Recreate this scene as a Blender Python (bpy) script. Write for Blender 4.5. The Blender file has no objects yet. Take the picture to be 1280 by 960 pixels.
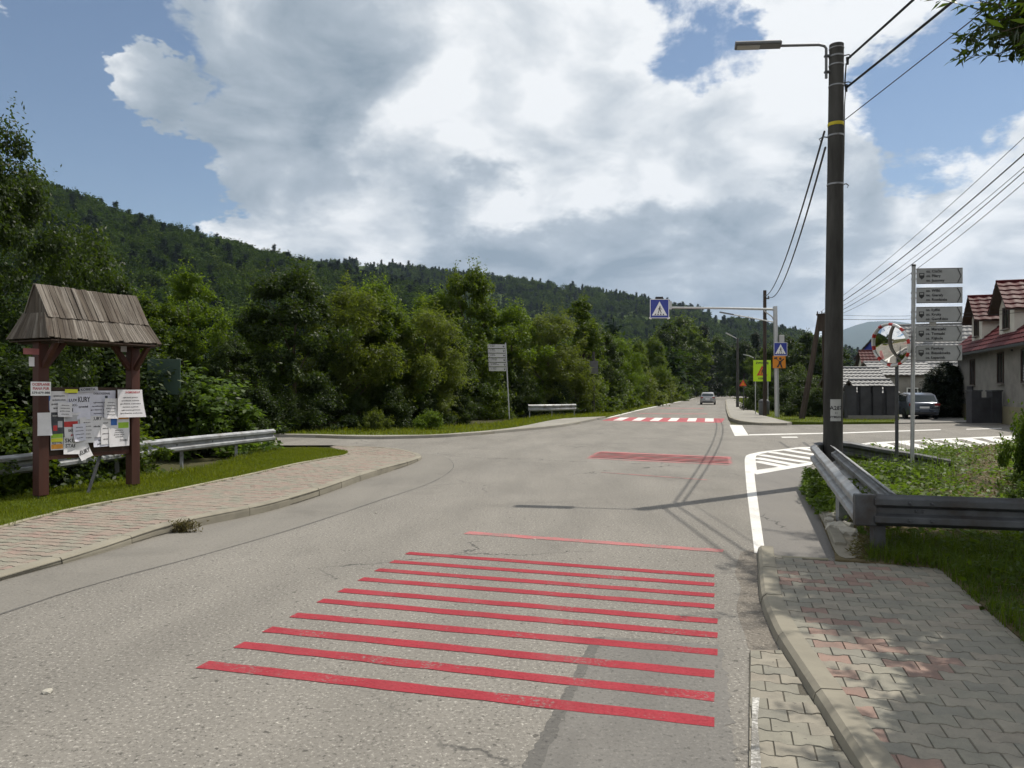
import bpy, bmesh, math, random
import numpy as np
from mathutils import Vector, Matrix
from mathutils.geometry import tessellate_polygon

# ------------------------------------------------------------------ camera
SC = bpy.context.scene
COL = SC.collection
R = math.radians
F, CX, CY, EYE = 950.0, 640.0, 488.0, 1.70      # focal length in px of a 1280 px wide frame, horizon row, eye height
cam_d = bpy.data.cameras.new('camera')
cam_d.sensor_fit = 'HORIZONTAL'
cam_d.sensor_width = 36.0
cam_d.lens = F / 1280.0 * 36.0
cam_d.shift_y = (CY - 480.0) / 1280.0
cam_d.clip_start = 0.05
cam_d.clip_end = 30000.0
cam = bpy.data.objects.new('camera', cam_d)
cam.location = (0, 0, EYE)
cam.rotation_euler = (R(90), 0, 0)
COL.objects.link(cam)
SC.camera = cam

# ------------------------------------------------------------------ light
SUN_AZ, SUN_EL = math.atan2(0.81, 0.59), R(58)   # azimuth clockwise from +Y
SUN_DIR = Vector((math.sin(SUN_AZ) * math.cos(SUN_EL), math.cos(SUN_AZ) * math.cos(SUN_EL), math.sin(SUN_EL)))
sun_d = bpy.data.lights.new('sun', 'SUN')
sun_d.energy = 5.0
sun_d.angle = R(0.53)
sun_d.color = (1.0, 0.935, 0.83)
sun = bpy.data.objects.new('sun', sun_d)
sun.rotation_euler = SUN_DIR.to_track_quat('Z', 'Y').to_euler()
sun.location = (0, 0, 60)
COL.objects.link(sun)

vs = SC.view_settings
vs.view_transform = 'Standard'
vs.look = 'None'
vs.gamma = 1.0
vs.use_curve_mapping = False
vs.exposure = 0.0
SC.render.engine = 'CYCLES'
SC.cycles.max_bounces = 5
SC.cycles.diffuse_bounces = 2
SC.cycles.glossy_bounces = 2
SC.cycles.transmission_bounces = 3
SC.cycles.transparent_max_bounces = 4
SC.cycles.volume_bounces = 0
HAZE = 0.00006
SC.cycles.use_denoising = True
SC.cycles.use_adaptive_sampling = True
SC.cycles.adaptive_threshold = 0.025
SC.cycles.sample_clamp_indirect = 4.0
SC.cycles.caustics_reflective = False
SC.cycles.caustics_refractive = False


# ------------------------------------------------------------------ node helpers
class S:
    """a socket (or constant) with arithmetic, so node graphs read as formulas"""
    def __init__(s, nt, k): s.nt, s.k = nt, k
    def m(s, op, *a, clamp=False):
        n = s.nt.nodes.new('ShaderNodeMath'); n.operation = op; n.use_clamp = clamp
        for i, v in enumerate((s,) + a):
            v = v.k if isinstance(v, S) else v
            if isinstance(v, (int, float)): n.inputs[i].default_value = v
            else: s.nt.links.new(v, n.inputs[i])
        return S(s.nt, n.outputs[0])
    def __add__(s, o): return s.m('ADD', o)
    def __sub__(s, o): return s.m('SUBTRACT', o)
    def __mul__(s, o): return s.m('MULTIPLY', o)
    def __truediv__(s, o): return s.m('DIVIDE', o)
    __radd__ = __add__
    __rmul__ = __mul__
    def rsub(s, o): return S(s.nt, o).m('SUBTRACT', s)
    def ss(s, a, b, lo=0.0, hi=1.0, interp='SMOOTHSTEP'):
        n = s.nt.nodes.new('ShaderNodeMapRange'); n.interpolation_type = interp; n.clamp = True
        s.nt.links.new(s.k, n.inputs[0])
        for i, v in enumerate((a, b, lo, hi)): n.inputs[i + 1].default_value = v
        return S(s.nt, n.outputs[0])


class G_:
    """one node tree with short makers"""
    def __init__(s, nt):
        s.nt = nt
    def new(s, t, **kw):
        n = s.nt.nodes.new(t)
        for k, v in kw.items(): setattr(n, k, v)
        return n
    def lk(s, a, b): s.nt.links.new(a.k if isinstance(a, S) else a, b)
    def coord(s, which='Object'): return s.new('ShaderNodeTexCoord').outputs[which]
    def geo(s, which='Position'): return s.new('ShaderNodeNewGeometry').outputs[which]
    def mapping(s, vec, scale=(1, 1, 1), rot=(0, 0, 0), loc=(0, 0, 0)):
        n = s.new('ShaderNodeMapping')
        n.inputs['Scale'].default_value = scale; n.inputs['Rotation'].default_value = rot; n.inputs['Location'].default_value = loc
        s.lk(vec, n.inputs['Vector']); return n.outputs[0]
    def noise(s, vec, scale, detail=4, rough=0.55, dist=0.0, color=False):
        n = s.new('ShaderNodeTexNoise')
        n.inputs['Scale'].default_value = scale; n.inputs['Detail'].default_value = detail
        n.inputs['Roughness'].default_value = rough; n.inputs['Distortion'].default_value = dist
        s.lk(vec, n.inputs['Vector']); return n.outputs[1] if color else S(s.nt, n.outputs[0])
    def voro(s, vec, scale, feature='F1', rnd=1.0, out='Distance'):
        n = s.new('ShaderNodeTexVoronoi'); n.feature = feature
        n.inputs['Scale'].default_value = scale; n.inputs['Randomness'].default_value = rnd
        s.lk(vec, n.inputs['Vector']); return S(s.nt, n.outputs[out])
    def ramp(s, fac, stops, interp='LINEAR'):
        n = s.new('ShaderNodeValToRGB'); cr = n.color_ramp; cr.interpolation = interp
        while len(cr.elements) < len(stops): cr.elements.new(0.5)
        for e, (p, c) in zip(cr.elements, stops):
            e.position = p; e.color = (*c, 1)
        s.lk(fac, n.inputs[0]); return n.outputs[0]
    def mix(s, fac, a, b, blend='MIX'):
        n = s.new('ShaderNodeMix'); n.data_type = 'RGBA'; n.blend_type = blend
        for v, i in ((fac, 0), (a, 6), (b, 7)):
            if isinstance(v, S): v = v.k
            if isinstance(v, (int, float)): n.inputs[i].default_value = v
            elif isinstance(v, (tuple, list)): n.inputs[i].default_value = (*v[:3], 1)
            else: s.nt.links.new(v, n.inputs[i])
        return n.outputs[2]
    def bump(s, h, strength=0.3, dist=0.01):
        n = s.new('ShaderNodeBump'); n.inputs['Strength'].default_value = strength; n.inputs['Distance'].default_value = dist
        s.lk(h, n.inputs['Height']); return n.outputs[0]
    def attr(s, name):
        n = s.new('ShaderNodeAttribute'); n.attribute_name = name; return n
    def rand(s): return S(s.nt, s.new('ShaderNodeObjectInfo').outputs['Random'])


# ------------------------------------------------------------------ sky: blue between broken cumulus
world = bpy.data.worlds.new('World')
SC.world = world
world.use_nodes = True
wn = world.node_tree
wn.nodes.clear()
g = G_(wn)
sky = g.new('ShaderNodeTexSky', sky_type='NISHITA')
sky.sun_disc = False
sky.sun_elevation = SUN_EL
sky.sun_rotation = SUN_AZ
sky.air_density = 1.0
sky.dust_density = 0.05
sky.ozone_density = 1.0
sky_bg = g.new('ShaderNodeBackground')
g.lk(sky.outputs[0], sky_bg.inputs[0])
sky_bg.inputs[1].default_value = 0.09


def sky_dir(az, el):
    return Vector((math.sin(R(az)) * math.cos(R(el)), math.cos(R(az)) * math.cos(R(el)), math.sin(R(el))))


wdir = g.new('ShaderNodeTexCoord').outputs['Generated']
sep = g.new('ShaderNodeSeparateXYZ'); g.lk(wdir, sep.inputs[0])
zc = S(wn, sep.outputs[2]).m('MAXIMUM', 0.0)
inv = S(wn, 1.0).m('DIVIDE', zc + 0.42)
flat = g.new('ShaderNodeVectorMath', operation='SCALE'); g.lk(wdir, flat.inputs[0]); g.lk(inv, flat.inputs['Scale'])
fv = flat.outputs[0]


wq = g.new('ShaderNodeVectorMath', operation='SUBTRACT'); g.lk(g.noise(fv, 3.0, 6, 0.6, color=True), wq.inputs[0]); wq.inputs[1].default_value = (0.5, 0.5, 0.5)
ws = g.new('ShaderNodeVectorMath', operation='SCALE'); g.lk(wq.outputs[0], ws.inputs[0]); ws.inputs['Scale'].default_value = 0.34
wa = g.new('ShaderNodeVectorMath', operation='ADD'); g.lk(wdir, wa.inputs[0]); g.lk(ws.outputs[0], wa.inputs[1])
wm = g.new('ShaderNodeVectorMath', operation='NORMALIZE'); g.lk(wa.outputs[0], wm.inputs[0])
wwarp = wm.outputs[0]                              # ragged outlines


def bank(az, el, half, w):
    """a soft bank of cloud (or a clearing, w < 0) round one direction of the sky"""
    n = g.new('ShaderNodeVectorMath', operation='DOT_PRODUCT')
    g.lk(wwarp, n.inputs[0]); n.inputs[1].default_value = sky_dir(az, el)
    return S(wn, n.outputs['Value']).ss(math.cos(R(half)), 1.0) * w


def cloud_noise(vec):
    a = g.noise(vec, 2.1, 10, 0.58, 0.3)
    b = g.noise(g.mapping(vec, loc=(3.1, 7.7, 1.3)), 6.5, 8, 0.62, 0.4)
    return a * 0.74 + b * 0.36


cn = cloud_noise(fv)
off = g.new('ShaderNodeVectorMath', operation='ADD'); g.lk(fv, off.inputs[0]); off.inputs[1].default_value = (0.055, 0.035, 0.05)
cn2 = cloud_noise(off.outputs[0])
#        azimuth, elevation, half width, weight
BANKS = [(-33, 18, 15, -0.36), (-25, 12.5, 9, -0.30), (-35, 26.5, 4, 0.42), (-26.2, 20.6, 3.6, 0.46), (-12, 20, 15, 0.24), (2, 20, 13, 0.18),
         (14, 13, 13, 0.18), (-2, 9, 14, 0.22), (-17, 10, 6, 0.20), (13, 24.5, 6.0, -0.14), (29, 17, 8, -0.17), (-5, 22.5, 3.0, -0.15),
         (24, 27, 8, 0.14), (31, 9, 9, 0.18), (23, 12, 6, 0.14), (-23, 10.5, 3.5, 0.14)]
cov = cn
for b_ in BANKS: cov = cov + bank(*b_)
dens = cov - 0.465
alpha = dens.ss(-0.025, 0.075)
thin = dens.ss(0.05, 0.34)
lows = g.noise(g.mapping(fv, loc=(1.7, 4.2, 8.8)), 3.0, 3, 0.5, 0.4)
grey = bank(-19, 20.5, 11, 0.72) + bank(-12, 24, 9, 0.40) + bank(-1, 8.0, 7, 0.60) + bank(8, 7.5, 9, 0.70) + bank(26, 14.5, 5, 0.42) + bank(18, 6.5, 7, 0.42) + bank(-1, 17, 9, -0.12) + bank(9, 15.5, 6, -0.08) + bank(-6, 12, 6, 0.2)
r1 = g.noise(fv, 4.6, 6, 0.5, 0.5); r2 = g.noise(off.outputs[0], 4.6, 6, 0.5, 0.5)
relief = (r2 - r1) * 1.35 + (cn2 - cn) * 0.95
mass = (thin * 0.10 + grey * (lows * 2.0 + 0.3) + thin * (lows.ss(0.42, 0.75)) * 0.22).m('MAXIMUM', 0.0)
shade = (mass / (mass + 0.75) * 1.25 + relief * (mass * 0.25 + 1.0)).m('SUBTRACT', 0.02).m('MAXIMUM', 0.0).m('MINIMUM', 1.0)
ccol = g.ramp(shade, [(0.0, (0.95, 0.965, 0.975)), (0.2, (0.75, 0.785, 0.815)), (0.5, (0.45, 0.51, 0.57)), (1.0, (0.24, 0.305, 0.37))])
cl_bg = g.new('ShaderNodeBackground')
g.lk(ccol, cl_bg.inputs[0])
cl_bg.inputs[1].default_value = 0.98
mixw = g.new('ShaderNodeMixShader')
g.lk(alpha, mixw.inputs[0]); g.lk(sky_bg.outputs[0], mixw.inputs[1]); g.lk(cl_bg.outputs[0], mixw.inputs[2])
g.lk(mixw.outputs[0], g.new('ShaderNodeOutputWorld').inputs[0])


# ------------------------------------------------------------------ positions
def G(px, py, z=0.0):
    """the point at height z that a pixel of the 1280 x 960 photograph looks at"""
    y = (EYE - z) * F / (py - CY)
    return Vector(((px - CX) * y / F, y, z))


def at(px, py, y):
    """the point at depth y that a pixel looks at"""
    return Vector(((px - CX) * y / F, y, EYE + (CY - py) * y / F))


def gx(px, y, z=0.0): return Vector(((px - CX) * y / F, y, z))


ROAD_A = R(15.5)                                   # heading of the main road
U = Vector((math.sin(ROAD_A), math.cos(ROAD_A), 0))   # along the road
V = Vector((math.cos(ROAD_A), -math.sin(ROAD_A), 0))  # to its right


def smooth_line(pts, step=0.25):
    """Catmull-Rom through the points, resampled at even steps"""
    P = [Vector(p) for p in pts]
    P = [P[0] * 2 - P[1]] + P + [P[-1] * 2 - P[-2]]
    out = []
    for i in range(1, len(P) - 2):
        for k in range(12):
            t = k / 12
            a, b, c, d = P[i - 1], P[i], P[i + 1], P[i + 2]
            out.append(0.5 * ((2 * b) + (c - a) * t + (2 * a - 5 * b + 4 * c - d) * t * t + (3 * b - a - 3 * c + d) * t ** 3))
    out.append(P[-2])
    res = [out[0]]; acc = 0.0
    for a, b in zip(out, out[1:]):
        seg = (b - a).length
        while seg > 0 and acc + seg >= step:
            t = (step - acc) / seg
            a = a + (b - a) * t
            res.append(a.copy()); seg = (b - a).length; acc = 0.0
        acc += seg
    if (res[-1] - out[-1]).length > step * 0.3: res.append(out[-1])
    return res


def inside(poly, x, y):
    c = False; n = len(poly); j = n - 1
    for i in range(n):
        xi, yi, xj, yj = poly[i][0], poly[i][1], poly[j][0], poly[j][1]
        if (yi > y) != (yj > y) and x < (xj - xi) * (y - yi) / (yj - yi) + xi: c = not c
        j = i
    return c


def inside_np(poly, X, Y):
    c = np.zeros(X.shape, bool); n = len(poly); j = n - 1
    for i in range(n):
        xi, yi, xj, yj = poly[i][0], poly[i][1], poly[j][0], poly[j][1]
        if yi != yj:
            c ^= ((yi > Y) != (yj > Y)) & (X < (xj - xi) * (Y - yi) / (yj - yi) + xi)
        j = i
    return c


# ------------------------------------------------------------------ mesh helpers
class MB:
    """collects boxes, tubes and sheets; build() links them as ONE mesh object"""
    def __init__(s): s.v, s.f = [], []
    def add(s, v, f):
        o = len(s.v); s.v += [tuple(p) for p in v]; s.f += [tuple(i + o for i in q) for q in f]; return s
    def box(s, c, d, rz=0.0, M=None):
        m = Matrix.Translation(c) @ Matrix.Rotation(rz, 4, 'Z')
        if M is not None: m = Matrix.Translation(c) @ M.to_4x4()
        v = [m @ Vector((x * d[0] / 2, y * d[1] / 2, z * d[2] / 2)) for x in (-1, 1) for y in (-1, 1) for z in (-1, 1)]
        return s.add(v, [(0, 1, 3, 2), (4, 6, 7, 5), (0, 4, 5, 1), (2, 3, 7, 6), (0, 2, 6, 4), (1, 5, 7, 3)])
    def beam(s, a, b, w, h, up=(0, 0, 1)):
        a, b = Vector(a), Vector(b); d = (b - a).normalized(); up = Vector(up)
        x = d.cross(up).normalized(); y = x.cross(d)
        v = [p + x * w / 2 * i + y * h / 2 * j for p in (a, b) for i, j in ((-1, -1), (1, -1), (1, 1), (-1, 1))]
        return s.add(v, [(0, 1, 2, 3), (7, 6, 5, 4), (0, 4, 5, 1), (1, 5, 6, 2), (2, 6, 7, 3), (3, 7, 4, 0)])
    def tube(s, path, r, n=8, cap=True):
        P = [Vector(p) for p in path]; rr = r if isinstance(r, (list, tuple)) else [r] * len(P)
        v = []
        for i, p in enumerate(P):
            d = (P[min(i + 1, len(P) - 1)] - P[max(i - 1, 0)]).normalized()
            a = Vector((0, 0, 1)) if abs(d.z) < 0.95 else Vector((1, 0, 0))
            x = d.cross(a).normalized(); y = x.cross(d)
            v += [p + (x * math.cos(t) + y * math.sin(t)) * rr[i] for t in (2 * math.pi * k / n for k in range(n))]
        f = []
        for i in range(len(P) - 1):
            for k in range(n):
                k2 = (k + 1) % n
                f.append((i * n + k, i * n + k2, (i + 1) * n + k2, (i + 1) * n + k))
        if cap: f += [tuple(range(n)), tuple(range((len(P) - 1) * n, len(P) * n))[::-1]]
        return s.add(v, f)
    def prism(s, poly, z0, z1):
        n = len(poly)
        v = [(p[0], p[1], z0) for p in poly] + [(p[0], p[1], z1) for p in poly]
        f = [(i, (i + 1) % n, n + (i + 1) % n, n + i) for i in range(n)]
        tri = tessellate_polygon([[Vector((p[0], p[1], 0)) for p in poly]])
        f += [tuple(i + n for i in t) for t in tri] + [tuple(t[::-1]) for t in tri]
        return s.add(v, f)
    def sheet(s, poly, z=None):
        v = [(p[0], p[1], p[2] if z is None else z) for p in poly]
        return s.add(v, [tuple(t) for t in tessellate_polygon([[Vector(p) for p in v]])])
    def extrude(s, prof, a, b, x, y):
        """a closed profile (pairs along x, y) carried from a to b"""
        a, b, x, y = map(Vector, (a, b, x, y)); n = len(prof)
        v = [p + x * q[0] + y * q[1] for p in (a, b) for q in prof]
        f = [(i, (i + 1) % n, n + (i + 1) % n, n + i) for i in range(n)]
        tri = tessellate_polygon([[Vector((q[0], q[1], 0)) for q in prof]])
        f += [tuple(t) for t in tri] + [tuple(i + n for i in t[::-1]) for t in tri]
        return s.add(v, f)
    def lathe(s, prof, c=(0, 0, 0), n=16, M=None):
        c = Vector(c); v = []
        for r, z in prof:
            for k in range(n):
                p = Vector((r * math.cos(2 * math.pi * k / n), r * math.sin(2 * math.pi * k / n), z))
                v.append(c + (M @ p if M is not None else p))
        f = [(i * n + k, i * n + (k + 1) % n, (i + 1) * n + (k + 1) % n, (i + 1) * n + k) for i in range(len(prof) - 1) for k in range(n)]
        if prof[0][0] > 1e-6: f.append(tuple(range(n))[::-1])
        if prof[-1][0] > 1e-6: f.append(tuple(range((len(prof) - 1) * n, len(prof) * n)))
        return s.add(v, f)
    def mesh(s, name, smooth=False, fix=True):
        me = bpy.data.meshes.new(name); me.from_pydata(s.v, [], s.f)
        if fix:
            bm = bmesh.new(); bm.from_mesh(me); bmesh.ops.recalc_face_normals(bm, faces=bm.faces); bm.to_mesh(me); bm.free()
        if smooth: me.shade_smooth(); 
        return me
    def build(s, name, mat, parent=None, smooth=False, bevel=0.0, angle=None):
        me = s.mesh(name, False)
        o = link(name, me, mat, parent)
        if smooth:
            for p in me.polygons: p.use_smooth = True
            if angle is None: angle = 40
            me.set_sharp_from_angle(angle=R(angle))
        if bevel:
            b = o.modifiers.new('bevel', 'BEVEL'); b.width = bevel; b.segments = 2; b.limit_method = 'ANGLE'; b.harden_normals = False
        return o


def link(name, me, mat=None, parent=None, loc=None):
    o = bpy.data.objects.new(name, me)
    if mat is not None and me is not None and hasattr(me, 'materials') and not me.materials: me.materials.append(mat)
    COL.objects.link(o)
    if parent is not None: o.parent = parent
    if loc is not None: o.location = loc
    return o


def tag(o, label=None, cat=None, group=None, kind=None):
    if label: o['label'] = label
    if cat: o['category'] = cat
    if group: o['group'] = group
    if kind: o['kind'] = kind
    return o


def thing(name, label, cat, loc=(0, 0, 0), rz=0.0, group=None):
    o = bpy.data.objects.new(name, None); COL.objects.link(o)
    o.empty_display_size = 0.2
    o.location = loc; o.rotation_euler = (0, 0, rz)
    return tag(o, label, cat, group)


def copy_tree(o, parent=None):
    c = o.copy(); COL.objects.link(c)
    if parent is not None: c.parent = parent
    for ch in list(o.children): copy_tree(ch, c)
    return c


def fast_mesh(name, Vt, Fq, tint=None, mat=None, smooth=False):
    """numpy arrays straight into a mesh; Fq is (n, 3) or (n, 4)"""
    me = bpy.data.meshes.new(name)
    Vt = np.asarray(Vt, np.float32); Fq = np.asarray(Fq, np.int32); k = Fq.shape[1]
    me.vertices.add(len(Vt)); me.vertices.foreach_set('co', Vt.ravel())
    me.loops.add(Fq.size); me.loops.foreach_set('vertex_index', Fq.ravel())
    me.polygons.add(len(Fq)); me.polygons.foreach_set('loop_start', np.arange(0, Fq.size, k, dtype=np.int32))
    me.update(calc_edges=True)
    if tint is not None:
        a = me.attributes.new('tint', 'FLOAT', 'POINT'); a.data.foreach_set('value', np.asarray(tint, np.float32).ravel())
    if mat is not None: me.materials.append(mat)
    if smooth: me.shade_smooth()
    return me


_txt = {}


def text_mesh(txt, size=1.0, align='CENTER', bold=0.0):
    """lettering as a flat mesh in the XY plane"""
    key = (txt, size, align, bold)
    if key not in _txt:
        c = bpy.data.curves.new('lettering', 'FONT'); c.body = txt; c.size = size; c.align_x = align; c.align_y = 'CENTER'
        c.resolution_u = 2; c.offset = bold * size; c.fill_mode = 'FRONT'
        o = bpy.data.objects.new('lettering', c)
        me = bpy.data.meshes.new_from_object(o); me.name = 'lettering'
        bpy.data.objects.remove(o)
        _txt[key] = me
    return _txt[key].copy()


def lettering(txt, mat, parent, M, size=0.1, width=None, align='CENTER', bold=0.012, name='lettering'):
    """text placed by a matrix whose XY plane is the sign face; width squeezes it to a given length"""
    me = text_mesh(txt, size, align, bold)
    if width:
        xs = [v.co.x for v in me.vertices]
        if xs:
            k = width / max(1e-6, max(xs) - min(xs)); me.transform(Matrix.Diagonal((k, 1, 1, 1)))
    me.transform(M)
    return link(name, me, mat, parent)


def frame(o, x, y):
    """matrix with origin o, x axis x, y axis y"""
    x, y = Vector(x).normalized(), Vector(y).normalized(); z = x.cross(y)
    return Matrix.Translation(o) @ Matrix((x, y, z)).transposed().to_4x4()

# ------------------------------------------------------------------ materials
M = {}


def mat(name, fn):
    m = bpy.data.materials.new(name); m.use_nodes = True
    nt = m.node_tree; nt.nodes.clear(); g = G_(nt)
    out = g.new('ShaderNodeOutputMaterial'); p = g.new('ShaderNodeBsdfPrincipled')
    nt.links.new(p.outputs[0], out.inputs[0])
    fn(g, p, out); M[name] = m
    return m


def setp(g, p, color=None, rough=None, metal=None, normal=None, spec=None):
    for key, v in (('Base Color', color), ('Roughness', rough), ('Metallic', metal), ('Normal', normal), ('Specular IOR Level', spec)):
        if v is None: continue
        if isinstance(v, (int, float)): p.inputs[key].default_value = v
        elif isinstance(v, (tuple, list)): p.inputs[key].default_value = (*v, 1)
        else: g.lk(v, p.inputs[key])


def worn(name, col, rough=0.5, metal=0.0, var=0.25, scale=6.0, bump=0.0, spec=0.4, dirt=None, dirt_amt=0.0, streak=False):
    """paint, steel or stone: one colour with uneven wear and dirt"""
    def fn(g, p, out):
        pos = g.coord()
        v = g.mapping(pos, scale=(1, 1, 0.18)) if streak else pos
        n = g.noise(v, scale, 6, 0.6)
        lo = tuple(c * (1 - var) for c in col); hi = tuple(min(1, c * (1 + var)) for c in col)
        c = g.ramp(n, [(0.3, lo), (0.7, hi)])
        if dirt:
            d = g.noise(g.mapping(v, loc=(5, 2, 9)), scale * 0.7, 7, 0.65).ss(0.62 - dirt_amt * 0.3, 0.75)
            c = g.mix(d * min(1, dirt_amt * 1.6), c, dirt)
        fine = g.noise(pos, scale * 14, 3)
        setp(g, p, c, (n * 0.25 + (rough - 0.12)), metal, g.bump(fine, bump, 0.004) if bump else None, spec)
    return mat(name, fn)


def asphalt(name, a, b, stone, speck=0.5, cracks=True, tracks=True):
    def fn(g, p, out):
        pos = g.geo()
        big = g.noise(pos, 0.32, 5, 0.6, 0.4)
        mid = g.noise(g.mapping(pos, rot=(0, 0, ROAD_A), scale=(1.6, 0.22, 1)), 1.1, 6, 0.62)
        base = g.ramp(big * 0.55 + mid * 0.45, [(0.33, a), (0.66, b)])
        # aggregate: pale and dark stones of two sizes
        v1 = g.voro(pos, 70, out='Color'); bw = g.voro(pos, 70)
        sp = g.noise(pos, 44, 4, 0.75)
        c = g.mix(sp.ss(0.54, 0.68) * speck, base, stone)
        c = g.mix(sp.ss(0.45, 0.33) * (speck * 0.95), c, tuple(x * 0.36 for x in a))
        pit = g.noise(g.mapping(pos, loc=(9, 4, 0)), 21, 4, 0.6)
        c = g.mix(pit.ss(0.60, 0.68) * (speck * 0.8), c, tuple(x * 0.33 for x in a))
        pale = g.noise(g.mapping(pos, loc=(2, 14, 0)), 33, 3, 0.6)
        c = g.mix(pale.ss(0.66, 0.74) * (speck * 0.8), c, tuple(min(1, x * 1.5) for x in stone))
        # dark stains and oil along the lanes
        st = g.noise(g.mapping(pos, rot=(0, 0, ROAD_A), scale=(1, 0.3, 1), loc=(3, 8, 0)), 0.8, 7, 0.62).ss(0.58, 0.78)
        c = g.mix(st * 0.42, c, tuple(x * 0.6 for x in a))
        blot = g.noise(g.mapping(pos, loc=(31, 17, 0)), 0.55, 6, 0.65, 0.6).ss(0.55, 0.7)
        c = g.mix(blot * 0.30, c, tuple(x * 0.62 for x in a))
        if tracks:   # two wheel tracks per lane, polished darker
            sx = g.new('ShaderNodeSeparateXYZ'); g.lk(g.mapping(pos, rot=(0, 0, ROAD_A)), sx.inputs[0])
            wv = g.noise(pos, 0.22, 3)
            ph = (S(g.nt, sx.outputs[0]) + wv * 1.1) * (2 * math.pi / 1.75)
            tr = ph.m('SINE').ss(0.25, 1.0)
            c = g.mix(tr * 0.13, c, tuple(x * 0.6 for x in a))
        h = sp
        if cracks:
            warp = g.new('ShaderNodeVectorMath', operation='ADD'); g.lk(pos, warp.inputs[0])
            wn_ = g.new('ShaderNodeVectorMath', operation='SCALE'); wn_.inputs['Scale'].default_value = 0.9
            g.lk(g.noise(pos, 1.2, 5, 0.6, color=True), wn_.inputs[0]); g.lk(wn_.outputs[0], warp.inputs[1])
            e = g.voro(warp.outputs[0], 0.21, 'DISTANCE_TO_EDGE')
            gate = g.noise(g.mapping(pos, loc=(20, 3, 0)), 0.25, 3).ss(0.48, 0.58)
            ck = e.ss(0.0042, 0.0006) * gate
            c = g.mix(ck * 0.75, c, (0.03, 0.03, 0.03))
        rgh = sp * 0.2 + 0.74
        setp(g, p, c, rgh, 0, g.bump(sp * 0.6 + pit * 0.6, 0.7, 0.007), 0.2)
    return mat(name, fn)


asphalt('asphalt_main', (0.148, 0.139, 0.124), (0.213, 0.20, 0.177), (0.41, 0.39, 0.35), 0.95)
asphalt('asphalt_gutter', (0.145, 0.137, 0.122), (0.198, 0.186, 0.164), (0.30, 0.28, 0.25), 0.5, cracks=False, tracks=False)
asphalt('asphalt_darker', (0.125, 0.12, 0.112), (0.165, 0.157, 0.144), (0.25, 0.24, 0.22), 0.6, cracks=False, tracks=False)
asphalt('asphalt_apron', (0.15, 0.143, 0.135), (0.19, 0.18, 0.165), (0.28, 0.265, 0.24), 0.35, tracks=False)
asphalt('asphalt_darkest', (0.088, 0.085, 0.08), (0.122, 0.117, 0.108), (0.2, 0.19, 0.17), 0.6, cracks=False, tracks=False)
asphalt('grit', (0.105, 0.093, 0.078), (0.19, 0.17, 0.145), (0.36, 0.33, 0.28), 0.85, cracks=False, tracks=False)
asphalt('path_asphalt', (0.22, 0.21, 0.185), (0.30, 0.285, 0.25), (0.36, 0.34, 0.3), 0.25, cracks=False, tracks=False)
asphalt('gravel_drive', (0.16, 0.155, 0.145), (0.24, 0.23, 0.21), (0.33, 0.32, 0.3), 0.5, cracks=False, tracks=False)


def road_paint(name, col, wear=0.35, under=(0.19, 0.182, 0.165)):
    """worn thermoplastic: chips and rubbed stones let the asphalt show"""
    def fn(g, p, out):
        pos = g.geo()
        chip = g.noise(pos, 42, 5, 0.7); patch = g.noise(g.mapping(pos, loc=(4, 1, 0)), 2.2, 5, 0.6)
        w = (chip * 0.62 + patch * 0.48).ss(0.72 - wear * 0.36, 0.80 - wear * 0.2)
        tone = g.noise(pos, 3.0, 5)
        c = g.ramp(tone, [(0.3, tuple(x * 0.86 for x in col)), (0.7, tuple(min(1, x * 1.08) for x in col))])
        c = g.mix(w, c, g.mix(g.noise(pos, 60, 2).ss(0.4, 0.6), under, tuple(x * 0.8 for x in under)))
        gr = g.noise(pos, 48, 3, 0.7)
        c = g.mix(gr.ss(0.46, 0.34) * 0.45, c, tuple(x * 0.45 for x in col))
        c = g.mix(gr.ss(0.56, 0.68) * 0.2, c, tuple(min(1, x * 1.2 + 0.06) for x in col))
        dust = g.noise(g.mapping(pos, rot=(0, 0, ROAD_A), scale=(1, 0.15, 1), loc=(8, 5, 0)), 1.6, 4, 0.6).ss(0.48, 0.7)
        c = g.mix(dust * 0.16, c, under)
        setp(g, p, c, 0.7, 0, g.bump(chip * 0.5 + gr * 0.5, 0.6, 0.005), 0.1)
    return mat(name, fn)


road_paint('paint_red', (0.272, 0.031, 0.042), 0.34)
road_paint('paint_pink', (0.40, 0.14, 0.14), 0.6)
road_paint('paint_pink_faded', (0.36, 0.155, 0.15), 0.72)
road_paint('paint_crossing_red', (0.38, 0.10, 0.11), 0.3)
road_paint('paint_white', (0.66, 0.65, 0.62), 0.2)
road_paint('paint_white_worn', (0.6, 0.59, 0.56), 0.85)


def paver(name, cols, dirt=(0.11, 0.105, 0.09)):
    """concrete block, one tone per block"""
    def fn(g, p, out):
        pos = g.geo()
        r = g.attr('tint'); 
        tone = S(g.nt, r.outputs['Fac'])
        oi = g.rand()
        c = g.ramp((tone + oi).m('FRACT'), cols, 'CONSTANT')
        n = g.noise(pos, 9, 6, 0.65); fine = g.noise(pos, 130, 3, 0.7)
        c = g.mix((n.ss(0.35, 0.75) * 0.45), c, dirt)
        c = g.mix(fine.ss(0.55, 0.8) * 0.35, c, (0.42, 0.40, 0.36))
        c = g.mix(fine.ss(0.44, 0.25) * 0.4, c, (0.09, 0.085, 0.075))
        spot = g.noise(g.mapping(pos, loc=(7, 2, 0)), 28, 3).ss(0.69, 0.73)
        c = g.mix(spot * 0.6, c, (0.06, 0.055, 0.05))
        setp(g, p, c, 0.85, 0, g.bump(fine * 0.6 + n * 0.4, 0.4, 0.004), 0.25)
    return mat(name, fn)


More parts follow.
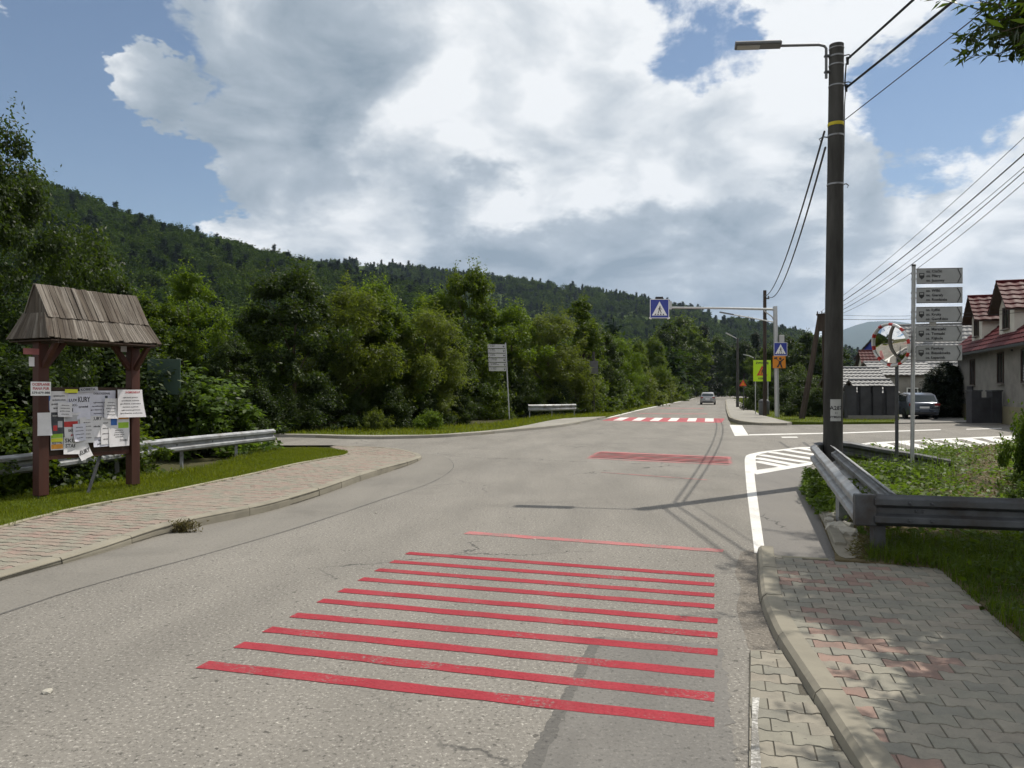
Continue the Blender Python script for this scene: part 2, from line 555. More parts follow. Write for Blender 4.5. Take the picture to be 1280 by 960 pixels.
GREYS = [(0.0, (0.231, 0.212, 0.172)), (0.18, (0.207, 0.197, 0.161)), (0.36, (0.251, 0.230, 0.186)), (0.54, (0.196, 0.188, 0.157)), (0.72, (0.220, 0.209, 0.169)), (0.88, (0.240, 0.214, 0.173))]
paver('paver_grey', GREYS)
paver('paver_red', [(0.0, (0.234, 0.156, 0.128)), (0.4, (0.211, 0.139, 0.114)), (0.75, (0.247, 0.168, 0.136))])
paver('paver_mixed', [(0.0, (0.243, 0.212, 0.172)), (0.14, (0.251, 0.203, 0.165)), (0.3, (0.216, 0.206, 0.164)), (0.42, (0.255, 0.197, 0.162)), (0.56, (0.243, 0.218, 0.176)),
                      (0.7, (0.255, 0.186, 0.154)), (0.8, (0.225, 0.212, 0.169)), (0.92, (0.251, 0.207, 0.167))])


def ground_mat(name, a, b, c3, sc=1.0, bump=0.6):
    def fn(g, p, out):
        pos = g.geo()
        n = g.noise(pos, 0.7 * sc, 7, 0.65); f = g.noise(pos, 22 * sc, 4, 0.7)
        c = g.ramp(n * 0.6 + f * 0.4, [(0.3, a), (0.5, b), (0.7, c3)])
        setp(g, p, c, 0.95, 0, g.bump(f, bump, 0.03), 0.1)
    return mat(name, fn)


ground_mat('soil', (0.035, 0.034, 0.018), (0.06, 0.06, 0.028), (0.085, 0.075, 0.042))
ground_mat('turf', (0.04, 0.058, 0.007), (0.065, 0.088, 0.010), (0.10, 0.10, 0.022))
ground_mat('meadow', (0.022, 0.04, 0.008), (0.036, 0.058, 0.012), (0.055, 0.072, 0.02), 0.05, 0.0)
ground_mat('litter', (0.06, 0.05, 0.025), (0.11, 0.09, 0.05), (0.17, 0.14, 0.085))
ground_mat('rubble', (0.16, 0.145, 0.115), (0.25, 0.23, 0.185), (0.36, 0.33, 0.27), 2.0)
ground_mat('joint_sand', (0.075, 0.07, 0.058), (0.11, 0.102, 0.084), (0.15, 0.138, 0.112), 3.0)


def hill_mat(name, dark, lit):
    def fn(g, p, out):
        pos = g.geo()
        n = g.noise(pos, 0.012, 6, 0.6); f = g.noise(pos, 0.12, 5, 0.7)
        c = g.ramp(n * 0.45 + f * 0.55, [(0.36, dark), (0.62, lit)])
        setp(g, p, c, 0.95, 0, g.bump(f, 1.0, 8.0), 0.05)
    return mat(name, fn)


hill_mat('hill_floor', (0.014, 0.022, 0.008), (0.03, 0.045, 0.013))
hill_mat('mountain_wood', (0.02, 0.034, 0.016), (0.042, 0.06, 0.026))

worn('concrete_kerb', (0.225, 0.208, 0.165), 0.9, 0, 0.16, 2.5, 0.35, 0.25, (0.12, 0.11, 0.09), 0.35)
worn('concrete_edging', (0.26, 0.24, 0.175), 0.9, 0, 0.18, 3, 0.35, 0.25, (0.1, 0.1, 0.06), 0.4)
worn('concrete_pole', (0.062, 0.06, 0.056), 0.9, 0, 0.45, 4.0, 0.6, 0.2, (0.032, 0.03, 0.028), 0.6, True)
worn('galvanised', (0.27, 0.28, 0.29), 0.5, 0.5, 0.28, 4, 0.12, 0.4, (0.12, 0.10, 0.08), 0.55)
worn('galvanised_dark', (0.08, 0.085, 0.092), 0.55, 0.35, 0.35, 3.5, 0.12, 0.35, (0.05, 0.04, 0.034), 0.6)  # darker copy of galvanised; shade on the barrier rails is put into its colour
worn('pole_steel', (0.42, 0.43, 0.43), 0.42, 0.5, 0.12, 8, 0, 0.5)
worn('dark_steel', (0.06, 0.062, 0.066), 0.45, 0.3, 0.2, 8, 0, 0.5)
worn('sign_back_grey', (0.40, 0.41, 0.42), 0.5, 0.1, 0.08, 4, 0, 0.4, (0.2, 0.2, 0.2), 0.2)
worn('sign_face_pale', (0.42, 0.42, 0.41), 0.5, 0.0, 0.08, 4, 0, 0.4, (0.25, 0.24, 0.22), 0.2)
worn('ink', (0.035, 0.035, 0.04), 0.6, 0, 0.1, 10, 0, 0.3)
worn('ink_red', (0.42, 0.03, 0.05), 0.6, 0, 0.1, 10, 0, 0.3)
worn('sign_blue', (0.018, 0.035, 0.27), 0.35, 0, 0.1, 3, 0, 0.5)
worn('sign_white', (0.75, 0.75, 0.75), 0.4, 0, 0.05, 3, 0, 0.5)
worn('sign_lime', (0.50, 0.76, 0.02), 0.4, 0, 0.05, 3, 0, 0.4)
worn('sign_orange', (0.62, 0.22, 0.015), 0.4, 0, 0.08, 3, 0, 0.4)
worn('sign_red', (0.55, 0.04, 0.03), 0.4, 0, 0.08, 3, 0, 0.4)
worn('sign_green_back', (0.032, 0.058, 0.042), 0.6, 0, 0.12, 3, 0, 0.3)
worn('black_plastic', (0.025, 0.025, 0.027), 0.5, 0, 0.2, 8, 0, 0.4)
worn('lamp_grey', (0.13, 0.135, 0.14), 0.5, 0.2, 0.15, 8, 0, 0.4)
worn('cable_black', (0.022, 0.022, 0.024), 0.6, 0, 0.2, 8, 0, 0.3)
worn('band_yellow', (0.55, 0.45, 0.03), 0.6, 0, 0.15, 8, 0, 0.3)
worn('wood_pole', (0.055, 0.043, 0.035), 0.9, 0, 0.35, 4, 0.4, 0.15, (0.03, 0.025, 0.02), 0.5, True)
worn('post_red_brown', (0.055, 0.019, 0.013), 0.6, 0, 0.3, 5, 0.35, 0.3, (0.06, 0.03, 0.02), 0.5, True)
worn('board_dark', (0.05, 0.032, 0.024), 0.7, 0, 0.3, 6, 0.3, 0.2, (0.02, 0.015, 0.012), 0.4)
worn('paper_white', (0.62, 0.61, 0.63), 0.8, 0, 0.07, 7, 0.2, 0.2, (0.45, 0.43, 0.38), 0.2)
worn('paper_lilac', (0.58, 0.58, 0.66), 0.8, 0, 0.08, 7, 0.2, 0.2)
worn('paper_grey', (0.42, 0.42, 0.45), 0.8, 0, 0.15, 7, 0.2, 0.2)
worn('paper_dark', (0.07, 0.075, 0.085), 0.7, 0, 0.4, 9, 0.2, 0.2)
worn('paper_blue', (0.05, 0.14, 0.42), 0.7, 0, 0.2, 9, 0.2, 0.2)
worn('paper_green', (0.28, 0.46, 0.05), 0.7, 0, 0.2, 9, 0.2, 0.2)
worn('paper_orange', (0.62, 0.28, 0.05), 0.7, 0, 0.2, 9, 0.2, 0.2)
worn('paper_red', (0.45, 0.05, 0.05), 0.7, 0, 0.2, 9, 0.2, 0.2)
worn('paper_pink', (0.30, 0.12, 0.12), 0.7, 0, 0.2, 9, 0.2, 0.2)
worn('paper_yellow', (0.6, 0.6, 0.06), 0.7, 0, 0.1, 9, 0.2, 0.2)
worn('plaster_grey', (0.21, 0.20, 0.18), 0.9, 0, 0.2, 1.2, 0.3, 0.15, (0.12, 0.11, 0.1), 0.4)
worn('plaster_cream', (0.55, 0.53, 0.47), 0.9, 0, 0.1, 1.2, 0.2, 0.15)
worn('plaster_olive', (0.22, 0.2, 0.13), 0.9, 0, 0.15, 1.2, 0.2, 0.15)
worn('masonry_dark', (0.05, 0.05, 0.055), 0.85, 0, 0.25, 2, 0.4, 0.2)
worn('roof_red', (0.065, 0.008, 0.010), 0.6, 0, 0.25, 2, 0.1, 0.12)
worn('roof_maroon', (0.07, 0.016, 0.016), 0.7, 0, 0.2, 2, 0.1, 0.2)
worn('roof_grey', (0.20, 0.20, 0.20), 0.65, 0.0, 0.15, 2, 0.1, 0.4)
worn('timber_dark', (0.05, 0.035, 0.027), 0.7, 0, 0.3, 4, 0.2, 0.3)
worn('frame_white', (0.6, 0.6, 0.58), 0.5, 0, 0.06, 4, 0, 0.4)
worn('bark', (0.075, 0.06, 0.045), 0.95, 0, 0.4, 7, 0.7, 0.1, (0.04, 0.04, 0.03), 0.5)
worn('tyre', (0.02, 0.02, 0.021), 0.8, 0, 0.2, 8, 0.2, 0.2)
worn('rim_alloy', (0.4, 0.4, 0.41), 0.35, 0.7, 0.1, 8, 0, 0.5)
worn('tail_red', (0.20, 0.012, 0.012), 0.2, 0, 0.15, 8, 0, 0.6)
worn('tail_clear', (0.6, 0.58, 0.56), 0.2, 0, 0.1, 8, 0, 0.6)
worn('bin_grey', (0.09, 0.093, 0.096), 0.6, 0.1, 0.2, 5, 0.1, 0.3)
worn('stone_pale', (0.38, 0.36, 0.31), 0.95, 0, 0.2, 5, 0.5, 0.2, (0.16, 0.14, 0.1), 0.3)


def carpaint(name, col, metal):
    def fn(g, p, out):
        d = g.noise(g.coord(), 3.0, 5)
        c = g.ramp(d, [(0.3, tuple(x * 0.9 for x in col)), (0.7, col)])
        setp(g, p, c, d * 0.15 + 0.22, metal, None, 0.5)
        p.inputs['Coat Weight'].default_value = 0.6; p.inputs['Coat Roughness'].default_value = 0.08
    return mat(name, fn)


carpaint('car_silver', (0.10, 0.115, 0.145), 0.5)
carpaint('car_grey', (0.27, 0.27, 0.275), 0.3)
carpaint('car_white', (0.66, 0.66, 0.66), 0.1)


def glass(name, col, rough=0.05):
    def fn(g, p, out): 
        n = g.noise(g.coord(), 1.5, 3)
        setp(g, p, g.ramp(n, [(0.3, tuple(c * 0.7 for c in col)), (0.7, col)]), rough, 0, None, 0.8)
    return mat(name, fn)


glass('window_glass', (0.03, 0.033, 0.036))
glass('car_glass', (0.045, 0.055, 0.055))


def mirror_fn(g, p, out):
    n = g.noise(g.coord(), 5, 4)
    setp(g, p, g.ramp(n, [(0.3, (0.80, 0.80, 0.79)), (0.7, (0.88, 0.88, 0.87))]), 0.03, 1.0)


mat('mirror_glass', mirror_fn)


def planks_fn(g, p, out):
    """silvered shingle board: grain along local z, each board its own tone"""
    pos = g.coord(); r = g.rand()
    sh = g.new('ShaderNodeCombineXYZ'); g.lk(r * 37.0, sh.inputs[0]); g.lk(r * 11.0, sh.inputs[2])
    v = g.new('ShaderNodeVectorMath', operation='ADD'); g.lk(pos, v.inputs[0]); g.lk(sh.outputs[0], v.inputs[1])
    gr = g.noise(g.mapping(v.outputs[0], scale=(22, 22, 1.2)), 1.5, 6, 0.65)
    blot = g.noise(v.outputs[0], 3.2, 5, 0.6)
    base = g.ramp(r, [(0.0, (0.07, 0.056, 0.043)), (0.25, (0.17, 0.15, 0.127)), (0.5, (0.095, 0.076, 0.058)), (0.75, (0.20, 0.178, 0.152)), (1.0, (0.26, 0.235, 0.205))])
    c = g.mix(gr.ss(0.38, 0.66), g.mix(0.75, base, (0.045, 0.036, 0.03)), base)
    c = g.mix(blot.ss(0.56, 0.72) * 0.7, c, (0.075, 0.05, 0.038))
    setp(g, p, c, 0.9, 0, g.bump(gr, 0.6, 0.01), 0.15)


mat('shingle', planks_fn)


def leaf(name, stops, trans=(0.16, 0.26, 0.03), t=0.38, rough=0.5, spec=0.2, rw=0.22, cs=0.55):
    """leaf blade: tone per leaf ('tint') and per plant, light shining through"""
    def fn(g, p, out):
        a = S(g.nt, g.attr('tint').outputs['Fac']); r = g.rand()
        cl = g.noise(g.geo(), cs, 3)
        c = g.ramp(a * 0.55 + r * rw + cl * 0.5 - 0.03 - rw * 0.5, stops)
        setp(g, p, c, rough, 0, None, spec)
        tr = g.new('ShaderNodeBsdfTranslucent')
        g.lk(g.mix(0.6, c, trans), tr.inputs[0])
        mx = g.new('ShaderNodeMixShader'); mx.inputs[0].default_value = t
        g.lk(p.outputs[0], mx.inputs[1]); g.lk(tr.outputs[0], mx.inputs[2]); g.lk(mx.outputs[0], out.inputs[0])
    return mat(name, fn)


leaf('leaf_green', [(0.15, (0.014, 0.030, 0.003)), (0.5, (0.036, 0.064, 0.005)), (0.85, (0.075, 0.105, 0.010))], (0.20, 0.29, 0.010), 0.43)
leaf('leaf_willow', [(0.15, (0.024, 0.036, 0.006)), (0.5, (0.055, 0.074, 0.012)), (0.85, (0.105, 0.13, 0.026))], (0.26, 0.34, 0.018), 0.44)
leaf('leaf_bright', [(0.15, (0.024, 0.048, 0.004)), (0.5, (0.054, 0.092, 0.007)), (0.85, (0.10, 0.145, 0.013))], (0.25, 0.38, 0.013), 0.46)
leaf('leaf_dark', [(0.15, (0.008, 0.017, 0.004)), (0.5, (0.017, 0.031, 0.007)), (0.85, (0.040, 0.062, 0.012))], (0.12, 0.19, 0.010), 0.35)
leaf('leaf_thuja', [(0.15, (0.005, 0.010, 0.004)), (0.5, (0.010, 0.018, 0.006)), (0.85, (0.02, 0.032, 0.011))], (0.02, 0.04, 0.008), 0.2)
leaf('leaf_weed', [(0.1, (0.02, 0.038, 0.005)), (0.5, (0.055, 0.095, 0.010)), (0.9, (0.12, 0.175, 0.022))], (0.18, 0.29, 0.02), 0.42)
leaf('leaf_dry', [(0.1, (0.04, 0.032, 0.012)), (0.45, (0.105, 0.085, 0.034)), (0.75, (0.10, 0.10, 0.022)), (0.95, (0.17, 0.145, 0.07))], (0.17, 0.15, 0.04), 0.3)
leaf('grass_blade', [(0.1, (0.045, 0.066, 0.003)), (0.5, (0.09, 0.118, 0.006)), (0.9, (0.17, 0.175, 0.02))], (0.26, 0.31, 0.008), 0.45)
leaf('far_leaf', [(0.05, (0.007, 0.018, 0.003)), (0.4, (0.017, 0.036, 0.005)), (0.65, (0.036, 0.062, 0.008)), (0.95, (0.085, 0.118, 0.016))], (0.08, 0.14, 0.010), 0.28, 0.7, 0.05, 0.6, 0.014)
leaf('far_needle', [(0.1, (0.004, 0.011, 0.005)), (0.5, (0.009, 0.020, 0.008)), (0.95, (0.019, 0.035, 0.013))], (0.02, 0.05, 0.01), 0.15, 0.7, 0.08)

# ------------------------------------------------------------------ ground, road, kerbs, pavements
Z_VERGE = 0.11
tag(MB().add([(-16000, -16000, -0.06), (16000, -16000, -0.06), (16000, 16000, -0.06), (-16000, 16000, -0.06)], [(0, 1, 2, 3)]).build('ground', M['soil']), kind='structure')

# pixel lines along the ground
KERB_L = [(-420, 848), (-200, 785), (0, 727), (120, 694), (222, 664), (330, 641), (400, 620), (455, 600), (500, 585.5), (520, 578), (527, 573), (522, 569.5), (505, 565), (480, 562), (445, 560.5), (418, 560)]
kerb_l = smooth_line([G(x, y) for x, y in KERB_L], 0.2)
INNER_L = [(-420, 750), (-200, 702), (0, 658), (41, 648.5), (130, 631), (203, 617.5), (260, 605.5), (320, 592.5), (395, 575.5), (425, 568.5), (434, 566), (434, 563.5), (420, 561.5)]
inner_l = smooth_line([G(x, y, Z_VERGE) for x, y in INNER_L], 0.2)
PATH_OUT = [(60, 546), (345, 546.5), (440, 548.7), (495, 548.7), (570, 546), (640, 540), (700, 534), (735, 527.5), (757, 522.5)]
PATH_IN = [(60, 541.5), (345, 542.0), (440, 543.6), (507, 543.6), (557, 542.2), (640, 534.6), (700, 523.6), (748, 520.8), (757, 520.4)]
path_out = smooth_line([G(x, y) for x, y in PATH_OUT], 0.6)
path_in = smooth_line([G(x, y, 0.10) for x, y in PATH_IN], 0.6)
EDGE_FAR_L = [(757, 522.4), (800, 511.6), (830, 505.4), (850, 501.4), (862, 498.9), (869, 497.1), (875, 495.7)]
edge_far_l = [G(x, y) for x, y in EDGE_FAR_L]

road_poly = [Vector((-14, -25, 0))]
road_poly += [p + V * -0.12 for p in kerb_l[:-8:4]]
road_poly += [G(418, 556.5), G(200, 557), G(-60, 557), G(-60, 543.5)]
road_poly += [p + Vector((0, 0.12, 0)) for p in path_out[2::3]]
road_poly += edge_far_l + [G(884, 494.9), G(905, 494.8), G(935, 495.4), G(960, 496.5), G(925, 497.8), G(907, 501), G(908, 514), G(910, 524), G(914, 530.8), G(950, 531.4), G(1030, 530.8), G(1280, 528.2), G(1700, 524.5)]
road_poly += [Vector((60, 14, 0)), Vector((60, -25, 0))]
road = MB().sheet(road_poly, 0.0).build('road', M['asphalt_main'])
tag(road, kind='structure')


def road_sheet(name, pts, z, m):
    """a flush layer or painted mark, part of the road"""
    return MB().sheet([(p[0], p[1], z * 0.45) for p in pts]).build(name, m, road)


# smoother strip of newer asphalt along the left kerb, its edge wandering
seam_px = [(-420, 905), (-200, 838), (0, 768), (130, 727), (260, 692), (380, 657), (470, 627), (530, 607), (556, 594), (567, 583), (560, 573), (540, 568)]
seam = smooth_line([G(x, y) for x, y in seam_px], 0.3)
strip = [p + V * -0.1 for p in kerb_l[0:len(kerb_l) - 14:3]]
rng = random.Random(4)
road_sheet('gutter_strip', strip + [p + V * rng.uniform(-.02, .02) for p in seam[::-1]], 0.004, M['asphalt_gutter'])
w_ = [0.006 + rng.random() * 0.012 for _ in seam]
road_sheet('asphalt_joint', [p + V * -w for p, w in zip(seam, w_)] + [p + V * w for p, w in list(zip(seam, w_))[::-1]], 0.007, M['asphalt_darkest'])
# darker asphalt area on the near lane, with a still darker band on its left
pa, pb, pc, pd = G(748, 796), G(902, 806), G(925, 990), G(640, 990)
def ragged(pts, amp, step, seed):
    """closed outline with a uneven edge"""
    rr = random.Random(seed); out = []
    for a, b in zip(pts, pts[1:] + pts[:1]):
        n = max(1, int((b - a).length / step))
        out += [a.lerp(b, i / n) + Vector((rr.gauss(0, amp), rr.gauss(0, amp), 0)) for i in range(n)]
    return out


road_sheet('dark_asphalt_area', ragged([pa, pb, pc, pd], 0.010, 0.05, 3), 0.004, M['asphalt_darker'])
road_sheet('dark_asphalt_band', ragged([G(741, 797), G(756, 795), G(712, 880), G(676, 962), G(664, 1000), G(632, 1000), G(652, 962), G(698, 880)], 0.006, 0.04, 5), 0.0055, M['asphalt_darkest'])
# asphalt apron beside the white line and the worn grit along the kerb
road_sheet('apron', [G(957, 691), G(944, 600), G(943, 592), G(1010, 582), G(1012, 617), G(1020, 640), G(1046, 697), G(971, 699), G(968, 693)], 0.004, M['asphalt_apron'])
gp = [(926, 690), (944, 690), (949, 740), (954, 765), (972, 812), (940, 815), (930, 790), (921, 760), (926, 735), (919, 715)]
road_sheet('worn_grit', smooth_line([G(x, y) for x, y in gp] + [G(*gp[0])], 0.07), 0.004, M['grit'])
for q in ([(972, 552), (976, 552), (988, 560), (984, 560)], [(1002, 553), (1006, 552.5), (1018, 561), (1013, 561)]):
    road_sheet('asphalt_joint', [G(*p) for p in q], 0.0045, M['asphalt_darkest'])

# painted marks ---------------------------------------------------------------
STRIPES = [((253, 831), (893, 903)), ((299, 806), (893, 872)), ((334, 787), (893, 843)), ((367, 769), (897, 816)), ((400, 751), (897, 794.5)),
           ((426, 738), (897, 777)), ((451, 724), (893, 758.5)), ((471, 712.5), (893, 744.5)), ((490, 702), (893, 731)), ((509, 691.5), (893, 720))]


def band(a, b, w, z, name, m, jag=0.006, seed=0):
    """a painted stripe between two points, its edges slightly uneven"""
    rr = random.Random(seed); a, b = Vector(a), Vector(b); d = (b - a).normalized(); n = Vector((-d.y, d.x, 0)); L = (b - a).length
    k = max(2, int(L / 0.15)); top, bot = [], []
    for i in range(k + 1):
        p = a + d * (L * i / k)
        top.append(p + n * (w / 2 + rr.uniform(-jag, jag))); bot.append(p - n * (w / 2 + rr.uniform(-jag, jag)))
    vv = top + bot
    mb = MB().add([(p.x, p.y, z * 0.45) for p in vv], [(i, i + 1, k + 2 + i, k + 1 + i) for i in range(k)])
    return mb.build(name, m, road)


for i, (a, b) in enumerate(STRIPES):
    band(G(*a), G(*b), 0.122, 0.008, 'red_stripe', M['paint_red'], 0.006, i)
band(G(583, 666), G(904, 689), 0.16, 0.008, 'red_stripe', M['paint_pink'], 0.014, 20)
band(G(752, 590.5), G(884, 600), 0.10, 0.008, 'red_stripe', M['paint_pink_faded'], 0.01, 21)
for i in range(6):
    t = (i + 0.5) / 6
    a = G(734, 573).lerp(G(749, 564.5), t); b = G(914, 581.5).lerp(G(912, 571.5), t)
    band(a, b, 0.50, 0.008, 'red_stripe', M['paint_pink' if i not in (0, 3) else 'paint_pink_faded'], 0.02, 30 + i)
road_sheet('crossing_field', [G(752, 525.9), G(768, 521.6), G(906, 523.2), G(902, 528.4)], 0.007, M['paint_crossing_red'])
for i, (bx, sh) in enumerate(zip((766, 789.4, 811.8, 834.3, 858.4, 881), (10, 8.5, 7, 5, 2.6, 0.6))):
    yb, yt = 525.6 + i * 0.28, 521.9 + i * 0.2
    road_sheet('crossing_bar', [G(bx, yb), G(bx + 11.2, yb + .1), G(bx + 10.4 + sh, yt + .1), G(bx + sh, yt)], 0.011, M['paint_white'])
road_sheet('edge_line', [G(758, 522.2), G(800, 511.7), G(830, 505.5), G(850, 501.5), G(862, 499), G(869, 497.2), G(870.5, 497.3), G(864, 499.1), G(852, 501.6), G(833, 505.6), G(804, 511.8), G(763, 522)], 0.006, M['paint_white'])
for (a, b, c, d) in (((795, 517.5), (800, 516.4), (885, 516.8), (884, 518)), ((822, 510.6), (826, 509.8), (880, 510), (879.5, 510.9))):
    road_sheet('red_stripe', [G(*a), G(*b), G(*c), G(*d)], 0.007, M['paint_pink_faded'])

WL = M['paint_white']
road_sheet('edge_line', [G(943.2, 691.5), G(956.5, 691.5), G(950.5, 650), G(944.2, 604), G(942.8, 590.5), G(931.6, 590.5), G(933.4, 612), G(938, 650)], 0.008, WL)
# hatched island by the pole: border, broad nose, bars
outer = smooth_line([G(x, y) for x, y in ((931.4, 590), (931.6, 571.5), (940, 567), (957, 564), (981, 561.4), (1000, 559.1), (1024, 558.6))], 0.3)
inner = smooth_line([G(x, y) for x, y in ((946.5, 590), (944.5, 572.5), (948, 568.6), (960, 565.6), (982, 562.9), (1001, 560.8), (1024, 560.2))], 0.3)
mb = MB(); n_ = min(len(outer), len(inner))
oo = [outer[int(i * (len(outer) - 1) / 24)] for i in range(25)]; ii = [inner[int(i * (len(inner) - 1) / 24)] for i in range(25)]
mb.add([(p.x, p.y, 0.0036) for p in oo + ii], [(i, i + 1, 26 + i, 25 + i) for i in range(24)]).build('hatch_border', WL, road)
road_sheet('hatch_border', [G(936, 589.3), G(946, 593.2), G(990, 585.5), G(1023, 579.4), G(1022, 576.6), G(985, 582.2), G(946, 587.6)], 0.0095, WL)
for (a, b) in (((944, 576.4), (982, 583.8)), ((944, 572.2), (996, 581.4)), ((949, 568.4), (1010, 578.2)), ((964, 565.2), (1024, 575)), ((981, 562.4), (1026, 569.6)), ((999, 560.2), (1026, 564.6))):
    band(G(*a), G(*b), 0.30, 0.0065, 'hatch_bar', WL, 0.01, int(a[0]))
# give-way line, block and dashes across the side road
road_sheet('block_mark', [G(912, 531.2), G(927.5, 531.6), G(936, 544.6), G(918.5, 545)], 0.006, WL)
for pts in ([(936, 544.3), (936, 542.9), (1054, 540.6), (1176, 536.6), (1176, 537.6), (1054, 541.8)], [(1208, 536.2), (1252, 535), (1252, 535.9), (1208, 537)],
            [(976, 546), (996, 545.9), (998, 547.1), (978, 547.3)], [(1282, 534.4), (1330, 533.4), (1330, 534.2), (1282, 535.2)]):
    road_sheet('lane_line', [G(*p) for p in pts], 0.006, WL)
for pts in ([(1060, 557.2), (1085, 553.4), (1180, 548.2), (1290, 543.6), (1290, 545), (1180, 550), (1088, 555.2), (1060, 559)], [(1100, 570.5), (1150, 565), (1194, 560.2), (1290, 549), (1290, 551.2), (1194, 562.4), (1150, 567.6), (1100, 573.5)]):
    road_sheet('hatch_border', [G(*p) for p in pts], 0.008, WL)
for (a, b) in (((1073, 555.6), (1108, 571)), ((1098, 553.8), (1140, 567)), ((1125, 552.2), (1172, 563.6)), ((1152, 550.4), (1197, 560.4)), ((1178, 549.2), (1218, 558.2)), ((1206, 548), (1238, 555.8)), ((1232, 546.8), (1256, 553.6)), ((1257, 545.6), (1274, 551.6))):
    band(G(*a), G(*b), 0.42, 0.0065, 'hatch_bar', WL, 0.01, int(a[0]))
road_sheet('edge_line', [G(940.5, 876), G(949.5, 876), G(947, 905), G(953, 985), G(938, 985)], 0.042, M['paint_white_worn'])

# behaton blocks ----------------------------------------------------------------
PL, PP = 0.182, 0.131          # block length and row pitch
PA, PB = PP * 0.58, PP * 0.42  # half width at the ends and in the waist


def block_outline(g_=0.0013):
    L, a, b = PL / 2 - g_, PA - g_, PB - g_
    k1, k2 = PL * 0.335 , PL * 0.165
    q = [(-L, -a), (-k1, -a), (-k2, -b), (k2, -b), (k1, -a), (L, -a)]
    return q + [(-x, -y) for x, y in q]


def block_mesh(name, m, v=0):
    rr = random.Random(v); q = block_outline(); n = len(q); c = 0.003
    top = [(x * (1 - c / (PL / 2)), y * (1 - c / PA), 0.0) for x, y in q]
    low = [(x, y, -0.009) for x, y in q]
    me = bpy.data.meshes.new(name)
    me.from_pydata(top + low, [], [tuple(range(n))] + [(i, n + i, n + (i + 1) % n, (i + 1) % n) for i in range(n)])
    bm = bmesh.new(); bm.from_mesh(me); bmesh.ops.recalc_face_normals(bm, faces=bm.faces); bm.to_mesh(me); bm.free()
    me.materials.append(m)
    return me


def clip_block(p, rz, planes):
    """outline of a block sawn along straight edges; None when no edge touches it"""
    if not planes: return None
    if callable(planes): planes = planes(p)
    cr, sr = math.cos(rz), math.sin(rz)
    q = [Vector((p.x + x * cr - y * sr, p.y + x * sr + y * cr, 0)) for x, y in block_outline()]; hit = False
    for o, n in planes:
        o = Vector((o.x, o.y, 0)); d = [(a - o).dot(n) for a in q]
        if all(v >= 0 for v in d): continue
        hit = True; out = []
        for i in range(len(q)):
            a, b, da, db = q[i], q[(i + 1) % len(q)], d[i], d[(i + 1) % len(q)]
            if da >= 0: out.append(a)
            if (da >= 0) != (db >= 0): out.append(a.lerp(b, da / (da - db)))
        q = out
        if len(q) < 3: return []
    return q if hit else None


def lay_blocks(parent, origin, along, across, poly, z_of, colour, seed, near_first=300, planes=()):
    """rows of blocks over a polygon: the ones that show largest are objects, the rest one joined part"""
    rr = random.Random(seed)
    I, J = np.meshgrid(np.arange(-160, 160), np.arange(-260, 260))
    A = (I + 0.5 * (J % 2)) * PL; B = J * PP
    X = origin.x + across.x * A + along.x * B; Y = origin.y + across.y * A + along.y * B
    ok = inside_np(poly, X, Y)
    spots = [(Vector((x, y, 0)), int(i), int(j)) for x, y, i, j in zip(X[ok], Y[ok], I[ok], J[ok])]
    def shows(s):
        p = s[0]
        if p.y < 0.6: return 9e9
        u, v_ = CX + F * p.x / p.y, CY + F * (EYE - 0.08) / p.y
        vis = -30 < u < 1310 and v_ < 990
        return (0 if vis else 1e6) + p.length
    spots.sort(key=shows)
    rz = math.atan2(across.y, across.x)
    shared = {k: [block_mesh('paver', M[k], v) for v in range(1)] for k in {colour(s, random.Random(1)) for s in spots} | set(colour.all)}
    q = block_outline(); n = len(q); c = 0.003
    rest = {k: ([], [], []) for k in colour.all}
    for idx, s in enumerate(spots):
        p, i, j = s; k = colour(s, rr); z = z_of(p) + rr.uniform(-.0028, .0028)
        tx, ty = rr.uniform(-.010, .010), rr.uniform(-.010, .010)
        cutq = clip_block(p, rz, planes)
        if cutq is not None:                       # a block sawn to the edge
            if len(cutq) < 3: continue
            if idx >= near_first:
                vv, ff, tt = rest[k]; o = len(vv); m_ = len(cutq); vv += [(w_.x, w_.y, z) for w_ in cutq]; tt += [rr.random()] * m_; ff.append(tuple(range(o, o + m_))); continue
            m_ = len(cutq); cen = sum(cutq, Vector((0, 0, 0))) / m_
            me = bpy.data.meshes.new('paver')
            me.from_pydata([tuple(cen + (w_ - cen) * 0.95 - p) for w_ in cutq] + [tuple(w_ - p + Vector((0, 0, -.009))) for w_ in cutq], [], [tuple(range(m_))] + [(a, m_ + a, m_ + (a + 1) % m_, (a + 1) % m_) for a in range(m_)])
            me.materials.append(M[k]); link('paver', me, None, parent, (p.x, p.y, z)); continue
        if idx < near_first:
            o = link('paver', shared[k][0], None, parent)
            o.location = (p.x, p.y, z); o.rotation_euler = (tx, ty, rz + rr.uniform(-.008, .008))
        else:
            vv, ff, tt = rest[k]; o = len(vv); cr, sr = math.cos(rz), math.sin(rz); t = rr.random()
            for ring, (zz, kx, ky) in enumerate(((0.0, 1 - c / (PL / 2), 1 - c / PA), (-0.009, 1, 1))):
                for x, y in q:
                    x2, y2 = x * kx, y * ky
                    vv.append((p.x + x2 * cr - y2 * sr, p.y + x2 * sr + y2 * cr, z + zz + tx * y2 - ty * x2)); tt.append(t)
            ff.append(tuple(range(o, o + n))); ff += [(o + a, o + n + a, o + n + (a + 1) % n, o + (a + 1) % n) for a in range(n)]
    for k, (vv, ff, tt) in rest.items():
        if not vv: continue
        me = bpy.data.meshes.new('paver_field'); me.from_pydata(vv, [], ff)
        a = me.attributes.new('tint', 'FLOAT', 'POINT'); a.data.foreach_set('value', tt)
        me.materials.append(M[k])
        tag(link('paver_field', me, None, parent), kind='stuff')
    return len(spots)


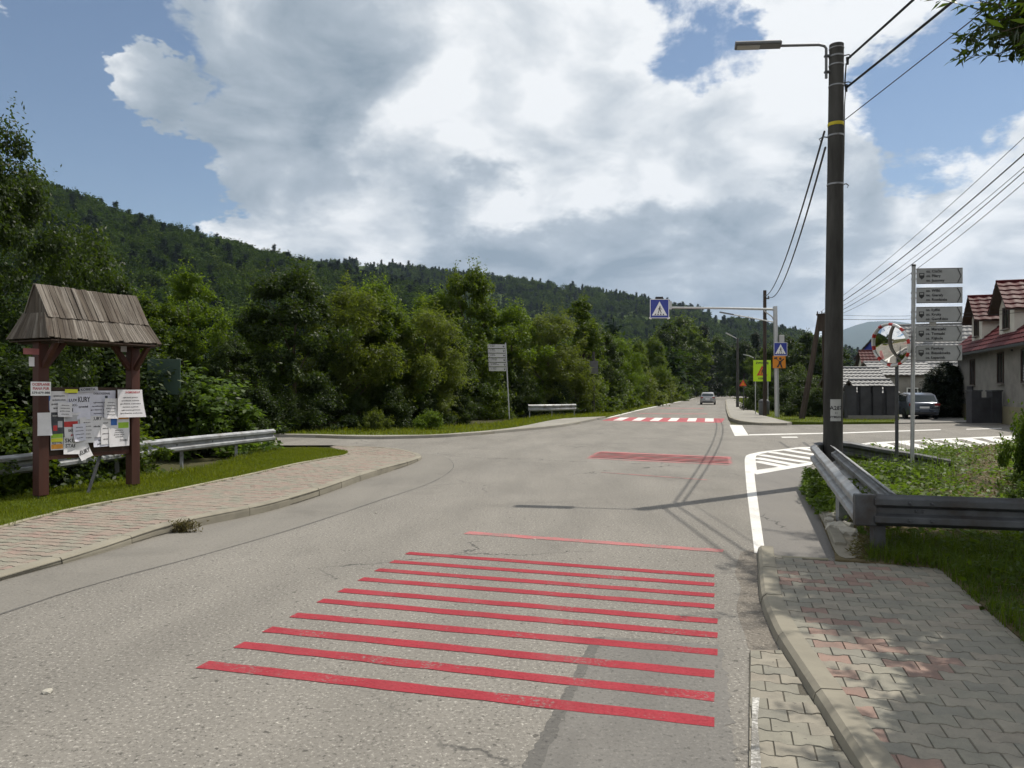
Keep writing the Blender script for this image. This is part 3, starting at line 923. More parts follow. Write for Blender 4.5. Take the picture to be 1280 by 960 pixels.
def kerb_line(parent, line, z_of, width, side, m, stone=1.0, name='kerb_stone', depth=0.25, nose=0.02, seed=0, proud=0.0):
    """kerb stones laid end to end; side = +1 puts the stone on the left of the line"""
    rr = random.Random(seed); L = [0.0]
    for a, b in zip(line, line[1:]): L.append(L[-1] + (b - a).length)
    def pt(s):
        s = min(max(s, 0), L[-1] - 1e-6)
        for i in range(len(L) - 1):
            if L[i + 1] >= s:
                t = (s - L[i]) / max(1e-9, L[i + 1] - L[i]); p = line[i].lerp(line[i + 1], t)
                i0, i1 = max(0, i - 1), min(len(line) - 1, i + 2)
                d = (line[i1] - line[i0]); d.z = 0; return p, d.normalized()
    s = 0.0
    while s < L[-1] - 0.1:
        e = min(s + stone, L[-1]); k = 5; mb = MB(); gap = 0.006; dz = rr.uniform(-.004, .004); dn = rr.uniform(-.006, .006)
        for i in range(k + 1):
            p, d = pt(s + gap + (e - s - 2 * gap) * i / k); n = Vector((-d.y, d.x, 0)) * side
            z = z_of(p) + proud + dz
            prof = [(0.0 + dn, z - depth), (0.004 + dn, z - nose * 1.6), (nose * 0.35 + dn, z - nose * 0.55), (nose + dn, z), (width - .006, z), (width, z - 0.006), (width, z - depth)]
            mb.v += [(p.x + n.x * a, p.y + n.y * a, b) for a, b in prof]
        q = 7
        mb.f += [(i * q + j, i * q + j + 1, (i + 1) * q + j + 1, (i + 1) * q + j) for i in range(k) for j in range(q - 1)] + [tuple(range(q)), tuple(range(k * q, k * q + q))[::-1]]
        mb.build(name, m, parent)
        s = e


# left pavement -------------------------------------------------------------------
def z_left(p):
    """the kerb is dropped near the camera and climbs to full height by the notice board"""
    t = min(1, max(0, (p.dot(U) - 5.0) / 3.6)); t = t * t * (3 - 2 * t)
    t2 = min(1, max(0, (p.dot(U) - 14.5) / 3.0))
    return (0.045 + 0.075 * t) * (1 - 0.45 * t2)


walk_l_poly = kerb_l + inner_l[::-1]
bed = MB()
bed.sheet([(p.x, p.y, 0.018) for p in kerb_l[::2] + inner_l[::-2]])
pave_l = tag(bed.build('pavement_left', M['joint_sand']), kind='structure')


def perp(line, i):
    d = line[min(i + 1, len(line) - 1)] - line[max(i - 1, 0)]; d.z = 0; d.normalize()
    return Vector((-d.y, d.x, 0))


def left_saw(p):
    i = min(range(len(kerb_l)), key=lambda k: (kerb_l[k].x - p.x) ** 2 + (kerb_l[k].y - p.y) ** 2); n = perp(kerb_l, i)
    if (Vector((kerb_l[i].x, kerb_l[i].y, 0)) - Vector((p.x, p.y, 0))).length > 0.4: return ()
    return [(kerb_l[i] + n * 0.14, n)]


class MixedL:
    all = ('paver_mixed',)
    def __call__(s, spot, rr): return 'paver_mixed'


# bed that follows the slope, just under the blocks
bl = MB(); ka = [kerb_l[int(i * (len(kerb_l) - 1) / 70)] for i in range(71)]; ia = [inner_l[int(i * (len(inner_l) - 1) / 70)] for i in range(71)]
bl.add([(p.x, p.y, z_left(p) - 0.015) for p in ka] + [(p.x, p.y, z_left(p) - 0.015) for p in ia], [(i, i + 1, 72 + i, 71 + i) for i in range(70)])
bl.build('sand_bed', M['joint_sand'], pave_l)
lay_blocks(pave_l, G(60, 680), U, V, [p + perp(kerb_l, i) * 0.06 for i, p in enumerate(kerb_l)] + inner_l[::-1], lambda p: z_left(p), MixedL(), 3, planes=lambda p: left_saw(p))
kerb_line(pave_l, kerb_l, z_left, 0.15, 1, M['concrete_kerb'], 1.0, seed=2, proud=0.006, nose=0.03)
kerb_line(pave_l, inner_l, lambda p: z_left(p) + 0.02, 0.07, 1, M['concrete_edging'], 1.0, 'edging_stone', 0.3, 0.012, 5)

# verge behind it
verge_back = [G(430, 562.5, Z_VERGE), G(415, 560.2, Z_VERGE), G(345, 560, Z_VERGE), G(338, 563, Z_VERGE), G(290, 578, Z_VERGE), G(240, 591, Z_VERGE), G(166, 602, Z_VERGE), G(75, 614, Z_VERGE), G(0, 628, Z_VERGE), G(-420, 700, Z_VERGE)]
vl_poly = [p for p in inner_l[:-3]] + verge_back
tag(MB().prism([(p.x, p.y) for p in [q + Vector((-0.03, 0.02, 0)) for q in inner_l[:-3:2]] + verge_back], -0.1, Z_VERGE - 0.012).build('verge_left', M['turf']), kind='structure')

# footpath beyond the side road, with its own kerb and verge
fp = tag(MB().prism([(p.x, p.y) for p in path_out + path_in[::-1]], -0.1, 0.10).build('footpath_left', M['path_asphalt']), kind='structure')
kerb_line(fp, path_out, lambda p: 0.105, 0.15, 1, M['concrete_kerb'], 1.0, seed=8)
vf_poly = [Vector((p.x, p.y, 0)) for p in path_in] + [G(757, 522.4), G(800, 511.8), G(830, 505.6), G(850, 501.6), G(862, 499.1)] + [G(852, 499.0), G(820, 503.8), G(780, 512), G(740, 518), G(690, 520.4), G(600, 533), G(500, 539.5), G(345, 538.5), G(60, 538)]
tag(MB().prism([(p.x, p.y) for p in vf_poly], -0.1, 0.085).build('verge_far_left', M['turf']), kind='structure')

# right pavement ------------------------------------------------------------------
Z_R = 0.075
KR_OUT = [(945.5, 691.5), (947, 717), (951, 757), (963, 790), (974, 812), (1021.6, 889.6), (1064, 960), (1110, 1035), (1190, 1150)]
kerb_r = smooth_line([G(x, y) for x, y in KR_OUT], 0.12)
walk_r = [p + Vector((0.092, 0.02, 0)) for p in kerb_r] + [Vector((2.2, 0.3, 0)), Vector((6.5, 1.0, 0)), G(1520, 985, Z_R), G(1292, 801, Z_R), G(1186, 708, Z_R), G(1044, 700, Z_R), G(968, 695.5, Z_R)]
pave_r = tag(MB().prism([(p.x, p.y) for p in walk_r], -0.1, Z_R - 0.008).build('pavement_right', M['joint_sand']), kind='structure')
org_r = G(1083, 866, Z_R) - V * (PL * 0.5)


class RightCols:
    all = ('paver_grey', 'paver_red')
    def __call__(s, spot, rr):
        p, i, j = spot
        x = rr.random()
        if j % 2 == 0 and i == 0 and j < 14: return 'paver_red'
        d = (p - G(1125, 820, Z_R)).length
        if d < 0.32 and x < 0.5: return 'paver_red'
        d = (p - G(1060, 722, Z_R)).length
        if d < 0.6 and x < 0.33: return 'paver_red'
        return 'paver_red' if x < 0.045 else 'paver_grey'




def beside(line, off, side, more=()):
    """saw line along a curved kerb: the tangent at its nearest point, moved off sideways"""
    def fn(p):
        i = min(range(len(line)), key=lambda k: (line[k] - p).length_squared); n = perp(line, i) * side
        return [(line[i] + n * off, n)] + list(more)
    return fn


lay_blocks(pave_r, org_r, U, V, [p + Vector((-.06, 0, 0)) for p in kerb_r] + walk_r[len(kerb_r):], lambda p: Z_R, RightCols(), 11, planes=beside(kerb_r, 0.15, 1))
kerb_line(pave_r, kerb_r, lambda p: Z_R, 0.165, 1, M['concrete_kerb'], 0.98, seed=6, proud=0.007, nose=0.045)
kerb_line(pave_r, [G(968, 695.5, Z_R), G(1044, 699.8, Z_R)], lambda p: Z_R, 0.06, 1, M['concrete_edging'], 0.5, 'edging_stone', 0.2, 0.008, 3, 0.004)

# block strip at road level in front of the kerb
gut_poly = [G(937, 816), G(978, 814), G(1026, 890), G(1072, 962), G(1120, 1040), G(1000, 1100), G(935, 1040)]
gut = MB().sheet([(p.x, p.y, 0.008) for p in gut_poly]).build('gutter_bed', M['joint_sand'], road)
gutter = tag(MB().sheet([(p.x, p.y, 0.0092) for p in gut_poly]).build('block_gutter', M['joint_sand']), kind='structure')


class GutCols:
    all = ('paver_grey',)
    def __call__(s, spot, rr): return 'paver_grey'


ga, gb_, gc = G(938, 815.5), G(936, 990), G(972, 815.5)
left_n = Vector((-(gb_ - ga).y, (gb_ - ga).x, 0)).normalized(); top_n = Vector(((gc - ga).y, -(gc - ga).x, 0)).normalized()
cut = [G(915, 805), G(980, 805), G(1030, 888), G(1076, 960), G(1124, 1038), G(1000, 1100), G(915, 1040)]
lay_blocks(gutter, G(955, 850), U, V, cut, lambda p: 0.0155, GutCols(), 21, planes=beside(kerb_r, -0.004, -1, [(ga, left_n), (ga, top_n)]))

# island of weeds behind the crash barrier
isl_px = [(1014, 617), (1018, 600), (1030, 588), (1060, 580), (1110, 574), (1194, 564), (1290, 554), (1420, 548)]
kr2 = [G(1043, 692), G(1032, 665), G(1022, 640), G(1013.5, 617.5), G(1013, 606)]
isl_poly = kr2 + [G(x, y) for x, y in isl_px[1:]] + [Vector((22, 14, 0)), Vector((14, 2, 0)), Vector((6.6, 1.0, 0)), G(1500, 985, Z_R), G(1280, 803, Z_R), G(1173, 710, Z_R), G(1044, 700.6, Z_R)]
island = tag(MB().prism([(p.x, p.y) for p in isl_poly], -0.1, 0.085).build('planted_island', M['litter']), kind='structure')
kerb_line(island, smooth_line(kr2, 0.2), lambda p: 0.12, 0.12, -1, M['concrete_kerb'], 1.0, seed=9, nose=0.015)
rp = [G(1030, 655, .09), G(1024, 640, .09), G(1035, 632, .09), G(1062, 655, .09), G(1078, 690, .09), G(1048, 694, .09)]
MB().sheet([(p.x, p.y, 0.09) for p in smooth_line(rp + [rp[0]], 0.1)]).build('rubble_patch', M['rubble'], island)

# far pavement on the right, its lawn and the yards behind
sw = [(906.5, 500.5), (907.5, 512), (910, 521), (913, 524.8), (927, 529.2), (951, 531.6), (984, 531.8), (990, 530.6), (984, 529.6), (952, 521), (931.7, 509), (921, 500), (915, 498.2)]
fr = tag(MB().prism([(G(x, y).x, G(x, y).y) for x, y in sw], -0.1, 0.12).build('footpath_right', M['path_asphalt']), kind='structure')
kerb_line(fr, smooth_line([G(x, y) for x, y in sw[:7]], 0.5), lambda p: 0.125, 0.15, 1, M['concrete_kerb'], 1.0, seed=12)
lawn_poly = [G(x, y) for x, y in ((915, 498.2), (921, 500), (931.7, 509), (952, 521), (984, 529.6), (1030, 530.4), (1118, 529.8), (1124, 526), (1124, 519), (1070, 514), (1040, 505), (1000, 500.5), (950, 498.5))]
tag(MB().prism([(p.x, p.y) for p in lawn_poly], -0.1, 0.10).build('lawn_right', M['turf']), kind='structure')
tag(MB().prism([(p.x, p.y) for p in (G(1118, 529.8), G(1124, 526), G(1124, 517), G(1150, 512), G(1205, 513), G(1205, 526), G(1230, 528.6))], -0.1, 0.05).build('driveway', M['gravel_drive']), kind='structure')
lawn2_poly = [G(x, y) for x, y in ((1205, 526), (1230, 528.6), (1290, 527.8), (1420, 526), (1420, 515), (1290, 517), (1205, 521))]
tag(MB().prism([(p.x, p.y) for p in lawn2_poly], -0.1, 0.08).build('lawn_house', M['turf']), kind='structure')

# ------------------------------------------------------------------ leaves, trees, grass
def leaf_quads(P, N, D, ln, wd, rs, fold=0.25):
    """leaves at P with blade normal N and growth direction D -> vertices and quads (base, side, tip, side)"""
    n = len(P)
    D = D - N * np.sum(D * N, 1, keepdims=True)
    D /= np.linalg.norm(D, axis=1, keepdims=True) + 1e-9
    W = np.cross(N, D)
    ln = ln * rs.uniform(0.65, 1.3, (n, 1)); wd = wd * rs.uniform(0.7, 1.25, (n, 1))
    b = P; t = P + D * ln - N * ln * 0.12
    mid = P + D * ln * 0.45 + N * (wd * fold)
    v = np.stack([b, mid + W * wd / 2 - N * wd * fold, t, mid - W * wd / 2 - N * wd * fold], 1).reshape(-1, 3)
    f = np.arange(n * 4).reshape(-1, 4)
    return v, f


def unit(a): return a / (np.linalg.norm(a, axis=1, keepdims=True) + 1e-9)


def crown(seed, H, Rw, base, clumps, per, ln, wd, shape='round', droop=0.2, sprigs=60, lean=(0, 0), clump_r=0.2, fill=0.5):
    """clumps of leaves spread through a crown volume; H height, Rw radius, base = height of the lowest leaves"""
    rs = np.random.RandomState(seed)
    t = rs.uniform(0, 1, clumps) ** 0.9
    if shape == 'round': prof = np.sqrt(np.clip(1 - (2 * t - 0.86) ** 2 / 1.32, 0.03, 1))
    elif shape == 'tall': prof = np.clip(np.sin(np.pi * (0.14 + 0.82 * t)), 0.08, 1) ** 0.8
    elif shape == 'cone': prof = np.clip(1.0 - t, 0.015, 1)
    else: prof = np.clip(1 - t ** 3, 0.15, 1)                      # bush: broad to the ground
    ang = rs.uniform(0, 2 * np.pi, clumps); lob = 1 + 0.30 * np.sin(ang * 3 + seed) + 0.24 * np.sin(ang * 5 + 2 * seed)
    rad = prof * Rw * lob * (fill + (1 - fill) * np.sqrt(rs.uniform(0, 1, clumps)))
    if shape in ('round', 'tall', 'bush'):                           # bays between the boughs
        bay = np.sin(ang * 2 + seed * 1.7 + t * 6.0) * np.sin(t * 9.0 + seed * 2.3 + ang)
        rad = rad * np.where(bay > 0.55, 0.45, 1.0) * (1 + 0.16 * np.sin(t * 14 + ang * 2))
    C = np.stack([np.cos(ang) * rad + lean[0] * t * H, np.sin(ang) * rad + lean[1] * t * H, base + (H - base) * t * 0.94], 1)
    rc = clump_r * Rw * rs.uniform(0.4, 1.5, clumps)
    k = rs.randint(0, clumps, clumps * per)
    d = unit(rs.normal(0, 1, (len(k), 3)))
    u = rs.uniform(0, 1, (len(k), 1)) ** 0.45
    P = C[k] + d * u * rc[k][:, None] * np.array([1.15, 1.15, 0.8])
    # sprigs: thin shoots past the outline, leaves set along them
    if sprigs:
        top = np.argsort(-(C[:, 2] / H + rad / Rw * 0.8 + rs.uniform(0, .5, clumps)))[:max(4, sprigs)]
        sp = rs.choice(top, sprigs)
        sd = unit(unit(C[sp] - np.array([0, 0, H * 0.45])) + rs.normal(0, .35, (sprigs, 3)) + np.array([0, 0, .8]))
        m = 16; tt = np.linspace(0.2, 1, m)
        Ls = clump_r * Rw * rs.uniform(1.2, 3.0, sprigs)
        SP = (C[sp][:, None] + sd[:, None] * (tt[None, :, None] * Ls[:, None, None])).reshape(-1, 3)
        SP = SP + rs.normal(0, ln * 0.45, SP.shape)
        P = np.concatenate([P, SP]); d = np.concatenate([d, np.repeat(sd, m, 0)])
    keep = P[:, 2] > 0.03
    P, d = P[keep], d[keep]
    N = unit(d * 0.55 + rs.normal(0, 0.55, P.shape) + np.array([0, 0, 0.65]))
    D = unit(d + rs.normal(0, 0.6, P.shape) + np.array([0, 0, -droop]))
    v, f = leaf_quads(P, N, D, ln, wd, rs)
    cl = np.clip(rs.normal(0.5, 0.2, len(P)), 0, 1)
    return v, f, np.repeat(cl, 4), C


def limbs(seed, H, base_r, C, n=9, n_trunk=1, start=0.12):
    """tapered trunk with boughs that run to some of the clumps"""
    rr = random.Random(seed); mb = MB()
    top = Vector((C[:, 0].mean(), C[:, 1].mean(), H * 0.78))
    pts = [Vector((0, 0, -0.1))]
    for i in range(1, 7):
        t = i / 6
        pts.append(Vector((top.x * t + rr.uniform(-.04, .04) * H * t * (1 - t) * 3, top.y * t + rr.uniform(-.04, .04) * H * t * (1 - t) * 3, top.z * t)))
    mb.tube(pts, [base_r * 1.25, base_r * 0.9, base_r * .75, base_r * .6, base_r * .42, base_r * .25, base_r * .1], 7)
    for i in range(n):
        c = Vector(C[rr.randrange(len(C))]); t = min(0.85, max(start, (c.z / H) * rr.uniform(0.35, 0.7)))
        k = t / 0.78 * 6; a = pts[min(5, int(k))].lerp(pts[min(6, int(k) + 1)], k - int(k)) if k < 6 else pts[6]
        mid = a.lerp(c, 0.5) + Vector((0, 0, 0.05 * H * rr.uniform(-.3, 1)))
        r0 = base_r * (1 - t) * 0.55
        mb.tube([a, mid, c], [r0, r0 * .6, r0 * .15], 5)
    return mb


TREES = {}


def tree_kind(key, seed, H, Rw, base, clumps, per, ln, wd, leafm, shape='round', **kw):
    v, f, t, C = crown(seed, H, Rw, base, clumps, per, ln, wd, shape, **kw)
    TREES[key] = (H, fast_mesh('crown', v, f, t, M[leafm]), None, C)
    wood = limbs(seed, H, H * 0.017 + 0.02, C)
    me = wood.mesh('trunk'); me.materials.append(M['bark'])
    for p in me.polygons: p.use_smooth = True
    TREES[key] = (H, TREES[key][1], me)


def plant_tree(key, name, label, cat, loc, h, rz, group=None, wide=1.0, leafm=None):
    H, cm, tm = TREES[key]; k = h / H
    t = thing(name, label, cat, loc, rz, group)
    t.scale = (k * wide, k * wide, k)
    c = link('crown', cm, None, t)
    if leafm:
        c.material_slots[0].link = 'OBJECT'; c.material_slots[0].material = M[leafm]
    if tm: link('trunk', tm, None, t)
    return t


tree_kind('alder', 1, 8.0, 2.3, 0.3, 120, 260, 0.17, 0.10, 'leaf_green', 'round', sprigs=130, clump_r=0.19)
tree_kind('willow', 2, 7.0, 2.4, 0.2, 125, 280, 0.19, 0.055, 'leaf_willow', 'round', sprigs=170, droop=0.5, clump_r=0.19)
tree_kind('locust', 3, 8.0, 2.0, 0.5, 100, 240, 0.15, 0.085, 'leaf_bright', 'tall', sprigs=140, clump_r=0.19)
tree_kind('spire', 4, 8.0, 1.3, 0.3, 85, 220, 0.16, 0.09, 'leaf_green', 'tall', sprigs=80, clump_r=0.26)
tree_kind('thicket', 5, 3.2, 2.0, 0.0, 85, 230, 0.15, 0.09, 'leaf_green', 'bush', sprigs=110, clump_r=0.22)
tree_kind('osier', 6, 4.0, 1.8, 0.0, 85, 240, 0.17, 0.05, 'leaf_willow', 'bush', sprigs=160, clump_r=0.22)
tree_kind('big_oak', 7, 9.5, 3.6, 0.4, 240, 270, 0.14, 0.085, 'leaf_green', 'round', sprigs=240, clump_r=0.15)
tree_kind('wood', 8, 16.0, 4.2, 1.0, 130, 170, 0.42, 0.27, 'leaf_dark', 'round', sprigs=80)
tree_kind('spruce', 9, 17.0, 3.2, 0.5, 150, 110, 0.42, 0.14, 'leaf_thuja', 'cone', sprigs=40, droop=0.8, clump_r=0.2)
tree_kind('thuja', 10, 4.2, 1.0, 0.0, 110, 190, 0.12, 0.05, 'leaf_thuja', 'bush', sprigs=30, clump_r=0.3)
tree_kind('hazel', 11, 1.6, 1.3, 0.0, 90, 160, 0.12, 0.09, 'leaf_bright', 'bush', sprigs=70, clump_r=0.2)

# trees along the river bank, left to right as one walks along the guard rail
#  kind, px, depth, top row of the photograph, width, label, leaf
BANK = [
    ('big_oak', -32, 17.5, 138, 0.66, 'tall leafy tree overhanging the guard rail behind the notice board', 'leaf_dark'),
    ('thicket', 10, 13.6, 455, 1.0, 'dark shrub behind the left post of the notice board', 'leaf_dark'),
    ('alder', 110, 26, 300, 0.8, 'dark green tree showing above the ridge of the notice board roof', 'leaf_dark'),
    ('locust', 238, 30, 336, 0.85, 'pale green slender tree standing behind the green panel', 'leaf_bright'),
    ('thicket', 150, 19.5, 430, 1.0, 'dark bushy shrub seen through the notice board frame', 'leaf_dark'),
    ('alder', 182, 28, 372, 0.9, 'medium green tree just right of the notice board roof', 'leaf_green'),
    ('locust', 318, 32, 378, 0.9, 'light green tree with feathery shoots over the thicket by the side road', 'leaf_bright'),
    ('alder', 372, 31.5, 338, 0.9, 'dark tree with the broad uneven crown at the bend of the side road', 'leaf_dark'),
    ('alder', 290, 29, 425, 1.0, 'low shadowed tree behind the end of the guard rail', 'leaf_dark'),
    ('willow', 432, 34, 362, 1.0, 'greyish willow above the dark thicket beside the footpath', 'leaf_willow'),
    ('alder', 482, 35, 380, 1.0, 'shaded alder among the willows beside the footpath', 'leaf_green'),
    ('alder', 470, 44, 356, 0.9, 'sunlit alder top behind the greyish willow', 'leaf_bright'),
    ('alder', 592, 47, 338, 0.78, 'tallest alder of the thicket, behind the footpath name signs', 'leaf_green'),
    ('willow', 532, 36.5, 388, 1.05, 'yellowish willow in front of the tallest alder', 'leaf_willow'),
    ('locust', 540, 46, 362, 1.0, 'feathery light tree between the yellowish willow and the tallest alder', 'leaf_bright'),
    ('alder', 562, 39, 405, 0.95, 'rounded dark alder left of the footpath name signs', 'leaf_dark'),
    ('alder', 642, 50, 384, 1.0, 'round green tree right above the footpath name signs', 'leaf_bright'),
    ('willow', 688, 52, 394, 1.05, 'loose willow behind the short length of crash barrier', 'leaf_willow'),
    ('spire', 727, 56, 373, 1.0, 'narrow spire-shaped tree beyond the short crash barrier', 'leaf_green'),
    ('alder', 750, 60, 412, 0.9, 'rounded tree past the crossing with glossy dark leaves', 'leaf_dark'),
    ('willow', 774, 70, 424, 0.9, 'bright bushy tree overhanging the far verge', 'leaf_bright'),
    ('alder', 797, 82, 428, 0.85, 'middle tree of the row along the far verge', 'leaf_green'),
    ('alder', 815, 98, 424, 0.85, 'last tree of the row along the far verge', 'leaf_green'),
]
for i, (k, px, d, top, wide, lab, lm) in enumerate(BANK):
    h = EYE + (CY - top) * d / F
    plant_tree(k, {'thicket': 'shrub', 'willow': 'willow_tree', 'big_oak': 'broadleaf_tree', 'spire': 'spire_tree'}.get(k, 'bank_tree'), lab, 'shrub' if k == 'thicket' else 'tree', gx(px, d, -0.05), h * 1.03, i * 1.37, 'trees on the river bank', wide, lm)

SHRUBS = [('thicket', 325, 28.5, 486), ('osier', 362, 30, 490), ('thicket', 402, 31, 484), ('osier', 446, 32.5, 492), ('thicket', 490, 33.5, 486), ('thicket', 535, 35, 490),
          ('osier', 572, 38, 482), ('thicket', 608, 46.5, 470), ('osier', 652, 49, 462), ('thicket', 690, 51, 474), ('osier', 720, 53, 460), ('thicket', 738, 56, 466),
          ('thicket', 757, 62, 458), ('osier', 780, 72, 460), ('thicket', 802, 84, 464), ('thicket', 822, 102, 464), ('thicket', 838, 122, 472), ('thicket', 850, 146, 478)]
SH_LAB = {'thicket': {'leaf_dark': 'near-black broad-leaved shrub in the dense row under the roadside trees', 'leaf_green': 'mid-green broad-leaved shrub in the dense row under the roadside trees', 'leaf_willow': 'greyish broad-leaved shrub in the dense row under the roadside trees'},
          'osier': {'leaf_dark': 'dark narrow-leaved osier in the row under the roadside trees', 'leaf_green': 'fresh green narrow-leaved osier in the row under the roadside trees', 'leaf_willow': 'grey-green narrow-leaved osier in the row under the roadside trees'}}
for i, (k, px, d, top) in enumerate(SHRUBS):
    lm = 'leaf_dark' if i < 7 else ('leaf_dark', 'leaf_green', 'leaf_willow')[(i * 5 + i // 3) % 3]  # front shrubs take dark leaves: shade under the crowns put into their colour
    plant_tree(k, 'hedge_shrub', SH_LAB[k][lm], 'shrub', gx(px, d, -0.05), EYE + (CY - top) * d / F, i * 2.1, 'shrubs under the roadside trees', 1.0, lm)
plant_tree('hazel', 'hazel_bush', 'broad bright green bush spilling over the guard rail beside the notice board', 'bush', gx(236, 20.4, 0.0), 1.85, 0.6, None, 1.3, 'leaf_weed')
plant_tree('hazel', 'bramble_bush', 'small dark bush under the guard rail behind the notice board', 'bush', gx(120, 15.2, -0.1), 1.15, 2.6, None, 1.2, 'leaf_green')
plant_tree('hazel', 'nettle_bush', 'leafy low bush by the left end of the guard rail', 'bush', gx(8, 12.6, -0.1), 1.3, 4.0, None, 1.0, 'leaf_green')
plant_tree('hazel', 'verge_bush', 'small yellow-green bush on the grass beyond the side road', 'bush', gx(536, 31.5, 0), 0.75, 1.0, 'small plants along the footpath', 1.0, 'leaf_bright')
plant_tree('hazel', 'verge_bush', 'pale little bush on the grass facing the bend of the side road', 'bush', gx(470, 30.5, 0), 0.8, 3.0, 'small plants along the footpath', 0.8, 'leaf_willow')

# wood where the road bends away, and behind the yards on the right
WOOD = [('wood', 838, 150, 402), ('wood', 862, 170, 412), ('spruce', 880, 190, 402), ('wood', 898, 205, 420), ('wood', 852, 235, 396), ('spruce', 915, 240, 428), ('wood', 932, 150, 426),
        ('wood', 958, 120, 434), ('spruce', 944, 165, 412), ('wood', 985, 110, 420), ('spruce', 975, 150, 414), ('wood', 1008, 105, 415), ('wood', 1030, 125, 424), ('spruce', 1052, 150, 440),
        ('wood', 1072, 160, 452), ('wood', 905, 260, 440), ('wood', 875, 250, 435), ('wood', 925, 230, 440), ('wood', 970, 95, 462), ('wood', 1000, 88, 455), ('wood', 940, 100, 470), ('spruce', 1110, 170, 452)]
for i, (k, px, d, top) in enumerate(WOOD):
    plant_tree(k, 'spruce_tree' if k == 'spruce' else 'wood_tree', 'dark spruce of the wood closing the road' if k == 'spruce' else 'dark broadleaf tree of the wood closing the road', 'tree',
               gx(px, d, -0.05), EYE + (CY - top) * d / F, i * 1.9, 'spruces of the far wood' if k == 'spruce' else 'broadleaf trees of the far wood', 1.0, ('leaf_dark', 'leaf_green', 'leaf_dark')[i % 3] if k == 'wood' else None)
for i in range(9):
    d = 190 + 9 * i
    plant_tree('thicket', 'wood_edge_shrub', 'dark shrub of the wood edge at the bend of the road', 'shrub', gx(862 + i * 11, 262 - abs(i - 4) * 5, -0.05), 6.5 + (i * 7 % 3), i * 1.3, 'shrubs closing the road', 1.6, 'leaf_dark')

# garden planting on the right
for i, (px, d, top, w) in enumerate(((1170, 46.5, 458, 1.35), (1181, 47.5, 450, 1.4), (1192, 46.8, 456, 1.3))):
    plant_tree('thuja', 'thuja', 'dark dense thuja between the parked bluish car and the house', 'conifer', gx(px, d, 0), EYE + (CY - top) * d / F, i * 2.0, 'thujas beside the house', w)
for i, (px, d, top) in enumerate(((965, 62, 474), (985, 60, 476), (1005, 58, 478), (1000, 47.5, 494), (1022, 46.5, 496), (1036, 46, 492))):
    plant_tree('thicket', 'garden_shrub', 'dark clipped shrub behind the bright lawn' if i < 3 else 'small dark shrub round the foot of the twin-legged pole', 'shrub', gx(px, d, 0), EYE + (CY - top) * d / F + 0.3, i * 1.1,
               'shrubs behind the lawn' if i < 3 else 'shrubs at the twin-legged pole', 1.0, 'leaf_dark')
plant_tree('hazel', 'climbing_bush', 'leafy green shrub at the roadside edge of the weedy island', 'shrub', gx(1300, 12.6, 0.08), 1.35, 1.0, None, 0.42, 'leaf_weed')
plant_tree('hazel', 'dock_plant', 'broad-leaved bright weed just behind the long crash barrier rail', 'weed', gx(1290, 9.6, 0.08), 0.42, 2.0, None, 0.9, 'leaf_weed')

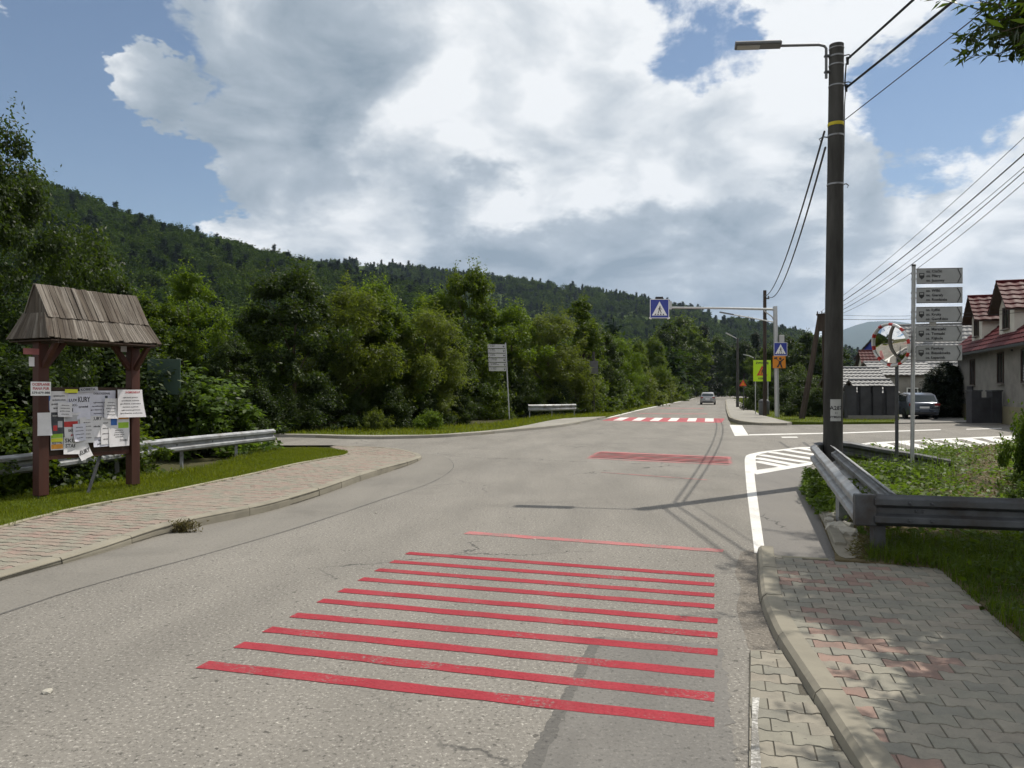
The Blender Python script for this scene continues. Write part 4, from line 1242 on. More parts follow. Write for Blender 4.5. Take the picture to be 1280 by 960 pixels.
# shade tree right of the pavement: only a bough hangs into view, its shadow dapples the blocks
def bough_tree():
    rs = np.random.RandomState(31); base = Vector((8.6, 8.6, 0.0)); t = thing('willow_tree', 'roadside willow whose bough hangs over the block pavement', 'tree', base)
    rr = random.Random(5); wood = MB(); V_, F_, T_ = [], [], []; nv = 0
    wood.tube([(0, 0, -0.1), (-0.1, 0.05, 1.5), (-0.25, 0.1, 3.0), (-0.3, 0.1, 4.6), (-0.1, 0.0, 6.5), (0.1, 0, 8.6)], [0.21, 0.17, 0.15, 0.12, 0.08, 0.03], 9)
    ends = []
    for i in range(110):                                               # the crown itself
        a = rr.uniform(0, 2 * math.pi); z0 = rr.uniform(2.4, 6.0); L = rr.uniform(0.8, 2.7)
        s = Vector((-0.25, 0.08, z0)); e = s + Vector((math.cos(a) * L, math.sin(a) * L, rr.uniform(0.1, 1.8)))
        w = base + e
        if w.x < w.y * 0.70 and (w.z - EYE) < w.y * 0.56: continue     # the photograph shows open sky there
        ends.append((s, e))
    for px, py, d in ((1282, 26, 7.6), (1274, 40, 7.8), (1288, 8, 7.4), (1264, 10, 7.9), (1284, 46, 7.7), (1276, 8, 7.6), (1290, 28, 7.8), (1268, 26, 7.7)):
        ends.append((Vector((-0.3, 0.1, 4.4)), at(px, py, d) - base))
    def shade(x, y, zmax=8.2):                                          # a bough that shades the ground at (x, y)
        z = 2.8
        while z < zmax:
            w = Vector((x, y, 0.08)) + SUN_DIR * ((z - 0.08) / SUN_DIR.z)
            if w.x > w.y * 0.715 or (w.z - EYE) > w.y * 0.57: break
            z += 0.15
        z += rr.uniform(0.0, 1.1); w = Vector((x, y, 0.08)) + SUN_DIR * ((z - 0.08) / SUN_DIR.z)
        ends.append((Vector((-0.3, 0.1, min(6.4, max(2.6, w.z - 0.6)))), w - base))
    first = len(ends)
    for i in range(130): shade(rr.uniform(3.5, 8.0), rr.uniform(5.4, 8.8))
    for i in range(80):
        x, y = rr.uniform(2.3, 4.6), rr.uniform(4.7, 7.6)
        if x - 2.0 + (y - 4.7) * 0.55 > 0.75: shade(x, y)
    for i in range(46):
        w = G(rr.uniform(1110, 1330), rr.uniform(785, 985), .08)
        if rr.random() < 0.35 + (w.x / w.y - .5) * 2.2: shade(w.x, w.y)
    for q_, (s, e) in enumerate(ends):
        shady = q_ >= first - 8
        mid = s.lerp(e, 0.55) + Vector((0, 0, 0.25)); wood.tube([s, mid, e], [0.03, 0.016, 0.005], 4)
        for k in range((14 if q_ < first else 22) if shady else 12):                           # twigs with narrow leaves in pairs
            b = mid.lerp(e, (0.8 + 0.25 * rr.random()) if shady else 0.3 + 0.75 * rr.random()) + Vector((rr.gauss(0, .2), rr.gauss(0, .2), rr.gauss(0, .13))); d = Vector((rr.gauss(0, .6), rr.gauss(0, .6), rr.gauss(-0.25, .4))).normalized(); L = rr.uniform(0.25, 0.6)
            w = base + b + d * L; w0 = base + b
            if min(w.x / w.y, w0.x / w0.y) < 0.70 and max(min((w.z - EYE) / w.y, (w0.z - EYE) / w0.y), 0) < 0.43: continue   # open sky in the photograph
            wood.tube([b, b + d * L], [0.005, 0.002], 3, False)
            m = 16; tt = np.linspace(0.1, 1, m)[:, None]
            P = np.array(b)[None] + np.array(d)[None] * tt * L + rs.normal(0, .012, (m, 3))
            N = unit(rs.normal(0, .6, (m, 3)) + np.array([0, 0, .9])); side = np.where(np.arange(m) % 2 == 0, 1.0, -1.0)[:, None]
            D = unit(np.array(d)[None] * 0.7 + np.cross(N, np.array(d)[None]) * side * 0.8 + np.array([0, 0, -.3]))
            v, f = leaf_quads(P, N, D, 0.12, 0.036, rs); V_.append(v); F_.append(f + nv); nv += len(v); T_.append(np.repeat(np.clip(rs.normal(.45, .2, m), 0, 1), 4))
    link('trunk', wood.mesh('trunk', fix=False), M['bark'], t)
    link('crown', fast_mesh('crown', np.concatenate(V_), np.concatenate(F_), np.concatenate(T_), M['leaf_dark']), None, t)


bough_tree()


# grass and weeds --------------------------------------------------------------
def blades(name, poly, n, z, h, w, m, seed, lean=0.35, clump=None, hmask=None, parent=None):
    """grass blades scattered over a polygon as one object"""
    rs = np.random.RandomState(seed)
    xs = [p[0] for p in poly]; ys = [p[1] for p in poly]; X = np.zeros(0); Y = np.zeros(0)
    while len(X) < n:
        x = rs.uniform(min(xs), max(xs), n * 2); y = rs.uniform(min(ys), max(ys), n * 2); ok = inside_np(poly, x, y)
        X = np.concatenate([X, x[ok]]); Y = np.concatenate([Y, y[ok]])
    X, Y = X[:n], Y[:n]
    nz = 0.5 + 0.5 * np.sin(X * 2.3 + np.sin(Y * 1.7) * 2) * np.sin(Y * 2.9 + np.cos(X * 1.3) * 2)
    hh = h * rs.uniform(0.45, 1.25, n) * (0.55 + 0.75 * nz)
    if hmask is not None: hh *= hmask(X, Y)
    a = rs.uniform(0, 2 * np.pi, n); le = rs.normal(0, lean, n)
    b = np.stack([X, Y, np.full(n, z)], 1); dx = np.stack([np.cos(a), np.sin(a), np.zeros(n)], 1); dn = np.stack([-np.sin(a), np.cos(a), np.zeros(n)], 1)
    ww = (w * rs.uniform(.7, 1.3, n))[:, None]
    up = np.array([0, 0, 1.0])[None]
    m1 = b + up * hh[:, None] * 0.55 + dn * (le * hh * 0.35)[:, None]
    tp = b + up * hh[:, None] * (1 - 0.25 * np.abs(le))[:, None] + dn * (le * hh * 1.1)[:, None]
    v = np.stack([b - dx * ww / 2, b + dx * ww / 2, m1 + dx * ww * .38, m1 - dx * ww * .38, tp], 1).reshape(-1, 3)
    o = np.arange(n)[:, None] * 5
    f = np.concatenate([o + np.array([[0, 1, 2]]), o + np.array([[0, 2, 3]]), o + np.array([[3, 2, 4]])])
    t = np.repeat(np.clip(rs.normal(.5, .2, n) + (nz - .5) * .35, 0, 1), 5)
    o_ = link(name, fast_mesh(name, v, f, t, M[m]), None, parent)
    return tag(o_, kind='stuff')


def weeds(name, poly, n, z, h, ln, wd, m, seed, dens=None, hf=None):
    """low leafy growth: leaves at uneven heights over a polygon, thicker where dens is high"""
    rs = np.random.RandomState(seed)
    xs = [p[0] for p in poly]; ys = [p[1] for p in poly]
    x = rs.uniform(min(xs), max(xs), n * 6); y = rs.uniform(min(ys), max(ys), n * 6); ok = inside_np(poly, x, y)
    if dens is not None: ok &= rs.uniform(0, 1, len(x)) < dens(x, y)
    x, y = x[ok][:n], y[ok][:n]; n = len(x)
    hz = 0.5 + 0.25 * np.sin(x * 3.1 + 1.3 * np.sin(y * 2.2)) + 0.25 * np.sin(y * 4.3 + 1.7 * np.cos(x * 2.7))
    zz = z + h * hz * rs.uniform(0.05, 1.0, n) ** 0.7 * (1 if hf is None else hf(x, y))
    P = np.stack([x, y, zz], 1)
    N = unit(rs.normal(0, .45, P.shape) + np.array([0, 0, 1.0])); D = unit(rs.normal(0, 1, P.shape))
    v, f = leaf_quads(P, N, D, ln, wd, rs, 0.15)
    t = np.repeat(np.clip(rs.normal(.5, .2, n) + (hz - .5) * .4, 0, 1), 4)
    return tag(link(name, fast_mesh(name, v, f, t, M[m]), None, None), kind='stuff')


lab = lambda o, t, c: tag(o, t, c)
lab(blades('grass_verge_blades', vl_poly, 52000, Z_VERGE - .012, 0.055, 0.007, 'grass_blade', 1), 'short mown grass between the left pavement and the guard rail', 'grass')
lab(blades('long_grass_blades', [p + Vector((0, 0, 0)) for p in (G(345, 563, .1), G(290, 580, .1), G(240, 594, .1), G(166, 604.5, .1), G(75, 617, .1), G(0, 632, .1), G(-200, 665, .1), G(-200, 655, .1), G(0, 624, .1), G(75, 610, .1), G(166, 598, .1), G(240, 587, .1), G(290, 573, .1), G(345, 558.5, .1))], 7000, 0.06, 0.13, 0.011, 'grass_blade', 2, 0.5), 'longer grass under the guard rail', 'grass')
lab(blades('far_verge_blades', vf_poly, 30000, 0.08, 0.16, 0.02, 'grass_blade', 3), 'sunlit grass strip beyond the footpath', 'grass')
lab(blades('lawn_blades', lawn_poly, 24000, 0.095, 0.12, 0.022, 'grass_blade', 4), 'bright lawn behind the crossing sign post', 'grass')
lab(blades('house_lawn_blades', lawn2_poly, 8000, 0.075, 0.10, 0.022, 'grass_blade', 5), 'thin grass in front of the red-roofed house', 'grass')
near_grass = [G(1082, 701, .09), G(1173, 711, .09), G(1280, 804, .09), G(1500, 985, .09), Vector((8.5, 2.2, 0)), Vector((9, 6.5, 0)), gx(1290, 8.3), gx(1180, 8.1), gx(1105, 8.3), gx(1092, 7.9), G(1088, 690, .09)]
lab(blades('shaded_grass_blades', near_grass, 40000, 0.08, 0.15, 0.008, 'leaf_green', 6, 0.75), 'shaded uncut grass under the long crash barrier rail', 'grass')  # leaf green darker than the mown blades, deepening the tree's shade by colour
isl_w = [gx(1012, 12.4), gx(1034, 9.6), gx(1090, 8.3), gx(1180, 8.0), gx(1420, 8.2), Vector((15, 14, 0)), G(1420, 549), G(1290, 555), G(1194, 565), G(1110, 575), G(1060, 581), G(1030, 589), G(1018, 601)]


def near_posts(x, y):
    u = CX + F * x / y
    return np.clip(1.25 - np.abs(u - 1085) / 125, 0.0, 1) + 0.07 + np.clip((u - 1235) / 100, 0, .5)


lab(weeds('weed_cover', isl_w, 36000, 0.085, 0.48, 0.09, 0.055, 'leaf_weed', 7, near_posts, lambda x, y: 0.25 + 0.75 * np.clip(near_posts(x, y), 0, 1)), 'bright green weeds round the mirror and sign posts', 'weeds')
lab(weeds('dry_litter', isl_w, 22000, 0.085, 0.10, 0.07, 0.032, 'leaf_dry', 8), 'dry yellowed plants and clippings covering the island', 'weeds')
lab(weeds('verge_weeds', near_grass, 5200, 0.085, 0.22, 0.07, 0.035, 'leaf_green', 17), 'leafy weeds among the shaded grass under the long rail', 'weeds')  # same darker green, with the shade worked into the leaf colour
lab(blades('weed_stalks', [gx(1050, 12.5), gx(1050, 15), gx(1180, 15), gx(1200, 12.5)], 260, 0.085, 0.62, 0.010, 'leaf_weed', 9, 0.35), 'tall thin stalks rising from the weeds', 'weeds')
lab(weeds('kerb_weeds', [G(1002, 620), G(1024, 652), G(1040, 650), G(1030, 600), G(1008, 600)], 2600, 0.05, 0.30, 0.08, 0.05, 'leaf_weed', 10), 'green weeds spilling over the kerb at the barrier corner', 'weeds')
lab(weeds('post_foot_weeds', [gx(1060, 7.5), gx(1078, 7.2), gx(1100, 7.7), gx(1075, 8.2)], 500, 0.09, 0.16, 0.06, 0.012, 'leaf_dry', 12), 'dry tufts round the foot of the barrier corner', 'weeds')

# the tuft growing from the kerb joint
tf = thing('kerb_tuft', 'small dry weed tuft growing out of the left kerb joint', 'weed', G(229, 664) + Vector((0.02, -0.05, 0)))
rs = np.random.RandomState(3); n = 420
P = np.stack([rs.normal(0, .085, n), rs.normal(0, .04, n), rs.uniform(0.005, .115, n)], 1)
v, f = leaf_quads(P, unit(rs.normal(0, .6, P.shape) + np.array([0, -.4, .6])), unit(rs.normal(0, 1, P.shape) + np.array([0, 0, .5])), 0.06, 0.016, rs)
link('leaves', fast_mesh('leaves', v, f, np.repeat(rs.uniform(0, 1, n), 4), M['leaf_dry']), None, tf)
mb = MB()
for i in range(9): mb.tube([(0.02 * i - .08, 0, 0), (0.024 * i - .1, -.02, .09)], [.003, .001], 3)
mb.build('stalks', M['bark'], tf)
rub = random.Random(8)
for i in range(16):
    p = rp[0].lerp(rp[3], rub.random()).lerp(rp[4].lerp(rp[2], rub.random()), rub.random()); s_ = rub.uniform(0.03, 0.11)
    bm = bmesh.new(); bmesh.ops.create_icosphere(bm, subdivisions=1, radius=s_)
    for v_ in bm.verts: v_.co *= rub.uniform(.7, 1.25); v_.co.z *= 0.6
    me = bpy.data.meshes.new('rubble_stone'); bm.to_mesh(me); bm.free()
    o = link('rubble_stone', me, M['stone_pale'], None, (p.x, p.y, 0.09 + s_ * .25))
    tag(o, 'pale broken stone lying beside the barrier corner post', 'stone', 'stones by the barrier corner')
rs_ = random.Random(12)
for (px, py, s_) in ((60, 864, .03), (1010, 935, .012), (668, 674, .02), (470, 641, .02), (835, 700, .012)):
    bm = bmesh.new(); bmesh.ops.create_icosphere(bm, subdivisions=1, radius=s_)
    for v_ in bm.verts: v_.co *= rs_.uniform(.6, 1.3); v_.co.z *= .5
    me = bpy.data.meshes.new('pebble'); bm.to_mesh(me); bm.free()
    tag(link('pebble', me, M['stone_pale'], None, G(px, py, s_ * .3)), 'loose pebble lying on the asphalt', 'pebble', 'pebbles on the road')


# ------------------------------------------------------------------ hills and their woods
def hill(name, ridge, r0, r1, m, foot=0.0, back=0.55, seed=0, rough=0.04):
    """a long hill: ridge = [(photo column, photo row of the ground line)] seen at distance r1, rising from r0"""
    cols = np.array([c for c, _ in ridge], float); rows = np.array([r for _, r in ridge], float)
    uu = np.linspace(cols[0], cols[-1], 150); az = np.arctan((uu - CX) / F) if cols[-1] < 4000 else None
    rowi = np.interp(uu, cols, rows)
    n = 46; V_ = []; rs = np.random.RandomState(seed); ph = rs.uniform(0, 6, 6)
    tt = np.concatenate([np.linspace(0, 1, 32), np.linspace(1.04, 1.6, n - 32)])
    for u, r in zip(uu, rowi):
        a = math.atan((u - CX) / F); hr = (CY - r) / F * (r1 * math.cos(a)) + EYE
        for t in tt:
            d = r0 + (r1 - r0) * t
            s = t if t < 1 else 1 - (t - 1) * back
            s = max(0.0, s); prof = s * s * (1.9 - 0.9 * s) if t < 1 else s
            w = 1 + rough * math.sin(u * .011 + ph[0] + t * 3) * math.sin(t * 9 + ph[1] + u * .006) * (1 - abs(2 * min(t, 1) - 1))
            V_.append((math.sin(a) * d, math.cos(a) * d, foot + (hr - foot) * prof * w))
    f = [(i * n + j, (i + 1) * n + j, (i + 1) * n + j + 1, i * n + j + 1) for i in range(len(uu) - 1) for j in range(n - 1)]
    o = link(name, fast_mesh(name, V_, f, None, M[m], True))
    tag(o, kind='structure')
    return np.array(V_).reshape(len(uu), n, 3)


def plane_row(c): return c
HILL_A = [(-2600, 40), (-1200, 95), (-300, 178), (50, 246), (150, 284), (280, 319), (400, 347), (520, 372), (660, 420), (760, 482), (820, 487)]
HILL_B = [(-400, 330), (200, 345), (300, 340), (380, 336), (460, 332), (560, 346), (700, 362), (800, 378), (860, 391), (930, 406), (1000, 422), (1060, 446), (1150, 462), (1300, 472), (1800, 480)]
HILL_D = [(700, 440), (960, 432), (1030, 424), (1060, 409), (1090, 401), (1125, 402), (1160, 408), (1220, 418), (1300, 424), (1500, 416), (1900, 430), (3200, 445)]
gA = hill('wooded_hill_near', HILL_A, 120, 560, 'hill_floor', -1, seed=1)
gB = hill('wooded_hill_far', HILL_B, 330, 1000, 'meadow', -1, seed=2)
gD = hill('mountain', HILL_D, 5000, 9500, 'mountain_wood', -2, seed=3, rough=0.1)


def far_tree(key, seed, kind):
    rs = np.random.RandomState(seed)
    if kind == 'leaf': v, f, t, C = crown(seed, 10.0, 4.0, 0.6, 64, 14, 1.0, 0.7, 'round', sprigs=14, clump_r=0.26)
    else: v, f, t, C = crown(seed, 12.0, 2.3, 0.3, 90, 8, 1.1, 0.42, 'cone', sprigs=0, droop=1.2, clump_r=0.2, fill=0.2)
    return fast_mesh('forest_tree', v, f, t, M['far_leaf' if kind == 'leaf' else 'far_needle'])


FOREST = bpy.data.collections.new('forest_trees')
for i, (k, s_) in enumerate((('leaf', 41), ('leaf', 42), ('leaf', 43), ('needle', 44), ('needle', 45))):
    o = bpy.data.objects.new('forest_tree_%d' % i, far_tree(k, s_, k)); FOREST.objects.link(o)


def forest(name, grid, n, seed, needle, size, label, clear=None, tmax=1.25, ulim=None):
    rs = np.random.RandomState(seed); a, b = grid.shape[:2]; jt = int(b * 0.9)
    # even over area: weight cells by their size
    i = rs.uniform(0, a - 1.001, n * 3); j = rs.uniform(0, jt - 1.001, n * 3)
    i0, j0 = i.astype(int), j.astype(int); fi, fj = (i - i0)[:, None], (j - j0)[:, None]
    P = grid[i0, j0] * (1 - fi) * (1 - fj) + grid[i0 + 1, j0] * fi * (1 - fj) + grid[i0, j0 + 1] * (1 - fi) * fj + grid[i0 + 1, j0 + 1] * fi * fj
    cell = np.linalg.norm(grid[i0 + 1, j0] - grid[i0, j0], axis=1) * np.linalg.norm(grid[i0, j0 + 1] - grid[i0, j0], axis=1)
    ok = rs.uniform(0, 1, n * 3) < cell / np.percentile(cell, 97)
    u = CX + F * P[:, 0] / np.maximum(P[:, 1], 1); w = CY - F * (P[:, 2] - EYE) / np.maximum(P[:, 1], 1)
    if clear is not None:
        for (cx_, cy_, rx, ry) in clear: ok &= ((u - cx_) / rx) ** 2 + ((w - cy_) / ry) ** 2 > rs.uniform(0.6, 1.3, n * 3)
    P = P[ok][:n]; n = len(P)
    me = bpy.data.meshes.new(name); me.vertices.add(n); me.vertices.foreach_set('co', P.astype(np.float32).ravel())
    patch = 0.5 + 0.5 * np.sin(P[:, 0] * .013 + 2 * np.sin(P[:, 1] * .011)) * np.sin(P[:, 1] * .017 + P[:, 2] * .03)
    isn = rs.uniform(0, 1, n) < needle * (0.35 + 1.3 * patch)
    idx = np.where(isn, rs.randint(3, 5, n), rs.randint(0, 3, n)).astype(np.int32)
    at_ = me.attributes.new('idx', 'INT', 'POINT'); at_.data.foreach_set('value', idx)
    sc = size * rs.uniform(0.62, 1.25, n); sc = np.where(isn, sc * 1.1, sc)
    at_ = me.attributes.new('scl', 'FLOAT_VECTOR', 'POINT'); at_.data.foreach_set('vector', np.stack([sc * rs.uniform(.85, 1.2, n), sc * rs.uniform(.85, 1.2, n), sc], 1).astype(np.float32).ravel())
    at_ = me.attributes.new('rot', 'FLOAT_VECTOR', 'POINT'); at_.data.foreach_set('vector', np.stack([np.zeros(n), np.zeros(n), rs.uniform(0, 6.28, n)], 1).astype(np.float32).ravel())
    o = tag(link(name, me), label, 'forest', None, 'stuff')
    ng = bpy.data.node_groups.new(name, 'GeometryNodeTree')
    ng.interface.new_socket('Geometry', in_out='INPUT', socket_type='NodeSocketGeometry'); ng.interface.new_socket('Geometry', in_out='OUTPUT', socket_type='NodeSocketGeometry')
    N = ng.nodes.new; gi, go = N('NodeGroupInput'), N('NodeGroupOutput'); iop = N('GeometryNodeInstanceOnPoints'); ci = N('GeometryNodeCollectionInfo')
    ci.inputs['Collection'].default_value = FOREST; ci.inputs['Separate Children'].default_value = True; ci.inputs['Reset Children'].default_value = True
    def na(nm, ty):
        q = N('GeometryNodeInputNamedAttribute'); q.data_type = ty; q.inputs['Name'].default_value = nm; return q.outputs['Attribute']
    L = ng.links.new
    L(gi.outputs[0], iop.inputs['Points']); L(ci.outputs[0], iop.inputs['Instance']); iop.inputs['Pick Instance'].default_value = True
    L(na('idx', 'INT'), iop.inputs['Instance Index']); L(na('rot', 'FLOAT_VECTOR'), iop.inputs['Rotation']); L(na('scl', 'FLOAT_VECTOR'), iop.inputs['Scale'])
    L(iop.outputs[0], go.inputs[0])
    md = o.modifiers.new('forest', 'NODES'); md.node_group = ng
    return o


forest('forest_near_hill', gA, 13000, 1, 0.2, 1.05, 'dense mixed wood covering the near hillside')
forest('forest_far_hill', gB, 18000, 2, 0.4, 0.95, 'mixed wood with clearings on the far ridge',
       [(468, 333, 24, 6), (440, 343, 34, 5), (700, 364, 10, 3), (905, 402, 30, 6), (790, 399, 34, 4), (630, 374, 30, 4)])

# ------------------------------------------------------------------ notice board
NB0, NB1 = gx(51, 11.3, 0.10), gx(166, 12.65, 0.10)
nb_x = (NB1 - NB0); NB_L = nb_x.length; nb_x.normalize()
nb_rz = math.atan2(nb_x.y, nb_x.x)
nb_n = Vector((math.sin(nb_rz), -math.cos(nb_rz), 0))     # towards the road
nb = thing('notice_board', 'wooden notice board with a steep shingled roof and red-brown posts', 'notice board', (NB0.x, NB0.y, 0.10), nb_rz)
# local frame: x along the board, -y towards the road, z up


def on_board(px, py):
    """a pixel on the plane of the notices -> (x, z) on the board"""
    d = Vector(((px - CX) / F, 1, (CY - py) / F)); o = Vector((0, 0, EYE))
    pl = NB0 + nb_n * 0.09
    t = (pl - o).dot(nb_n) / d.dot(nb_n); p = o + d * t
    return (p - NB0).dot(nb_x), p.z - 0.10


for x in (0.0, NB_L):
    MB().box((x, 0, 1.22), (0.155, 0.155, 2.36)).build('post', M['post_red_brown'], nb, bevel=0.008)
    f_ = MB().box((x - 0.05, 0, 0.02), (0.012, 0.09, 0.18)).box((x + 0.05, 0, 0.02), (0.012, 0.09, 0.18)); f_.build('steel_foot', M['dark_steel'], nb)
MB().box((NB_L / 2, 0, 2.44), (NB_L + 0.34, 0.13, 0.13)).build('head_beam', M['timber_dark'], nb, bevel=0.006)
for x, s in ((0.0, 1), (NB_L, -1)):
    MB().beam((x + s * 0.06, 0, 1.95), (x + s * 0.38, 0, 2.38), 0.075, 0.075).build('brace', M['post_red_brown'], nb)
    MB().beam((x, -0.07, 1.95), (x, -0.42, 2.36), 0.06, 0.07, (1, 0, 0)).build('brace', M['post_red_brown'], nb)
    MB().box((x, 0, 2.335), (0.10, 0.98, 0.08)).build('cross_beam', M['timber_dark'], nb)
bx0, bz0 = on_board(64, 566); bx1, bz1 = on_board(172, 490)
BZ0, BZ1 = 0.62, on_board(100, 489)[1] + 0.01
MB().box((NB_L / 2, 0, (BZ0 + BZ1) / 2), (NB_L - 0.17, 0.035, BZ1 - BZ0)).build('back_panel', M['board_dark'], nb)
MB().box((NB_L / 2, -0.005, BZ0 - 0.03), (NB_L - 0.17, 0.06, 0.06)).build('rail', M['post_red_brown'], nb)
MB().box((NB_L / 2, -0.005, BZ1 + 0.025), (NB_L - 0.17, 0.06, 0.05)).build('rail', M['board_dark'], nb)
MB().beam((1.0, 0.05, 0.62), (0.62, -0.15, -0.04), 0.035, 0.035).build('prop', M['dark_steel'], nb)

# roof: frame plus every shingle board
roof = MB()
XL, XR = -0.10, NB_L + 0.05
ZR, ZM, ZE, NM, NE = 3.17, 2.74, 2.36, 0.27, 0.52
XEL, XER = -0.20, NB_L + 0.14
for x in (XL + 0.06, XR - 0.06):
    roof.add([(x, -NM + .04, ZM - .02), (x, NM - .04, ZM - .02), (x, 0, ZR - .06)], [(0, 1, 2)])
roof.box(((XL + XR) / 2, 0, ZR - 0.05), (XR - XL - .04, 0.06, 0.08)).box(((XL + XR) / 2, 0, ZE - 0.03), (XER - XEL - 0.06, 1.04, 0.02))
roof_o = roof.build('roof', M['board_dark'], nb)
rr = random.Random(9)


def shingle(a0, a1, b1, b0, th=0.022):
    """one board from its two upper corners to its two lower corners, with thickness; grain runs down the slope"""
    a0, a1, b0, b1 = map(Vector, (a0, a1, b0, b1)); c = (a0 + a1 + b0 + b1) / 4
    zz = ((a0 + a1) / 2 - (b0 + b1) / 2).normalized(); xx = (a1 - a0).normalized(); yy = zz.cross(xx).normalized(); xx = yy.cross(zz)
    m = Matrix((xx, yy, zz)).transposed(); mi = m.inverted()
    q = [mi @ (p - c) for p in (a0, a1, b1, b0)]
    v = [(p.x, p.y + s * th / 2, p.z) for s in (-1, 1) for p in q]
    mb = MB().add(v, [(0, 1, 2, 3), (7, 6, 5, 4), (0, 4, 5, 1), (1, 5, 6, 2), (2, 6, 7, 3), (3, 7, 4, 0)])
    o = mb.build('shingle', M['shingle'], roof_o)
    o.matrix_local = Matrix.Translation(c) @ m.to_4x4()


N_UP = 19
for side in (-1, 1):
    for i in range(N_UP):
        w = (XR - XL) / N_UP; x0 = XL + i * w + 0.004; x1 = x0 + w - 0.008
        if side < 0 and i == 6: x0 += 0.012
        if side < 0 and i == 5: x1 -= 0.008
        j = rr.uniform(-.012, .012); zt = ZR + rr.uniform(-.008, .008) - (0.0 if i < 7 else 0.008)
        shingle((x0, side * 0.02, zt), (x1, side * 0.02, zt), (x1 + .01, side * (NM + 0.05) + j * side, ZM - 0.07 + rr.uniform(-.008, .008)), (x0 + .01, side * (NM + 0.05) + j * side, ZM - 0.07 + rr.uniform(-.008, .008)))
    for i in range(22):
        t0, t1 = i / 22, (i + 1) / 22
        a0, a1 = XL + 0.02 + (XR - XL - .04) * t0, XL + 0.02 + (XR - XL - .04) * t1 - 0.004
        b0, b1 = XEL + (XER - XEL) * t0, XEL + (XER - XEL) * t1 - 0.006
        e = rr.uniform(-.015, .015)
        shingle((a0, side * (NM - 0.02), ZM), (a1, side * (NM - 0.02), ZM), (b1, side * (NE + e), ZE - e), (b0, side * (NE + e), ZE - e))
for xe, sg, xo in ((XL, -1, XEL), (XR, 1, XER)):
    for i in range(11):
        t0, t1 = i / 11, (i + 1) / 11 - .004
        shingle((xe + sg * 0.0, -NM + 2 * NM * t0, ZM), (xe, -NM + 2 * NM * t1, ZM), (xo, -NE + 2 * NE * t1, ZE), (xo, -NE + 2 * NE * t0, ZE))
    for i in range(6):
        y0 = -NM + .03 + i * (2 * NM - .06) / 6; y1 = y0 + (2 * NM - .06) / 6 - .006; hz = lambda y: ZR - .03 - (ZR - ZM) * abs(y) / NM
        shingle((xe + sg * -.03, y0, hz(y0)), (xe + sg * -.03, y1, hz(y1)), (xe + sg * -.03, y1, ZM - .02), (xe + sg * -.03, y0, ZM - .02))

# notices: each sheet its own thing, slightly curled
_pn = [0]


def notice(label, px0, py0, px1, py1, m, lines=(), tilt=0.0, curl=0.015, blocks=(), cat='notice', y0=None, seed=None):
    """a sheet between two pixel corners of the board; lines = (text, x share, y share, height share, width share, ink)"""
    _pn[0] += 1; k = _pn[0]; rr = random.Random(k)
    ax, az = on_board(px0, py0); bx, bz = on_board(px1, py1)
    cx, cz, w, h = (ax + bx) / 2, (az + bz) / 2, abs(bx - ax), abs(az - bz)
    off = (-0.030 - 0.0022 * k) if y0 is None else y0
    t = thing('notice_sheet', label, cat, nb.matrix_basis @ Vector((cx, off, cz)), nb_rz, 'notices on the board')
    rot = Matrix.Rotation(tilt, 4, 'Y')
    nx, nz = 7, 6; v = []; ca = rr.uniform(-1, 1); cb = rr.uniform(-1, 1)
    def surf(x, z):   # gentle waves, corners lifting
        u_, v_ = x / (w / 2), z / (h / 2)
        return -curl * (max(0, u_ * ca * .7 - v_ * .7) ** 2 + 0.35 * math.sin(u_ * 2.3 + k) * math.cos(v_ * 1.9 + k * 2) * 0.5 + 0.25)
    for j in range(nz + 1):
        for i in range(nx + 1):
            x, z = w * (i / nx - .5), h * (j / nz - .5); v.append(rot @ Vector((x, surf(x, z), z)))
    MB().add(v, [(j * (nx + 1) + i, j * (nx + 1) + i + 1, (j + 1) * (nx + 1) + i + 1, (j + 1) * (nx + 1) + i) for j in range(nz) for i in range(nx)]).build('sheet', M[m], t, smooth=True)
    for (bx_, bz_, bw, bh, bm) in blocks:      # printed colour fields
        q = []
        for j in range(4):
            for i in range(4):
                x, z = w * (bx_ - .5 + bw * i / 3), h * (.5 - bz_ - bh * j / 3); q.append(rot @ Vector((x, surf(x, z) - 0.0015, z)))
        MB().add(q, [(j * 4 + i, j * 4 + i + 1, j * 4 + i + 5, j * 4 + i + 4) for j in range(3) for i in range(3)]).build('print_field', M[bm], t)
    for (tx, lx, lz, lh, lw, ink) in lines:
        me = text_mesh(tx, 1.0, 'CENTER', 0.02)
        xs = [q.co.x for q in me.vertices]; span = max(xs) - min(xs)
        for q in me.vertices:
            x, z = w * (lx - .5) + q.co.x / span * lw * w, h * (.5 - lz) + q.co.y * lh * h
            q.co = rot @ Vector((x, surf(x, z) - 0.003, z))
        link('lettering', me, M[ink], t)
    return t


def lines_of(n, z0, z1, lh, lw=0.8, ink='ink', words=('ogłoszenie gminne', 'spotkanie sobota', 'godzina remiza', 'zapraszamy wszystkich')):
    return [(words[i % len(words)], .5, z0 + (z1 - z0) * i / max(1, n - 1), lh, lw * (0.75 + .25 * ((i * 7) % 3) / 2), ink) for i in range(n)]


